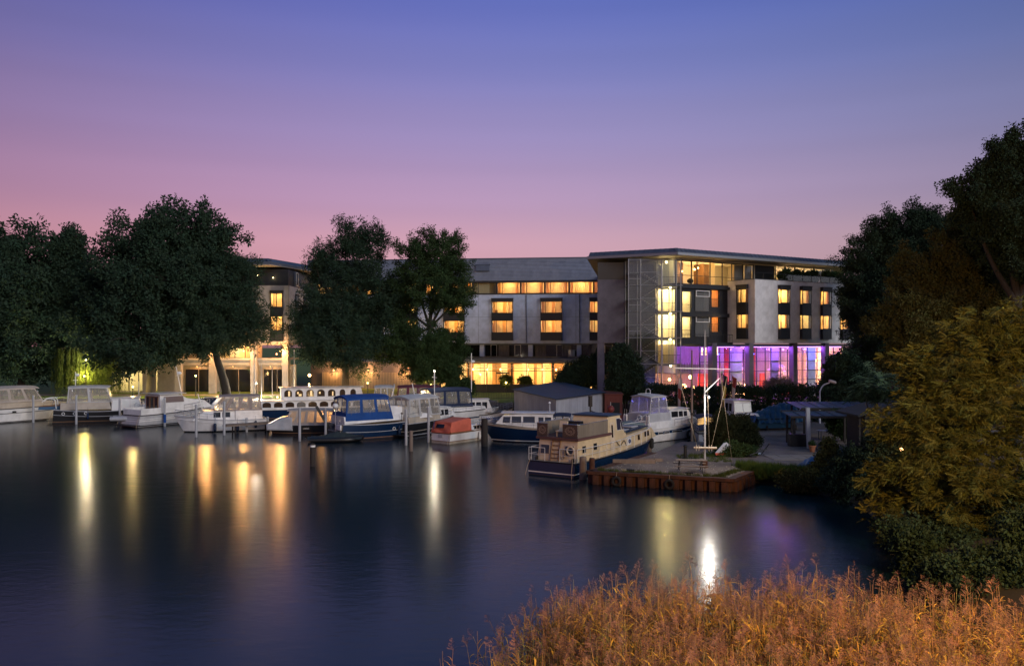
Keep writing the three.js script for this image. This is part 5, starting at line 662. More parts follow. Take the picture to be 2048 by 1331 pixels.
{ // white cruiser lying broadside, bow to the left, lamp lit
  const g = boat('cabin_cruiser', 'white cabin cruiser lying broadside with bow to the left and lit lamp', 440, 861, -158), _s = g.scale.setScalar(1.0), H = hullShape(9, 3.2, 1.25, 1.75, { rake: 1.2, sag: 0.1 }); hull(g, H, M.gel, { boot: M.black, bootTop: 0.12, rail: M.gelGrey, rail2: [0.35, M.gel] });
  const z = house(g, [[-1.4, 1.1], [-1.4, 2.2], [1.6, 2.15], [2.5, 1.5], [2.8, 1.2]], 2.6, M.gel, { tum: 0.14 }); sideWins(g, [[-0.9, -0.15, 1.5, 2.0], [0.05, 0.7, 1.5, 2.0]], z, { frame: M.gelGrey, pane: M.tinted }); faceWins(g, [2.5, 1.5], [1.6, 2.15], 2.1, 3, { pane: mat(0.05, 0.07, 0.07, 0.1), frame: M.gelGrey });
  house(g, [[-4.1, 1.1], [-4.1, 2.15], [-1.4, 2.15], [-1.4, 1.1]], 2.8, M.gel, { name: 'aft_coaming' }); mesh('side_slat', Array.from({ length: 4 }, (_, i) => [bx(1.6, 0.02, 0.01, -3, 1.3 + i * 0.2, 1.36), bx(1.6, 0.02, 0.01, -3, 1.3 + i * 0.2, -1.36)]), M.gelGrey, g);
  canopy(g, -4.1, 0.7, 2.65, 2.15, 3.6, M.fabricTaupe, { arch: 0.16, skirt: 0.12, nside: 4, nback: 2, slant: 1.1, back: 0.25 }); bowRail(g, H, 0.56, 0.55); radarMast(g, 1.7, 2.1, 0, 1.8, 0.5, false); fender(g, 0.6, 0.55, 1.78, M.navy, 0.16); fender(g, -1.4, 0.5, 1.78, M.navy, 0.16); fender(g, 0.6, 0.55, -1.78, M.navy, 0.16); fender(g, -1.6, 0.5, -1.78, M.navy, 0.16); fender(g, -3.4, 0.7, -1.74, M.navy, 0.14);
  lamp(g, [0.35, 2.4, 1.3], [1, 0.72, 0.36], 12, 0.06, 'deck_lamp'); mesh('swim_platform', bx(0.6, 0.07, 2.4, -4.8, 0.3, 0), M.gel, g);
}
{ // blue-windowed boat half hidden behind
  const g = boat('motor_boat', 'white motor boat with dark blue windscreen half hidden behind the broadside cruiser', 425, 838, -120), H = hullShape(8, 2.9, 1.2, 1.6); hull(g, H, M.gel, {}); const z = house(g, [[-2.5, 1.1], [-2.4, 2.6], [0.2, 2.6], [1.4, 1.7], [2.2, 1.3]], 2.4, M.gel, { roof: M.gel }); faceWins(g, [1.4, 1.7], [0.2, 2.6], 2.2, 3, { pane: mat(0.01, 0.03, 0.08, 0.1) }); sideWins(g, [[-2.1, -0.2, 1.8, 2.4]], z, { pane: mat(0.01, 0.03, 0.08, 0.1) }); mesh('flagpole', rod([-3.9, 1.2, 0], [-4.2, 3.2, 0], 0.02), M.poleWhite, g); bowRail(g, H, 0.6, 0.5);
}
{ // long white passenger boat with arched windows
  const g = boat('passenger_boat', 'long white passenger boat with two rows of arched windows', 612, 834, 17), _s = g.scale.set(0.96, 0.82, 0.9), H = hullShape(22, 4.4, 1.3, 1.6, { aft: 0.8, full: 0.7, flare: 0.1 }); hull(g, H, M.navy, { stripe: [[0.1, 0.16, M.teak]] });
  const lit = glow(1, 0.66, 0.3, 1.1), L2 = mat(0.05, 0.03, 0.02, 0.12), z = house(g, [[-8.6, 1.3], [-8.6, 2.65], [7.6, 2.65], [8.2, 1.4]], 3.9, M.gel, { name: 'lower_saloon', tum: 0.04, roof: M.gel, over: 0.2 }); const z2 = house(g, [[-3.2, 2.7], [-3.2, 4.5], [6.8, 4.5], [7.2, 2.7]], 3.3, M.gel, { name: 'upper_saloon', tum: 0.05, roof: M.gel, over: 0.25 });
  for (const s of [-1, 1]) { for (let i = 0; i < 11; i++) archWin(g, -7.7 + i * 1.4, 1.75, 0.95, 0.68, z(1.9) + 0.005, s, i % 4 === 1 ? M.vinyl : L2, M.frame); for (let i = 0; i < 7; i++) archWin(g, -2.3 + i * 1.35, 3.25, i > 4 ? 0.6 : 0.85, 0.95, z2(3.5) + 0.005, s, L2, M.frame); for (const [q, w, y, h] of [[0, 0.22, 3.3, 0.75], [1, 0.34, 3.3, 0.3], [1, 0.2, 3.62, 0.3], [2, 0.24, 3.28, 0.8], [3, 0.2, 3.6, 0.3], [4, 0.16, 3.3, 0.6], [4, 0.12, 3.3, 0.62]]) mesh('window_light', bx(w, h, 0.01, -2.3 + q * 1.35 + (y > 3.5 ? -0.15 : 0.12), y + h / 2, s * (z2(3.6) + 0.045)), lit, g); mesh('window_light', bx(0.2, 0.2, 0.01, -6.2, 2.0, s * (z(2) + 0.045)), lit, g); }
  radarMast(g, -5.5, 2.7, 0.6, 5.4, 0, false, M.poleWhite); mesh('mast_pole', rod([-4.2, 2.7, 0], [-4.2, 7.4, 0], 0.04, 8), M.poleWhite, g); lamp(g, [-6.0, 3.3, 1.3], [1, 0.8, 0.55], 22, 0.12, 'deck_lamp'); lamp(g, [-3.6, 3.2, 1.5], [1, 0.6, 0.25], 14, 0.1, 'deck_lamp'); railing(g, [[-8.6, 2.7, 1.8], [-6.5, 2.7, 1.8], [-4.4, 2.7, 1.8], [-3.2, 2.7, 1.8]], 0.7); mesh('gangway_roof', bx(3, 0.06, 3.2, -6.8, 2.76, 0), M.gelGrey, g);
}
{ // tender with lit tent and white bow cover
  const g = boat('tender_boat', 'small black tender with lamplit beige tent and white bow cover', 606, 866, -172), H = hullShape(6.8, 2.4, 0.95, 1.0, { rake: 0.5, flare: 0.14 }); hull(g, H, M.black, { stripe: [[0.1, 0.17, M.teak]], rail: M.gelGrey });
  mesh('bow_cover', (() => { const s = flat(profile([[0.9, 0.35], [0.9, 1.75], [2.1, 1.7], [3.5, 1.0], [3.45, 0.45]], 2.45, 0.18)); return s; })(), M.gelGrey, g); mesh('cover_seam', [bx(2, 0.02, 2.47, 1.9, 1.15, 0), bx(2.1, 0.02, 2.47, 1.9, 0.75, 0)], M.fabricGrey, g);
  canopy(g, -3.2, 1.7, 2.35, 0.95, 2.4, M.fabricBeige, { arch: 0.12, skirt: 0.25, nside: 5, nback: 2, slant: 0.5, clear: new THREE.MeshPhysicalMaterial({ color: C(0.8, 0.66, 0.5), roughness: 0.6, transmission: 0.6, thickness: 0, side: THREE.DoubleSide }) });
  lamp(g, [-1.9, 1.9, 0.3], [1, 0.58, 0.24], 7, 0.07, 'cabin_lamp'); lamp(g, [-2.9, 1.65, 1.42], [1, 0.66, 0.3], 12, 0.06, 'deck_lamp'); fender(g, 0.2, 0.5, 1.3, M.fender, 0.16); mesh('outboard', [bx(0.3, 0.5, 0.35, -3.6, 1.0, 0), bx(0.14, 0.8, 0.18, -3.6, 0.4, 0)], M.black, g);
  const c = document.createElement('canvas'); c.width = 128; c.height = 32; const q = c.getContext('2d'); q.fillStyle = '#060607'; q.fillRect(0, 0, 128, 32); q.fillStyle = '#e8e6e2'; q.font = 'bold 28px sans-serif'; q.textAlign = 'center'; q.fillText('LIBERO', 64, 26); const tx = new THREE.CanvasTexture(c); tx.colorSpace = THREE.SRGBColorSpace; for (const s of [1, -1]) { const nm = mesh('name_board', new THREE.PlaneGeometry(0.8, 0.22), new THREE.MeshStandardMaterial({ map: tx, roughness: 0.5 }), g, true); nm.position.set(-0.4, 0.58, s * 1.17); nm.rotation.y = s > 0 ? 0 : Math.PI; }
}
{ // blue canopy cruiser
  const g = boat('steel_cruiser', 'navy steel cruiser with bright blue cockpit canopy and radar dome', 772, 872, 36), _s = g.scale.setScalar(1.04), H = hullShape(10.2, 3.5, 1.5, 1.95, { sag: 0.2, aft: 0.95, flare: 0.14 }); hull(g, H, M.navy, { stripe: [[0.12, 0.2, M.teak]], rail: M.gelGrey, rail2: [0.7, M.gelGrey] });
  house(g, [[-4.9, 1.45], [-4.95, 2.15], [3.6, 2.1], [4.3, 1.7]], 3.0, M.gel, { name: 'topsides' }); canopy(g, -4.8, 0.0, 2.95, 1.75, 3.75, M.fabricBlue, { arch: 0.28, skirt: 0.72, nside: 3, nback: 3, slant: 0.5 }); house(g, [[-0.2, 2.1], [-0.2, 2.95], [2.2, 2.75], [3.4, 2.1]], 2.6, M.gel, { name: 'wheelhouse' }); faceWins(g, [3.0, 2.2], [2.2, 2.75], 2.2, 3, { pane: mat(0.02, 0.07, 0.08, 0.1) });
  for (const t of [0.5, 0.62, 0.74]) for (const s of [-1, 1]) porthole(g, H, t, H.top(t) - 0.55, s); mesh('radar_pole', [rod([-5.3, 0.3, 0.4], [-5.3, 3.0, 0.4], 0.03)], M.chrome, g); mesh('radar_dome', ball(0.27, -5.3, 3.1, 0.4, 0.9), M.white, g); ladder(g, -5.12, 0.9, 0.8, 1.9, Math.PI / 2); mesh('life_raft', bx(0.3, 0.45, 0.9, -5.15, 1.2, 0.95), M.white, g); radarMast(g, 3.4, 2.1, 0, 2.8, -0.6, false); fender(g, 0.4, 0.7, 1.8, M.navy); mesh('swim_platform', bx(0.9, 0.08, 3.2, -5.5, 0.3, 0), M.black, g); bowRail(g, H, 0.6, 0.6);
  mesh('boarding_plank', bx(0.25, 2.4, 0.08, -5.9, 2.0, -1.0, 0, 0, 0.55), M.black, g);
  const d = thing('covered_dinghy', 'dinghy under a dark green tarpaulin behind the blue-canopied cruiser', 'dinghy', [WX(672, 79), 0, -78.6], 12, BG); mesh('hull', tube([[-2.2, 0.25, -0.7], [1.4, 0.25, -0.75], [2.4, 0.35, 0], [1.4, 0.25, 0.75], [-2.2, 0.25, 0.7]], 0.24, 40, 8), M.black, d); mesh('tarpaulin', sheet((u, v) => { const x = lerp(-2.5, 2.4, u), zz = (v - 0.5) * 2; return [x, 0.3 + 0.45 * Math.exp(-((x - 0.3) ** 2) / 1.6) * (1 - Math.abs(zz)) + 0.18 * (1 - zz * zz) + 0.03 * Math.sin(x * 9 + zz * 5), zz * 1.0]; }, 22, 12), mat(0.02, 0.032, 0.036, 0.85), d);
}
{ // grey canopy cruiser seen from astern
  const g = boat('steel_cruiser', 'black cruiser with pale grey clear-panelled canopy seen from astern', 852, 864, 58), _s = g.scale.setScalar(0.98), H = hullShape(10, 3.6, 1.35, 1.8, { aft: 0.95, flare: 0.12 }); hull(g, H, M.black, { rail: M.gelGrey, stripe: [[0.5, 0.58, M.beige], [0.14, 0.2, M.gel]] });
  house(g, [[-4.8, 1.3], [-4.8, 1.95], [0.4, 1.95], [0.4, 1.3]], 3.3, M.beige, { name: 'aft_coaming' }); canopy(g, -4.75, 0.6, 3.2, 1.95, 3.75, M.fabricGrey, { arch: 0.3, skirt: 0.14, nside: 3, nback: 3, slant: 0.6 }); mesh('cloth_screen', sheet((u, v) => [-4.86, lerp(1.5, 2.4, v), (u - 0.5) * lerp(0.5, 1.9, v)], 4, 4), M.fabricTaupe, g);
  const z = house(g, [[0.6, 1.4], [0.6, 2.5], [2.6, 2.45], [3.6, 1.6]], 2.6, M.gel, { roof: M.gel }); sideWins(g, [[0.8, 1.4, 1.8, 2.3], [1.6, 2.2, 1.8, 2.3]], z); ladder(g, -5.0, 0, 0.3, 1.5, Math.PI / 2, M.chrome, 5); mesh('swim_platform', bx(0.9, 0.08, 3.2, -5.5, 0.25, 0), M.black, g); mesh('boarding_rail', [[0.8, 1], [-0.8, 1]].map(([q]) => rod([-4.95, 1.3, q], [-5.3, 2.5, q + 0.3], 0.035)), M.black, g); bowRail(g, H, 0.6, 0.55);
}
{ // coral covered cruiser
  const g = boat('small_cruiser', 'small white cruiser with coral red cover over its cockpit', 930, 880, 52), H = hullShape(6.6, 2.4, 0.95, 1.2, { aft: 0.98, flare: 0.12 }); hull(g, H, M.gel, { rail: M.wood, boot: M.beige, bootTop: 0.2, stripe: [[0.2, 0.26, M.wood]] });
  const cv = part('cockpit_cover', g), geo = flat(profile([[-3.25, 0.95], [-3.3, 1.35], [-2.95, 1.95], [-0.6, 2.2], [-0.3, 2.1], [-0.35, 1.0]], 2.36, 0.1)), p = geo.attributes.position; for (let i = 0; i < p.count; i++) { const x = p.getX(i), y = p.getY(i), zz = p.getZ(i); p.setZ(i, zz * (1 - 0.12 * (y - 1))); } geo.computeVertexNormals(); mesh('cloth', geo, M.fabricRed, cv); mesh('back_cloth', sheet((u, v) => [lerp(-3.42, -3.1, v) - 0.06 * Math.sin(u * 9) * Math.sin(v * 7), lerp(0.98, 1.88, v), (u - 0.5) * lerp(2.3, 2.1, v)], 16, 10), M.fabricRed, cv); mesh('clear_panel', sheet((u, v) => [lerp(-3.36, -3.22, v) - 0.05, lerp(1.42, 1.75, v), (u - 0.55) * 0.95], 1, 1), M.tinted, cv);
  const z = house(g, [[-0.4, 0.9], [-0.4, 1.55], [1.6, 1.45], [2.2, 1.05]], 2.0, M.gel, {}); sideWins(g, [[0.1, 0.5, 1.12, 1.38], [0.6, 1.0, 1.12, 1.38], [1.1, 1.45, 1.12, 1.35]], z, { frame: M.wood }); faceWins(g, [-0.2, 1.58], [-0.55, 2.15], 1.8, 2, { off: 0.02 }); mesh('coaming', bx(3.2, 0.12, 2.42, -1.7, 0.98, 0), M.wood, g); railing(g, [...railAlong(H, 0.72, 0.98, 1, 4), ...railAlong(H, 0.72, 0.98, -1, 4).reverse()], 0.5); fender(g, 0.6, 0.5, 1.3); 
  const pn = mesh('number_plate', bx(0.5, 0.24, 0.02, -0.12, 1.18, 1.0), M.white, g); mesh('transom_panel', bx(0.02, 0.3, 0.5, -3.4, 0.7, 0), M.gelGrey, g);
}
{ // maroon canopy boat behind
  const g = boat('motor_boat', 'white motor boat with maroon canopy behind the grey canopied cruiser', 825, 838, 8), H = hullShape(9.5, 3.2, 1.6, 1.9); hull(g, H, M.gel, {}); house(g, [[-4.2, 1.5], [-4.2, 2.4], [2.4, 2.4], [3.6, 1.8]], 2.8, M.gel); canopy(g, -1.9, 3.3, 2.8, 2.4, 3.95, M.fabricMaroon, { arch: 0.16, skirt: 0.2, nside: 4 }); house(g, [[-4.2, 2.4], [-3.4, 3.0], [-2, 2.4]], 2.2, M.gel, { name: 'windscreen_base' }); mesh('targa_arch', tube([[-2.6, 2.4, -1.4], [-2.2, 3.9, -1.2], [-2.2, 4.2, 0], [-2.2, 3.9, 1.2], [-2.6, 2.4, 1.4]], 0.07, 24, 8), M.gel, g); canopy(g, -4.6, -2.1, 2.4, 2.5, 3.9, M.fabricGrey, { arch: 0.2, skirt: 0.1 });
}
{ // navy canopy boat with masts
  const g = boat('sailing_cruiser', 'white cruiser with navy canopy and lit white mast', 918, 848, 32), H = hullShape(10.5, 3.4, 1.5, 1.9); hull(g, H, M.gel, { stripe: [[0.6, 0.75, M.navyBlue]] }); house(g, [[-4.6, 1.4], [-4.6, 2.1], [2.4, 2.1], [3.6, 1.7]], 2.9, M.gel); canopy(g, -4.3, 1.0, 2.9, 2.05, 3.9, M.fabricNavy, { arch: 0.28, skirt: 0.4, nside: 3, nback: 2 }); bowRail(g, H, 0.5, 0.6); railing(g, railAlong(H, 0.02, 0.5, 1, 5), 0.6);
  const mk = part('mast', g, [-3.9, 2.0, 1.6]); mesh('mast_pole', [rod([0, 0, 0], [0, 4.0, 0], 0.055, 8), rod([0, 3.4, -0.6], [0, 3.4, 0.6], 0.02)], M.white, mk); lamp(mk, [0, 4.1, 0], [1, 0.86, 0.62], 26, 0.08, 'masthead_lamp'); radarMast(g, 1.6, 3.6, 0, 4.4, 0, true);
}
{ // small white tug-like cabin boat
  const g = boat('cabin_boat', 'small white cabin boat with bow rail, moored next to the terrace', 972, 846, 14), H = hullShape(6.4, 2.4, 1.1, 1.75, { sag: 0.15 }); hull(g, H, M.gel, { stripe: [[0.55, 0.62, M.navyBlue]], boot: M.black }); const z = house(g, [[-2.2, 1.1], [-2.2, 2.75], [0.1, 2.75], [0.6, 1.4]], 1.9, M.gel, { roof: M.gel }); sideWins(g, [[-2.0, -1.5, 1.8, 2.45], [-1.3, -0.8, 1.5, 2.45], [-0.6, -0.1, 1.8, 2.45]], z); faceWins(g, [0.45, 1.8], [0.2, 2.6], 1.7, 2); bowRail(g, H, 0.5, 0.65, { mids: 2 });
}
{ // navy hull saloon cruiser, bow to the left
  const g = boat('saloon_cruiser', 'navy hulled cruiser with long white saloon and navy aft canopy', 1060, 882, 174), H = hullShape(9.4, 3.2, 1.3, 1.75, { rake: 1.5, flare: 0.2, full: 0.42 }); hull(g, H, M.navy, { rail: M.beige, stripe: [[0.12, 0.2, M.white], [1.12, 1.28, M.beige]] });
  const z = house(g, [[-2.2, 1.15], [-2.2, 2.55], [0.2, 2.65], [2.4, 2.5], [3.1, 1.7]], 2.4, M.gel, { roof: M.gel, over: 0.12, tum: 0.1 }); sideWins(g, [[-2.0, -1.5, 1.6, 2.3], [-1.3, -0.9, 1.6, 2.3], [-0.5, 0.5, 1.85, 2.35], [0.75, 1.55, 1.85, 2.35], [1.8, 2.4, 1.85, 2.32, -0.08]], z, { pane: mat(0.02, 0.035, 0.06, 0.08) }); faceWins(g, [2.95, 1.85], [2.45, 2.45], 2.0, 2); canopy(g, -3.9, -2.1, 2.4, 1.4, 2.5, M.fabricNavy, { arch: 0.14, skirt: 0.3, nside: 2 }); bowRail(g, H, 0.45, 0.5); railing(g, railAlong(H, 0.02, 0.45, 1, 5), 0.5); railing(g, railAlong(H, 0.02, 0.45, -1, 5), 0.5); mesh('hull_door', bx(0.5, 0.7, 0.03, -0.6, 1.55, 1.18), M.navy, g); mesh('blue_cloth', sheet((u, v) => [lerp(2.6, 4.1, u), 2.05 + 0.05 * Math.sin(u * 14), (v - 0.5) * 0.5], 10, 3), M.fabricBlue, g); mesh('name_mark', bx(0.9, 0.06, 0.02, 2.2, 1.02, 1.35), M.gelGrey, g);
}
{ // large cream steel cruiser at the jetty
  const d = 58.6, L = 15.4, th = 56, sx = WX(1108, d), g = thing('steel_cruiser', 'large cream and navy steel cruiser moored at the jetty, stern towards the viewer', 'boat', [sx + Math.cos(rad(th)) * L / 2 - 0.2, 0, -d - Math.sin(rad(th)) * L / 2 + 0.6], th, BG);
  const H = hullShape(L, 3.9, 0.98, 1.75, { aft: 0.97, full: 0.62, flare: 0.08, sag: 0.05, rake: 1.4 }); hull(g, H, M.navy, { stripe: [[0.2, 0.27, M.gel]], rail: M.black, boot: M.black, bootTop: 0.05, deckDrop: 0.02 });
  // aft cabin, wheelhouse step and raised fore cabin
  const z = house(g, [[-7.0, 0.95], [-6.75, 2.42], [-2.2, 2.5], [-2.0, 0.95]], 3.25, M.cream, { name: 'aft_cabin', tum: 0.05 }); mesh('aft_fascia', sheet((u, v) => [lerp(-6.99, -6.79, v) - 0.012, lerp(1.0, 2.3, v), (u - 0.5) * 3.05], 1, 1), M.creamPale, g);
  for (const q of [-0.98, 0.02, 0.98]) { const w = part('window', g, [-6.93, 1.72, q]); if (q === 0.02) continue; mesh('frame', bx(0.03, 0.72, 0.78, 0, 0, 0, 0, 0, -0.14), M.creamPale, w); mesh('pane', bx(0.03, 0.6, 0.66, -0.02, 0, 0, 0, 0, -0.14), mat(0.02, 0.04, 0.07, 0.15), w); }
  const ld = part('stern_ladder', g, [-7.15, 1.0, -0.1]); mesh('rails', [rod([0, 0, -0.34], [0.35, 1.6, -0.3], 0.05), rod([0, 0, 0.34], [0.35, 1.6, 0.3], 0.05)], M.teak, ld); for (let k = 0; k < 5; k++) mesh('rung', bx(0.14, 0.04, 0.64, 0.06 + k * 0.065, 0.18 + k * 0.28, 0), M.wood, ld);
  sideWins(g, [[-6.2, -5.75, 1.55, 1.95], [-4.6, -4.15, 1.6, 2.0]], z, { frame: M.chrome }); mesh('deck_edge', bx(5.0, 0.16, 3.4, -4.5, 2.5, 0), mat(0.09, 0.04, 0.04, 0.8), g);
  // brown cloth screens round the sun deck, with a ship's wheel emblem
  const c = document.createElement('canvas'); c.width = c.height = 256; const q = c.getContext('2d'); q.fillStyle = '#4b3a36'; q.fillRect(0, 0, 256, 256); q.strokeStyle = q.fillStyle = '#a08a7c'; q.lineWidth = 7; q.beginPath(); q.arc(128, 128, 74, 0, 7); q.stroke(); q.lineWidth = 4; q.beginPath(); q.arc(128, 128, 58, 0, 7); q.stroke(); q.lineWidth = 6; for (let i = 0; i < 16; i++) { const a = i * Math.PI / 8; q.beginPath(); q.moveTo(128 + 74 * Math.cos(a), 128 + 74 * Math.sin(a)); q.lineTo(128 + 98 * Math.cos(a), 128 + 98 * Math.sin(a)); q.stroke(); } q.lineWidth = 9; q.beginPath(); q.arc(118, 120, 26, 0.6, 4.6); q.stroke(); q.beginPath(); q.arc(138, 138, 22, 3.6, 8); q.stroke(); const tx = new THREE.CanvasTexture(c); tx.colorSpace = THREE.SRGBColorSpace;
  const banner = new THREE.MeshStandardMaterial({ map: tx, roughness: 0.9, side: THREE.DoubleSide }), cloth = mat(0.075, 0.045, 0.04, 0.9), clothSide = mat(0.2, 0.17, 0.14, 0.95, { map: tStreak });
  for (const [z0, z1] of [[-1.62, -0.75], [0.45, 1.62]]) { const b = mesh('emblem_screen', sheet((u, v) => [-6.98 + 0.02 * Math.sin(u * 6), lerp(2.62, 3.5, v), lerp(z1, z0, 1 - u)], 4, 2), banner, g, true); }
  for (const s of [-1, 1]) mesh('side_screen', sheet((u, v) => [lerp(-6.95, -2.6, u), lerp(2.6, 3.5 + 0.05 * u, v), s * (1.64 + 0.02 * Math.sin(u * 20))], 14, 1), clothSide, g);
  railing(g, [[-6.95, 2.58, 0.45], [-6.95, 2.58, 1.62], [-4.8, 2.58, 1.64], [-2.6, 2.6, 1.64]], 0.95, { mids: 0 }); railing(g, [[-6.95, 2.58, -0.75], [-6.95, 2.58, -1.62], [-4.8, 2.58, -1.64], [-2.6, 2.6, -1.64]], 0.95, { mids: 0 });
  mesh('deck_chair', [bx(0.6, 0.08, 0.6, -6.2, 2.95, -0.1), bx(0.1, 0.75, 0.62, -5.9, 3.25, -0.1, 0, 0, -0.2), bx(0.06, 0.4, 0.06, -6.4, 2.76, 0.15), bx(0.06, 0.4, 0.06, -6.4, 2.76, -0.35)], M.creamPale, g); mesh('deck_table', [bx(1.5, 0.06, 0.9, -4.5, 3.3, 0), bx(0.1, 0.7, 0.1, -4.5, 2.95, 0)], M.teak, g); mesh('black_cushion', bx(0.5, 0.22, 1.0, -5.3, 3.5, 0.5), M.black, g);
  const zw = house(g, [[-2.6, 0.95], [-2.6, 2.6], [-2.2, 3.7], [-0.3, 3.75], [0.35, 2.4], [0.6, 2.3], [0.6, 0.95]], 3.2, M.cream, { name: 'wheelhouse', tum: 0.1 }); mesh('wheelhouse_roof', bx(2.2, 0.1, 3.0, -1.2, 3.78, 0), M.shedRoof, g);
  const dr = part('wheelhouse_door', g); mesh('door_leaf', sheet((u, v) => [lerp(-2.0, -1.3, u), lerp(1.2, 3.3, v), lerp(zw(1.2), zw(3.3), v) + 0.02], 1, 1), M.creamPale, dr); mesh('pane', sheet((u, v) => [lerp(-1.78, -1.55, u), lerp(2.2, 3.1, v), lerp(zw(2.2), zw(3.1), v) + 0.035], 1, 1), M.tinted, dr);
  sideWins(g, [[-0.85, -0.25, 2.65, 3.5, -0.08], [-0.1, 0.12, 2.65, 3.4, -0.22]], zw, { frame: M.gel, pane: mat(0.03, 0.03, 0.06, 0.06) }); faceWins(g, [0.33, 2.45], [-0.27, 3.68], 2.8, 3, { frame: M.gel });
  const zf = house(g, [[0.6, 1.0], [0.6, 2.1], [5.4, 2.35], [6.2, 1.6]], 3.0, M.cream, { name: 'fore_cabin', tum: 0.06 }); sideWins(g, [[2.8, 3.1, 1.6, 1.95], [4.0, 4.3, 1.75, 2.1], [4.5, 4.8, 1.78, 2.12]], zf, { frame: M.wood }); mesh('fore_deck', bx(4.4, 0.05, 2.4, 3, 2.36, 0, 0, 0, 0.05), M.navyBlue, g); mesh('hatch_cover', [bx(1.2, 0.08, 1.4, 2.2, 2.36, 0), bx(1.2, 0.08, 1.2, 4, 2.48, 0)], M.gelGrey, g);
  const rp = part('life_ring_board', g); mesh('board', sheet((u, v) => [lerp(0.9, 1.55, u), lerp(1.35, 1.95, v), zf(1.6) + 0.03], 1, 1), M.gel, rp); const rr = mesh('life_ring', new THREE.TorusGeometry(0.12, 0.04, 6, 16), M.fabricBlue, rp); rr.position.set(1.22, 1.65, zf(1.6) + 0.06);
  railing(g, railAlong(H, 0.02, 0.5, 1, 8), 0.9, { mids: 1, m: M.gel, r: 0.02 }); railing(g, railAlong(H, 0.5, 0.985, 1, 7), 0.95, { mids: 0, m: M.gel, r: 0.025 }); railing(g, railAlong(H, 0.02, 0.985, -1, 12), 0.9, { mids: 1, m: M.gel, r: 0.02 }); railing(g, [H.S(0, 0.98, 1, -0.06), [-7.6, 0.98, 0.6]], 0.9, { m: M.gel, r: 0.02 }); railing(g, [H.S(0, 0.98, -1, -0.06), [-7.6, 0.98, -0.6]], 0.9, { m: M.gel, r: 0.02 });
  mesh('bollard', [-1.5, 1.4].flatMap((q) => [cyl(0.06, 0.06, 0.28, -7.3, 0.95, q), cyl(0.06, 0.06, 0.28, -7.1, 0.95, q)]), M.black, g); mesh('rope_coil', Array.from({ length: 4 }, (_, k) => new THREE.TorusGeometry(0.2 + k * 0.015, 0.025, 5, 14).scale(0.6, 1.5, 1).rotateY(Math.PI / 2).translate(-7.1 - k * 0.02, 1.5, 0.55 + k * 0.02)), M.rope, g); mesh('hose', tube([[-1.2, 1.9, 1.6], [-0.6, 1.5, 1.64], [0.1, 1.8, 1.62], [0.5, 1.4, 1.6]], 0.025, 20, 5), M.black, g); fender(g, 5.2, 1.1, 1.5, M.rubber, 0.18); lifeRing(g, -7.2, 1.75, 1.2, Math.PI / 2, M.creamPale);
}
{ // working boat with clutter behind the cream cruiser
  const g = boat('work_boat', 'cluttered low work boat with red ball and dinghy behind the cream cruiser', 1215, 900, 20), H = hullShape(8.6, 3.0, 1.3, 1.6); hull(g, H, M.beige, {}); house(g, [[-0.4, 1.3], [-0.4, 2.4], [3.0, 2.3], [3.4, 1.5]], 2.3, mat(0.12, 0.17, 0.18, 0.6)); mesh('work_deck_box', [bx(1.8, 0.5, 1.2, -2.4, 1.7, 0), bx(0.8, 0.4, 0.9, -3.6, 1.6, 0.2)], M.beige, g); mesh('marker_ball', ball(0.32, 0.2, 3.5, 0.2), mat(0.12, 0.015, 0.012, 0.6), g); mesh('ball_pole', rod([0.2, 2.3, 0.2], [0.2, 4.1, 0.2], 0.025), M.poleWhite, g); mesh('derrick', [rod([-1.6, 1.3, 0], [-1.6, 4.2, 0], 0.07), rod([-1.6, 3.4, 0], [1.4, 2.3, 0.4], 0.05), rod([-1.6, 3.0, 0], [-3.6, 2.5, 0.4], 0.05), bx(0.25, 0.9, 0.3, -1.6, 4.2, 0)], M.postDark, g); mesh('tender_hull', profile([[-1.4, 2.5], [-1.2, 2.9], [1.0, 3.05], [0.8, 2.55]], 0.9, 0.1), M.creamPale, g); mesh('boom', rod([2.6, 2.4, 0], [5.0, 3.6, 0.2], 0.04), M.poleWhite, g);
}
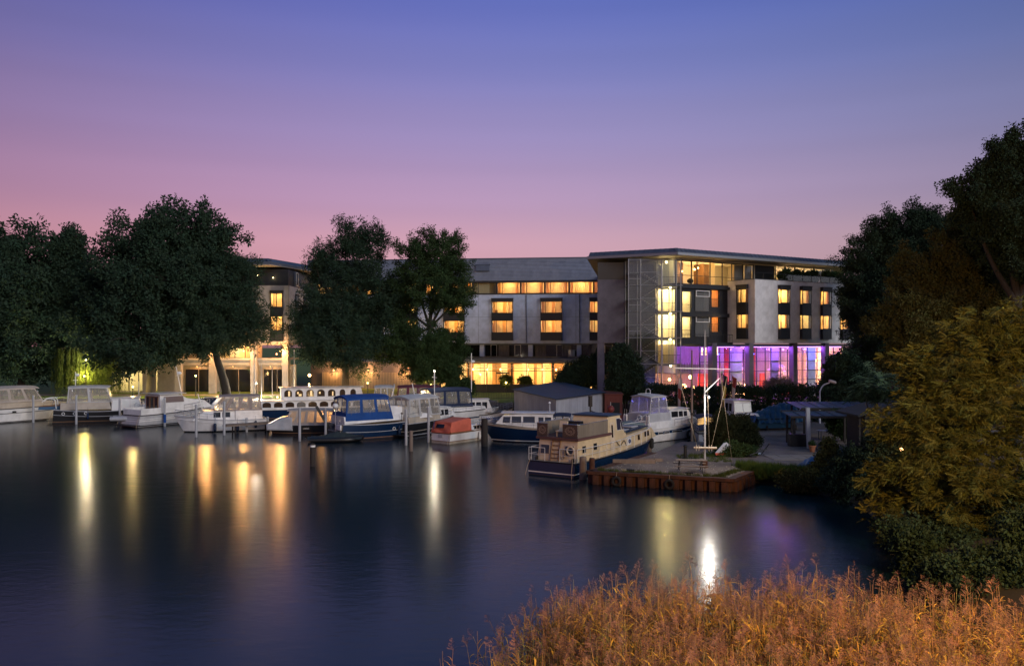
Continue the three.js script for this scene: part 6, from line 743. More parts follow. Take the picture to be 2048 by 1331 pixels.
{ // white yacht with enclosed targa
  const g = boat('motor_yacht', 'white motor yacht with enclosed cockpit, life ring and fenders at its stern', 1334, 876, 42), _s = g.scale.setScalar(0.94), H = hullShape(10, 3.6, 1.35, 1.95, { aft: 0.97, flare: 0.14 }); hull(g, H, M.gel, { stripe: [[0.72, 1.02, M.navyBlue]], rail: M.gel, rail2: [0.75, M.white] });
  house(g, [[-4.9, 1.3], [-4.85, 2.0], [1.4, 2.05], [1.4, 1.3]], 3.3, M.gel, { name: 'aft_cabin' }); house(g, [[-4.6, 2.0], [-4.6, 2.75], [-1.2, 2.75], [-1.2, 2.0]], 2.9, M.gelGrey, { name: 'cockpit_screen' }); canopy(g, -4.4, -1.4, 2.6, 2.7, 4.45, M.fabricGrey, { arch: 0.14, skirt: 0.12, nside: 2, nback: 1, slant: 0.3, back: 0.35 });
  const z = house(g, [[-1.2, 1.9], [-1.2, 3.0], [1.9, 2.9], [2.8, 2.0]], 2.7, M.gel, { roof: M.gel }); sideWins(g, [[-0.9, 0.1, 2.3, 2.8], [0.3, 0.9, 2.3, 2.78], [1.1, 1.6, 2.3, 2.75]], z); faceWins(g, [2.7, 2.1], [1.95, 2.85], 2.3, 3); sideWins(g, [[-3.6, -2.9, 0.8, 0.96], [-2.6, -1.9, 0.8, 0.96], [-1.4, 0.2, 0.82, 0.98]], () => 1.76, { frame: M.white }); for (const q of [-1.1, 0, 1.1]) { const w = part('stern_window', g, [-5.05, 0.86, q]); mesh('frame', bx(0.02, 0.24, 0.66), M.white, w); mesh('pane', bx(0.02, 0.17, 0.58, -0.012), M.tinted, w); }
  lifeRing(g, -4.95, 2.35, 0.5, Math.PI / 2); for (const q of [-1.5, -1.25, 1.3, 1.55]) fender(g, -4.85, 2.3, q); mesh('navigation_arch', [tube([[-3, 4.6, -0.3], [-3, 5.1, -0.2], [-3, 5.1, 0.2], [-3, 4.6, 0.3]], 0.03, 12, 6), rod([-4.6, 4.7, 0], [-2.6, 4.7, 0], 0.025)], M.white, g); lamp(g, [-2.6, 3.7, 0], [0.15, 0.15, 1], 2.2, 0.05, 'cockpit_lamp'); mesh('swim_platform', bx(0.9, 0.08, 3.2, -5.4, 0.35, 0), M.gelGrey, g); bowRail(g, H, 0.4, 0.65); mesh('bow_tyre', new THREE.TorusGeometry(0.35, 0.12, 8, 18).translate(1.2, 0.5, 1.95), M.rubber, g);
}
{ // blue covered runabout seen end on
  const g = boat('runabout_boat', 'small white runabout with blue cover beside the flagpole', 1412, 882, 84), H = hullShape(5.6, 2.2, 1.05, 1.3, { aft: 0.9, flare: 0.2 }); hull(g, H, M.gelGrey, { stripe: [[0.9, 0.96, M.black]] }); canopy(g, -1.4, 1.6, 2.0, 1.15, 2.3, M.fabricNavy, { arch: 0.2, skirt: 0.5, nside: 2, nback: 2 }); mesh('windscreen', profile([[-0.9, 1.1], [-1.3, 1.9], [-1.2, 1.9], [-0.8, 1.1]], 1.7, 0.02), M.vinyl, g); mesh('outboard', [bx(0.35, 0.55, 0.4, -3.0, 1.25, 0), bx(0.16, 0.9, 0.2, -3.0, 0.5, 0)], M.black, g); railing(g, railAlong(H, 0.05, 0.95, 1, 5), 0.45); railing(g, railAlong(H, 0.05, 0.95, -1, 5), 0.45);
}
{ // white cabin boat on the hard, blue hull
  const t = thing('cabin_boat', 'white wheelhouse boat with bright blue hull ashore by the hedge', 'boat', [WX(1482, 82), YG + 0.35, -82], -80, BG), H = hullShape(6, 2.3, 0.9, 1.3, { low: -0.3 }); hull(t, H, M.fabricBlue, { rail: M.white, bootTop: -0.1 }); const z = house(t, [[-1.8, 0.8], [-1.8, 2.4], [0.3, 2.4], [0.6, 0.9]], 1.9, M.gel, { roof: M.gel, over: 0.14 }); faceWins(t, [0.52, 1.3], [0.35, 2.25], 1.8, 2, { frame: M.gelGrey }); sideWins(t, [[-1.5, -0.9, 1.4, 2.1], [-0.7, -0.1, 1.4, 2.1]], z); house(t, [[0.6, 0.9], [0.6, 1.3], [2.2, 1.35], [2.5, 1.1]], 1.5, M.gel, { name: 'fore_cabin' }); mesh('cradle', [bx(0.2, 0.4, 2, -1.5, -0.15, 0), bx(0.2, 0.4, 2, 1.2, -0.15, 0)], M.postDark, t); mesh('mast_pole', rod([-0.6, 2.4, 0], [-0.6, 3.6, 0], 0.03), M.black, t);
}
{ // boat under a blue tarpaulin
  const t = thing('covered_boat', 'boat under a creased blue tarpaulin standing in front of the hedge', 'boat', [WX(1556, 82), YG, -82], 12, BG), H = hullShape(5, 2.1, 1.1, 1.3, { low: 0.15 }); hull(t, H, M.tarp, { bootTop: 0.2 }); mesh('tarpaulin', sheet((u, v) => { const x = lerp(-2.6, 2.3, u), a = (v - 0.5) * 2, ridge = lerp(1.6, 2.6, Math.sin(clamp((x + 2.6) / 4) * 1.57)) * (x > 1.4 ? 1 - (x - 1.4) * 0.35 : 1), sag = 0.06 * Math.sin(x * 11 + a * 7) + 0.05 * Math.sin(x * 5 - a * 13); return [x, lerp(ridge, 0.75, Math.abs(a) ** 1.3) + sag, a * 1.25 + sag]; }, 40, 24), M.tarp, t); mesh('trestle', [bx(0.15, 0.5, 1.8, -1.6, 0.2, 0), bx(0.15, 0.5, 1.8, 1.4, 0.2, 0)], M.postDark, t); mesh('stem_rail', tube([[2.1, 1.5, -0.5], [3.0, 2.2, 0], [2.1, 1.5, 0.5]], 0.025, 14, 5), M.white, t);
}

{ // stern flags and mooring lines on the nearer boats
  const R = RNG(64), cloth = [mat(0.4, 0.05, 0.04, 0.9), mat(0.5, 0.47, 0.45, 0.9), mat(0.05, 0.08, 0.2, 0.9)];
  for (const g of scene.children.filter((o) => o.userData?.group === BG && o.userData.category === 'boat' && Math.abs(o.position.y) < 0.01)) {
    const hp = g.children.find((c) => c.name === 'hull').geometry; hp.computeBoundingBox(); const { min, max } = hp.boundingBox, y = min.y * 0 + Math.max(0.8, max.y * 0.72);
    const L = part('mooring_line', g); for (const sd of [-1, 1]) mesh('rope', tube([[min.x + 0.1, y, sd * max.z * 0.85], [min.x - 0.22, y * 0.45, sd * (max.z * 0.88 + 0.05)], [min.x - 0.4, -0.15, sd * (max.z * 0.9 + 0.1)]], 0.018, 14, 5), M.rope, L);
    if (R() < 0.6) { const f = part('stern_flag', g, [min.x + 0.15, y, -max.z * 0.6]); mesh('staff', rod([0, 0, 0], [-0.35, 1.25, 0], 0.018, 6), M.teak, f); const m = cloth[Math.floor(R() * 3)]; mesh('cloth', sheet((u, v) => [-0.34 + 0.12 * (1 - v) - u * 0.1, 1.2 - v * 0.62 - u * 0.25, 0.05 * Math.sin(u * 9 + v * 4) + u * 0.12], 8, 6), m, f); }
  }
}
// ================================================================ mooring poles, jetties
{
  const G = 'mooring poles in front of the boats';
  const list = [[66, 845, 793, 'beside the beige-tented cruiser'], [152, 848, 792, 'at the stern of the black steel cruiser'], [239, 850, 800, 'beside the bow of the black steel cruiser'], [329, 852, 798, 'before the wooden doors of the white cruiser', 1], [392, 874, 812, 'at the bow of the broadside cruiser'], [448, 870, 806, 'amidships of the broadside cruiser'], [493, 864, 838, 'under the finger jetty'], [535, 859, 836, 'at the far end of the finger jetty'], [599, 882, 818, 'in front of the lamplit tender'], [651, 878, 818, 'between the tender and the covered dinghy'], [812, 890, 822, 'at the left of the grey-canopied stern'], [857, 884, 816, 'at the right of the grey-canopied stern']];
  for (const [px, wl, top, where, blue] of list) { const d = EYE * FOCAL / (wl - 688), t = thing('mooring_pole', 'pale grey steel mooring pole ' + where, 'mooring pole', [WX(px, d), 0, -d], 0, G), h = WY(top, d); mesh('shaft', cyl(0.13, 0.12, h + 1.2, 0, -1.2, 0, 10), M.poleWhite, t); mesh('cap', cyl(0.15, 0.1, 0.16, 0, h, 0, 10), M.poleWhite, t); if (blue) mesh('blue_sleeve', cyl(0.15, 0.15, 0.9, 0, 0.4, 0, 10), M.fabricBlue, t); }
  const posts = [[625, 932, 888, 'thick brown dolphin post with white band standing alone in open water', M.postDark, 0.2, 1], [822, 902, 862, 'square brown pile in front of the grey-canopied stern', M.postWood, 0.17], [969, 892, 838, 'black timber pile right of the coral-covered cruiser', M.postDark, 0.3], [1166, 958, 915, 'weathered grey timber pile at the stern of the cream cruiser', M.postWood, 0.26], [1184, 962, 917, 'reddish timber pile next to the jetty corner', M.rust, 0.2], [1298, 905, 872, 'grey timber pile at the bow of the cream cruiser', M.postWood, 0.26]];
  for (const [px, wl, top, label, m, r, band] of posts) { const d = EYE * FOCAL / (wl - 688), t = thing('timber_pile', label, 'pile', [WX(px, d), 0, -d], 0, 'heavy mooring piles'), h = WY(top, d); mesh('shaft', new THREE.CylinderGeometry(r * 0.94, r, h + 1.5, 9, 6).translate(0, (h - 1.5) / 2, 0), m, t); mesh('top', cyl(r * 0.94, r * 0.86, 0.05, 0, h, 0, 9), m, t); if (band) mesh('white_band', cyl(r * 1.01, r * 1.0, 0.14, 0, h - 0.2, 0, 12), M.white, t); }
  const d = EYE * FOCAL / (985 - 688), s = thing('water_stake', 'thin leaning stake in the water before the bank', 'stake', [WX(1655, d), 0, -d]); mesh('shaft', rod([0, -0.6, 0], [0.05, 1.0, 0.03], 0.05, 7), M.postWood, s);
  const j = thing('finger_jetty', 'narrow grey finger jetty beside the broadside cruiser', 'jetty', [WX(448, 85), 0.95, -85], 40); for (let i = 0; i < 30; i++) mesh('plank', bx(0.26, 0.05, 0.9, 0.2 + i * 0.28, 0, 0), M.postWood, j); mesh('beam', [bx(8.4, 0.16, 0.1, 4.2, -0.12, 0.4), bx(8.4, 0.16, 0.1, 4.2, -0.12, -0.4)], M.postWood, j);
  { const jd = 88.6, jl = thing('jetty_lamp', 'white lamp on a short post of the finger jetty', 'lamp', [WX(510, jd), 0.97, -jd]); mesh('post', cyl(0.04, 0.04, 0.8, 0, 0, 0, 8), M.steel, jl); mesh('collar', cyl(0.07, 0.07, 0.06, 0, 0.8, 0, 10), M.steel, jl); lamp(jl, [0, 0.95, 0], [1, 0.9, 0.72], 26, 0.07, 'lamp_globe'); }
  for (const x of [1, 4.5, 8]) mesh('leg', [cyl(0.08, 0.08, 1.6, x, -1.7, 0.36, 8), cyl(0.08, 0.08, 1.6, x, -1.7, -0.36, 8)], M.postDark, j);
}
// ================================================================ sheds and yard
{
  const d0 = 85, P = (px, d) => [WX(px, d), -d], t = thing('boat_shed', 'grey boat shed with dark blue low-pitched roof', 'shed', [0, YG, 0]);
  const a = P(1112, 84), b = P(1028, 97), c = P(1207, 91), e = [b[0] + c[0] - a[0], b[1] + c[1] - a[1]], lift = 2.75;
  const wall = (p, q, h0, h1, n) => { const L = Math.hypot(q[0] - p[0], q[1] - p[1]); for (let i = 0; i < n; i++) { const u0 = i / n, u1 = (i + 1) / n - 0.012 / L * 2, g = sheet((u, v) => { const s = lerp(u0, u1, u); return [lerp(p[0], q[0], s), v * lerp(h0, h1, s), lerp(p[1], q[1], s)]; }, 1, 1); mesh('wall_panel', g, M.shedGrey, t); } };
  wall(b, a, 3.0, lift, 8); wall(a, c, lift, 3.0, 7); wall(c, e, 3.0, 3.6, 8); wall(e, b, 3.6, 3.0, 7); mesh('inner_frame', prism([a, c, e, b].map(([x, z]) => [lerp(x, (a[0] + e[0]) / 2, 0.03), lerp(z, (a[1] + e[1]) / 2, 0.03)]), 0, 2.7), M.roomDark, t);
  const ov = (p) => [lerp((a[0] + e[0]) / 2, p[0], 1.05), lerp((a[1] + e[1]) / 2, p[1], 1.05)], [A, B, Cc, E] = [a, b, c, e].map(ov);
  for (let i = 0; i < 10; i++) { const u0 = i / 10, u1 = (i + 1) / 10 - 0.004, roof = (k) => sheet((u, v) => { const s = lerp(u0, u1, u), x = lerp(lerp(A[0], Cc[0], s), lerp(B[0], E[0], s), v), z = lerp(lerp(A[1], Cc[1], s), lerp(B[1], E[1], s), v), y = lerp(lerp(lift, 3.0, s), lerp(3.0, 3.6, s), v) + k + (u > 0.9 ? 0.03 : 0); return [x, y, z]; }, 4, 1); mesh('roof_sheet', [roof(0.06), roof(0.02)], M.shedRoof, t); }
  mesh('eave_trim', [rod([A[0], lift + 0.03, A[1]], [Cc[0], 3.03, Cc[1]], 0.05), rod([A[0], lift + 0.03, A[1]], [B[0], 3.03, B[1]], 0.05)], M.frame, t);
  const r = thing('tool_shed', 'small rust-red shed attached behind the grey boat shed', 'shed', [WX(1224, 92), YG, -92], 0); mesh('walls', bx(1.9, 2.9, 3, 0, 1.45, 0), M.rustShed, r); mesh('roof', bx(2.1, 0.1, 3.2, 0, 2.95, 0, 0, 0.05), M.rustShed, r); mesh('door', bx(0.9, 2.0, 0.04, 0.2, 1.0, 1.53), M.darkWood, r); for (let i = 0; i < 6; i++) mesh('wall_board', bx(0.29, 2.7, 0.03, -0.8 + i * 0.31, 1.4, 1.515), M.rustShed, r);
  const sp = thing('shed_vent_pipe', 'short grey vent pipe standing in front of the boat shed wall', 'pipe', [WX(1100, 82.6), YG, -83.6]); mesh('pipe', cyl(0.09, 0.09, 2.4, 0, 0, 0), M.shedGrey, sp); mesh('cap', cyl(0.16, 0.05, 0.16, 0, 2.4, 0), M.white, sp);
}
{ // flagpole mast with yard, gaff and lamp
  const d = 56.4, t = thing('flagpole', 'tall white nautical flagpole with crossyard on the jetty', 'flagpole', [WX(1410, d), YG, -d]);
  mesh('pole', cyl(0.07, 0.03, 9.15, 0, 0, 0, 10), M.poleWhite, t); mesh('yard', rod([-2, 6.62, 0], [1.7, 6.55, 0], 0.035), M.gel, t); mesh('gaff', rod([0, 5.0, 0], [0.95, 5.95, 0.1], 0.03), M.gel, t);
  const pr = part('pin_rail', t, [0, 1.34, 0.1]); mesh('rail', new THREE.CapsuleGeometry(0.075, 1.4, 4, 8).rotateZ(Math.PI / 2).rotateY(-0.12), M.creamPale, pr); for (const x of [-0.6, -0.42, 0.25, 0.42]) mesh('pin', cyl(0.025, 0.025, 0.4, x, -0.2, 0.02, 6), M.creamPale, pr); mesh('base_block', bx(0.3, 0.45, 0.3, 0, 0.22, 0), M.rust, t);
  mesh('halyard', [rod([0.3, 1.3, 0], [0.06, 8.9, 0], 0.008, 4), rod([1.6, 6.55, 0], [0.4, 1.3, 0.1], 0.008, 4), rod([-1.9, 6.6, 0], [-0.5, 1.3, 0.1], 0.008, 4), rod([1.0, 6.57, 0], [2.2, 0.2, -1.5], 0.008, 4)], M.rope, t);
  lamp(t, [0, 4.75, 1.2], [1, 0.93, 0.82], 34, 0.05, 'pole_lamp'); mesh('lamp_bracket', bx(0.04, 0.04, 1.2, 0, 4.84, 0.6), M.gel, t);
}
{ // flags and second masts in the yard behind
  const flag = (w, h, cols) => cols.map((m, i) => [sheet((u, v) => [u * w * 0.3 * (0.75 + 0.25 * Math.cos((i + v) * 1.3)), -(i + v) * h / cols.length - u * 0.3, 0.1 * Math.sin(u * 9 + (i + v) * 2)], 8, 6), m]);
  const red = mat(0.32, 0.06, 0.05, 0.9), wh = mat(0.5, 0.46, 0.46, 0.9), ye = mat(0.42, 0.3, 0.05, 0.9), bl = mat(0.02, 0.02, 0.02, 0.9);
  for (const [px, d, top, label, cols, pole] of [[1356, 88, 758, 'white and red flag hanging behind the white yacht', [wh, red, wh], 0.03], [1444, 84, 752, 'yellow banner hanging on the thick yard mast', [bl, ye, ye], 0.12], [1464, 86, 755, 'white and red flag right of the thick yard mast', [red, wh, red], 0.03]]) {
    const f = thing('flag', label, 'flag', [WX(px, d), YG, -d], 0, 'flags in the boat yard'), h = WY(top, d) - YG; mesh('pole', cyl(pole, pole * 0.8, h + 0.4, 0, 0, 0, 8), M.postWood, f); flag(1.5, 3.2, cols).forEach(([g, m], i) => mesh('cloth', g.translate(pole, h + 0.2, 0.02), m, f)); mesh('finial', ball(pole * 1.3, 0, h + 0.4, 0), M.gel, f);
  }
  const d = 72, m = thing('wooden_mast', 'tall grey wooden mast standing at the inlet edge', 'mast', [WX(1384, d), 0, -d]); mesh('pole', cyl(0.11, 0.07, WY(700, d), 0, 0, 0, 9), M.postWood, m); mesh('collar', cyl(0.13, 0.13, 0.2, 0, 3, 0, 9), M.postDark, m);
  const b = thing('bollard', 'dark iron bollard at the edge of the inlet', 'bollard', [WX(1371, 61), YG, -61]); mesh('shaft', cyl(0.13, 0.12, 0.85, 0, 0, 0, 12), M.black, b); mesh('head', ball(0.16, 0, 0.9, 0, 0.7), M.black, b); mesh('flange', cyl(0.2, 0.2, 0.06, 0, 0, 0, 12), M.black, b);
}
{ // picnic table
  const d = 54.8, t = thing('picnic_table', 'weathered picnic table with benches on the jetty', 'picnic table', [WX(1381, d), YG, -d], -6);
  for (let i = 0; i < 4; i++) mesh('table_plank', bx(2.0, 0.04, 0.17, 0.05, 0.74, -0.27 + i * 0.18), M.postWood, t); for (const z of [0.75, -0.75]) for (const k of [0, 1]) mesh('bench_plank', bx(2.1, 0.04, 0.14, 0, 0.44, z + k * 0.15 - 0.07), M.postWood, t);
  for (const x of [-0.7, 0.7]) { mesh('leg', [rod([x, 0.02, 0.62], [x, 0.72, 0.2], 0.03), rod([x, 0.02, -0.62], [x, 0.72, -0.2], 0.03)], M.frame, t); mesh('bench_support', [tube([[x, 0.42, 0.78], [x, 0.1, 0.86], [x, 0.02, 0.6], [x, 0.02, -0.6], [x, 0.1, -0.86], [x, 0.42, -0.78]], 0.025, 30, 6)], M.steel, t); }
}
{ // timber beams lying on the jetty
  const t = thing('timber_beam', 'long squared timber lying along the jetty edge', 'timber', [WX(1268, 58.6), YG, -58.6], -4); mesh('beam', bx(2.9, 0.26, 0.28, 0, 0.13, 0), M.postWood, t); mesh('end_cap', [bx(0.02, 0.22, 0.24, 1.46, 0.13, 0)], M.postDark, t);
  const u = thing('timber_beam', 'shorter timber lying behind the long squared timber', 'timber', [WX(1290, 59.6), YG, -59.4], 6); mesh('beam', bx(2.4, 0.22, 0.22, 0, 0.11, 0), M.postWood, u); mesh('strap', bx(0.06, 0.24, 0.24, 0.6, 0.11, 0), M.black, u);
}
{ // small white boat hull set up as a sign, with an anchor
  const d = 62, t = thing('anchor_sign', 'white triangular sign with black anchor and red foot', 'sign', [WX(1450, d), YG, -d], 8); mesh('board', new THREE.ExtrudeGeometry(new THREE.Shape([[-0.75, 0.3], [0.75, 0.3], [0.5, 0.75], [0.12, 1.05], [-0.1, 1.0]].map((p) => new THREE.Vector2(...p))), { depth: 0.06, bevelEnabled: false }), mat(0.5, 0.56, 0.68, 0.6), t); mesh('red_foot', new THREE.ExtrudeGeometry(new THREE.Shape([[-0.7, 0.12], [0.6, 0.12], [0.75, 0.295], [-0.75, 0.295]].map((p) => new THREE.Vector2(...p))), { depth: 0.06, bevelEnabled: false }), M.fabricRed, t); mesh('post', bx(0.06, 0.6, 0.05, 0, 0.05, -0.04), M.postDark, t);
  mesh('anchor_mark', [rod([0.3, 0.38, 0.075], [0.3, 0.84, 0.075], 0.022, 6), rod([0.18, 0.74, 0.075], [0.42, 0.74, 0.075], 0.018, 6), tube([[0.12, 0.56, 0.075], [0.18, 0.42, 0.075], [0.3, 0.38, 0.075], [0.42, 0.42, 0.075], [0.48, 0.56, 0.075]], 0.022, 16, 6), new THREE.TorusGeometry(0.045, 0.014, 6, 12).translate(0.3, 0.88, 0.075)], M.black, t);
  const a = thing('ship_anchor', 'old black anchor lying on the ground right of the round bush', 'anchor', [WX(1520, 62), YG, -62], 20); mesh('shank', rod([-0.9, 0.15, 0], [0.6, 0.55, 0], 0.045), M.black, a); mesh('stock', rod([0.5, 0.1, -0.5], [0.55, 0.95, 0.35], 0.035), M.black, a); mesh('flukes', tube([[-0.7, 0.1, -0.55], [-1.0, 0.08, -0.2], [-1.0, 0.12, 0.2], [-0.7, 0.1, 0.55]], 0.05, 18, 6), M.black, a);
  const w = thing('plastic_sheet', 'crumpled white plastic sheet beside the anchor', 'sheet', [WX(1506, 63.5), YG, -63.5]); mesh('sheet', sheet((u, v) => [(u - 0.5) * 1.3, 0.05 + 0.12 * N1(u * 9, v * 9, 64) * Math.sin(u * 3.14) * Math.sin(v * 3.14), (v - 0.5) * 0.7], 18, 12), M.white, w);
}
{ // tarpaulin heap
  const d = 56, t = thing('tarpaulin_heap', 'blue tarpaulin draped over a heap on the yard', 'tarpaulin', [WX(1630, d), YG, -d], 0);
  mesh('tarpaulin', sheet((u, v) => { const x = (u - 0.5) * 2.1, z = (v - 0.5) * 1.5, r = Math.max(Math.abs(u - 0.5), Math.abs(v - 0.5)) * 2, y = 1.02 * (1 - r ** 2.2) * (0.55 + 0.5 * clamp((x + 1.0) / 1.7)); return [x, Math.max(0.02, y + 0.03 * Math.sin(x * 14 + z * 9)), z + 0.02 * Math.sin(x * 20)]; }, 34, 26), M.tarpBlue, t); mesh('crate', bx(1.2, 0.5, 0.8, 0.15, 0.25, 0), M.postDark, t); mesh('edge_board', bx(1.6, 0.1, 0.2, 0.1, 0.05, 0.85), M.postWood, t);
}
{ // two flat-roofed shelters
  const shelter = (label, x, z, w, dp, h, turn, m) => { const t = thing('shelter', label, 'shelter', [x, YG, z], turn, 'open shelters in the boat yard'); for (const sx of [-1, 1]) for (const sz of [-1, 1]) mesh('post', bx(0.16, h, 0.16, sx * (w / 2 - 0.4), h / 2, sz * (dp / 2 - 0.4)), M.postDark, t); const n = Math.round(w / 0.9); for (let i = 0; i < n; i++) mesh('roof_sheet', [bx(w / n - 0.015, 0.05, dp, -w / 2 + (i + 0.5) * w / n, h + 0.1, 0, 0, 0.09), bx(0.04, 0.09, dp, -w / 2 + (i + 1) * w / n - 0.03, h + 0.13, 0, 0, 0.09)], m, t); mesh('fascia', [bx(w, 0.18, 0.05, 0, h - 0.04, dp / 2), bx(w, 0.18, 0.05, 0, h + 0.22, -dp / 2)], M.postDark, t); return t; };
  const s1 = shelter('front shelter with dark blue sheet roof by the plant pot', WX(1640, 70), -70, 5.6, 2.6, 2.35, 0, M.shedRoof); shelter('rear shelter with long pale blue sheet roof under the street lamp', WX(1660, 77), -77, 6.6, 4.2, 2.55, 0, mat(0.09, 0.13, 0.19, 0.5, { map: tStreak }));
  const bt = thing('garden_table', 'pale garden table under the rear shelter', 'table', [WX(1655, 74), YG, -73.6]); mesh('top', bx(1.9, 0.05, 0.8, 0, 0.74, 0), M.white, bt); for (const x of [-0.8, 0.8]) mesh('leg', [bx(0.06, 0.72, 0.06, x, 0.36, 0.32), bx(0.06, 0.72, 0.06, x, 0.36, -0.32)], M.steel, bt);
  const bn = thing('storage_chest', 'black storage chest under the front shelter', 'chest', [WX(1596, 68.5), YG, -68.4]); mesh('box', bx(1.5, 0.9, 0.7, 0, 0.45, 0), M.black, bn); mesh('lid', bx(1.56, 0.08, 0.76, 0, 0.94, 0), M.darkPanel, bn);
  const gp = thing('grey_post', 'leaning grey timber post at the front shelter', 'post', [WX(1617, 67), YG, -67]); mesh('post', bx(0.28, 3.2, 0.24, 0, 1.6, 0, 0, 0, 0.03), M.poleWhite, gp); mesh('post_cap', bx(0.3, 0.05, 0.26, -0.05, 3.2, 0), M.steel, gp);
  const pot = thing('plant_pot', 'terracotta plant pot at the foot of the grey post', 'pot', [WX(1625, 64.8), YG, -64.8]); mesh('pot', new THREE.LatheGeometry([[0, 0], [0.17, 0], [0.25, 0.42], [0.29, 0.42], [0.29, 0.5], [0.24, 0.5], [0.22, 0.42], [0, 0.42]].map((p) => new THREE.Vector2(...p)), 18), M.terracotta, pot); scatter('plant', pot, LEAF.tiny, leafMid, crownItems([[0, 0.6, 0, 0.22, 0.16, 0.22]], { seed: 71, bough: 0.14, dens: 0.5, per: 6, size: 0.5 }));
  const pot2 = thing('plant_pot', 'grey plant pot with dry stems right of the terracotta pot', 'pot', [WX(1645, 66), YG, -66]); mesh('pot', cyl(0.18, 0.26, 0.4, 0, 0, 0, 14), M.shedGrey, pot2); scatter('plant', pot2, LEAF.tiny, leafOliveLit, crownItems([[0, 0.55, 0, 0.25, 0.16, 0.25]], { seed: 72, bough: 0.14, dens: 0.5, per: 6, size: 0.5 }));
  const ds = thing('dark_shed', 'black timber shed with mono-pitch roof at the right of the yard', 'shed', [WX(1762, 64), YG, -64], 0); mesh('walls', [profile([[-1.9, 0], [-1.9, 3.0], [2.6, 4.3], [2.6, 0]], 3.4, 0.01)], M.darkWood, ds); for (let i = 0; i < 15; i++) mesh('wall_board', bx(0.27, 2.85, 0.03, -1.75 + i * 0.3, 1.43, 1.72), M.darkWood, ds); mesh('roof', bx(5.6, 0.14, 4.4, 0.1, 3.75, 0, 0, 0, 0.28), mat(0.03, 0.03, 0.035, 0.8, { map: tStreak }), ds); mesh('porch_post', bx(0.12, 2.75, 0.12, -2.25, 1.37, 1.6), M.postDark, ds); mesh('door', bx(0.9, 2.0, 0.03, 1.2, 1.0, 1.75), M.wood, ds);
  lamp(ds, [2.9, 1.9, 1.9], [1, 0.8, 0.3], 5, 0.08, 'shed_lamp');
  const gl = thing('garden_lamp', 'small glowing garden lamp on the bank right of the dark shed', 'lamp', [WX(1803, 46), 1.0, -46]); mesh('stake', cyl(0.03, 0.03, 2.2, 0, 0, 0, 8), M.black, gl); lamp(gl, [0, 2.3, 0], [1, 0.5, 0.2], 5, 0.1, 'lamp_globe');
}
{ // curved street lamp, unlit
  const d = 88, t = thing('street_lamp', 'curved white street lamp behind the shelters', 'street lamp', [WX(1640, d), YG, -d]), h = WY(790, d) - YG; mesh('pole', [cyl(0.1, 0.08, h, 0, 0, 0, 10), tube([[0, h - 0.02, 0], [0.05, h + 0.5, 0], [0.4, h + 1.05, 0], [1.0, h + 1.3, 0.05]], 0.07, 20, 8)], M.gel, t); mesh('lamp_head', new THREE.CapsuleGeometry(0.16, 0.5, 4, 10).rotateZ(Math.PI / 2 - 0.3).translate(1.3, h + 1.4, 0.06), mat(0.6, 0.55, 0.55, 0.4), t);
  const k = thing('street_lamp', 'tall sodium street lamp on the near bank', 'street lamp', [19.6, 0.5, -11]); mesh('pole', [cyl(0.12, 0.08, 13, 0, 0, 0, 10), tube([[0, 13, 0], [-0.5, 13.7, -0.3], [-1.6, 14, -1]], 0.06, 14, 8)], M.steel, k); mesh('lamp_head', bx(0.8, 0.16, 0.4, -1.9, 14.08, -1.2, 0.6), M.steel, k);
  lamp(k, [-1.9, 13.86, -1.2], [1, 0.52, 0.11], 1900, 0.16, 'sodium_lamp', 40);
}
// ================================================================ lamps of the promenade
{
  const post = (label, px, d, y, col, I, r = 0.16) => { const t = thing('park_lamp', label, 'park lamp', [WX(px, d), HG, -d], 0, 'lamps on the promenade'); mesh('post', cyl(0.06, 0.05, y - HG - r, 0, 0, 0, 8), M.frame, t); mesh('collar', cyl(0.1, 0.1, 0.08, 0, y - HG - r - 0.08, 0, 10), M.frame, t); lamp(t, [0, y - HG, 0], col, I, r, 'lamp_globe'); };
  post('globe lamp glowing yellow among the willow shoots', 168, 109.4, 4.9, [1, 0.78, 0.2], 120, 0.12); post('tall lamp above the willow', 171, 108.6, 7.0, [1, 0.84, 0.5], 80, 0.1); post('lamp half hidden left of the largest tree trunk', 265, 107.5, 3.6, [1, 0.74, 0.26], 40, 0.1);
  post('white lamp beside the thin flagstaff before the colonnade', 512, 110.4, 3.9, [1, 0.88, 0.68], 190, 0.1); post('small green-tinted lamp before the glazed hall', 391, 110.5, 4.9, [0.9, 0.95, 0.3], 10, 0.1); post('warm lamp under the spiky-topped tree', 618, 108.4, 3.9, [1, 0.66, 0.26], 60, 0.1); post('warm lamp below the round-headed tree', 862, 109, 3.8, [1, 0.6, 0.2], 70, 0.1); post('small lamp glowing in the planting of the terrace', 1012, 119.4, 3.6, [1, 0.68, 0.24], 16, 0.12); post('small lamp at the right end of the terrace', 1122, 119.4, 3.6, [1, 0.68, 0.24], 16, 0.12);
  post('added warm lamp behind the blue-canopied cruiser', 735, 109.5, 4.0, [1, 0.6, 0.2], 60, 0.1); post('added warm lamp beside the leaning trunk', 440, 111, 4.4, [1, 0.6, 0.2], 60, 0.1);  // two fill lamps added to deepen the amber glow behind the boats
  for (const [px, d, top, label] of [[508, 107, 705, 'thin white flagstaff left of the passenger boat'], [588, 108.5, 700, 'thin grey flagstaff right of the colonnade']]) { const f = thing('flagstaff', label, 'flagpole', [WX(px, d), HG, -d], 0, 'flagstaffs on the lawn'); mesh('pole', cyl(0.09, 0.05, WY(top, d) - HG, 0, 0, 0, 8), M.poleWhite, f); mesh('finial', ball(0.09, 0, WY(top, d) - HG, 0), M.poleWhite, f); }
}
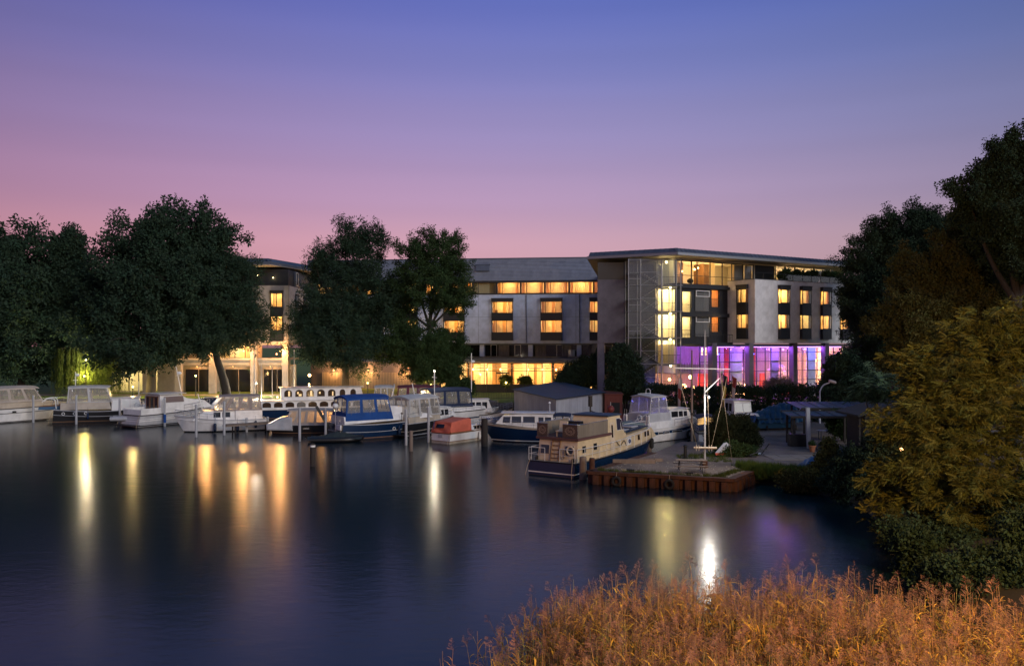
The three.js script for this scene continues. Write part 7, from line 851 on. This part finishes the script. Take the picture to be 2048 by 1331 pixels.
{ // tables, chairs and planters on the restaurant terrace
  const R = RNG(15), chair = (x, z, turn, label) => { const c = thing('terrace_chair', label, 'chair', [x, HG + 0.12, z], turn, 'chairs on the restaurant terrace'); mesh('seat', bx(0.45, 0.05, 0.45, 0, 0.45, 0), M.roomDark, c); mesh('backrest', bx(0.45, 0.5, 0.05, 0, 0.75, -0.2), M.roomDark, c); mesh('leg', [[-1, -1], [1, -1], [-1, 1], [1, 1]].map(([a, b]) => rod([a * 0.19, 0, b * 0.19], [a * 0.19, 0.44, b * 0.19], 0.02, 5)), M.frame, c); };
  for (let i = 0; i < 8; i++) { const x = -4.5 + i * 2.1, z = -122.2 + 0.12 * x, t = thing('terrace_table', 'small dark table on the restaurant terrace', 'table', [x, HG + 0.12, z], 0, 'tables on the restaurant terrace'); mesh('top', bx(0.8, 0.04, 0.8, 0, 0.73, 0), M.roomWhite, t); mesh('pedestal', [cyl(0.04, 0.04, 0.72, 0, 0, 0, 8), cyl(0.22, 0.2, 0.03, 0, 0, 0, 12)], M.frame, t); chair(x - 0.7, z, 90, 'dark chair at a table on the restaurant terrace'); chair(x + 0.7, z, -90, 'dark chair at a table on the restaurant terrace'); }
  for (const [px, l] of [[1012, 'left'], [1050, 'middle'], [1122, 'right']]) { const b = [WX(px, 120.4), HG + 0.12, -120.4], t = thing('planter', `leafy ${l} planter on the restaurant terrace`, 'planter', b, 0, 'planters on the restaurant terrace'); mesh('pot', cyl(0.3, 0.38, 0.6, 0, 0, 0, 14), M.darkPanel, t); scatter('plant', t, LEAF.small, leafLime, crownItems([[0, 1.3, 0, 0.6, 0.75, 0.6]], { seed: px, bough: 0.3, dens: 0.6, per: 7 })); }
  // planters on the roof terrace of the white volume
  const u = [Math.cos(rad(31)), -Math.sin(rad(31))], n = [Math.sin(rad(31)), Math.cos(rad(31))]; for (let i = 0; i < 5; i++) { const x = 7 + i * 2.5, z = -1.6, p = [28.6 + u[0] * x + n[0] * z, HG + 14.41, -100 + u[1] * x + n[1] * z], t = thing('roof_planter', `${['first', 'second', 'third', 'fourth', 'fifth'][i]} leafy planter from the glass corner on the roof terrace`, 'planter', p, 31, 'planters on the roof terrace'); mesh('trough', bx(1.1, 0.4, 0.4, 0, 0.2, 0), M.frame, t); scatter('plant', t, LEAF.small, leafMid, crownItems([[0, 0.85, 0, 0.8, 0.55, 0.4]], { seed: 300 + i, bough: 0.3, dens: 0.6, per: 7 })); }
  const fn = thing('terrace_fence', 'low metal fence below the restaurant terrace', 'fence', [WX(1010, 105), HG, -106.5], -7); for (let i = 0; i < 34; i++) mesh('bar', rod([-3.6 + i * 0.21, 0, 0], [-3.6 + i * 0.21, 0.85, 0], 0.018, 5), M.frame, fn); mesh('rail', [rod([-3.7, 0.85, 0], [3.5, 0.85, 0], 0.025), rod([-3.7, 0.08, 0], [3.5, 0.08, 0], 0.02)], M.frame, fn);
}
{ // wear and clutter on the jetty
  const R = RNG(808), on = () => { const u = R(), v = R(); return [lerp(lerp(5.6, 13.4, u), lerp(10.8, 15.2, u), v), -lerp(lerp(54.7, 52.2, u), lerp(63.5, 56.5, u), v)]; };
  const bit = new THREE.DodecahedronGeometry(0.05, 0).scale(1, 0.35, 0.8), it = Array.from({ length: 420 }, () => { const [x, z] = on(); return [x, YG + 0.01, z, 0.3 + 1.1 * R() ** 2, new THREE.Quaternion().setFromAxisAngle(V(0, 1, 0), R() * 6)]; });
  kind(scatter('deck_litter', scene, flat(bit), mat(0.34, 0.3, 0.26, 0.95), it, 1, 2), 'stuff', 'small stones and litter scattered on the jetty');
  const blade = new THREE.BufferGeometry(), pos = []; for (let i = 0; i < 11; i++) { const a = R() * 6.28, x = (R() - 0.5) * 0.16, z = (R() - 0.5) * 0.16, h = 0.08 + 0.14 * R(), l = 0.09 * R(); pos.push(x - 0.009 * Math.sin(a), 0, z + 0.009 * Math.cos(a), x + 0.009 * Math.sin(a), 0, z - 0.009 * Math.cos(a), x + Math.cos(a) * l, h, z + Math.sin(a) * l); }
  blade.setAttribute('position', new THREE.Float32BufferAttribute(pos, 3)); blade.computeVertexNormals(); blade.setAttribute('uv', new THREE.Float32BufferAttribute(new Float32Array(pos.length / 3 * 2), 2));
  const tf = []; for (let k = 0; k < 700; k++) { const e = R(), s = R(); const [x, z] = e < 0.45 ? [lerp(5.6, 13.2, s), -lerp(54.45, 51.6, s) - 0.42 - R() ** 2 * 0.8] : e < 0.7 ? [lerp(13.2, 15.3, s) - 0.3 - R() * 0.6, -lerp(52.1, 55, s) - 0.2] : [12 + R() * 3.5, -59 - R() * 4]; tf.push([x, YG + 0.004, z, 0.6 + R(), new THREE.Quaternion().setFromAxisAngle(V(0, 1, 0), R() * 6)]); }
  kind(scatter('jetty_weeds', scene, blade, leafMat(0.07, 0.09, 0.025), tf, 0.6, 8), 'stuff', 'weeds growing along the jetty edge');
  const rc = thing('rope_coil', 'coiled mooring rope lying near the jetty corner', 'rope', [7.2, YG, -54.9]); mesh('coil', Array.from({ length: 5 }, (_, k) => new THREE.TorusGeometry(0.3 - k * 0.035, 0.028, 5, 20).rotateX(Math.PI / 2).translate(0, 0.035 + k * 0.018, 0)), M.rope, rc); mesh('tail', tube([[0.28, 0.03, 0], [0.6, 0.03, 0.2], [1.0, 0.03, 0.05], [1.3, 0.03, 0.25]], 0.026, 20, 5), M.rope, rc);
  for (const [u, l] of [[0.3, 'left'], [0.72, 'right']]) { const c = thing('mooring_cleat', `black iron mooring cleat on the ${l} part of the jetty edge`, 'cleat', [lerp(5.1, 13.35, u), YG, -lerp(54.9, 51.8, u) - 0.3], -20, 'cleats on the jetty'); mesh('base', bx(0.34, 0.05, 0.14, 0, 0.025, 0), M.black, c); mesh('horn', [rod([-0.26, 0.2, 0], [0.26, 0.2, 0], 0.035, 8), cyl(0.035, 0.035, 0.16, -0.08, 0.04, 0), cyl(0.035, 0.035, 0.16, 0.08, 0.04, 0)], M.black, c); }
  for (const [u, l] of [[0.2, 'left'], [0.58, 'middle']]) { const ty = thing('tyre_fender', `old tyre hung on the ${l} part of the sheet piling`, 'tyre', [lerp(5.1, 13.35, u) - 0.14, 0.32, -lerp(54.9, 51.8, u) + 0.45], -20, 'tyres on the jetty wall'); mesh('tyre', new THREE.TorusGeometry(0.24, 0.09, 10, 22), M.rubber, ty); mesh('hanger', rod([0, 0.24, 0], [0, 0.55, -0.12], 0.015, 5), M.rope, ty); }
}
renderer.render(scene, camera);
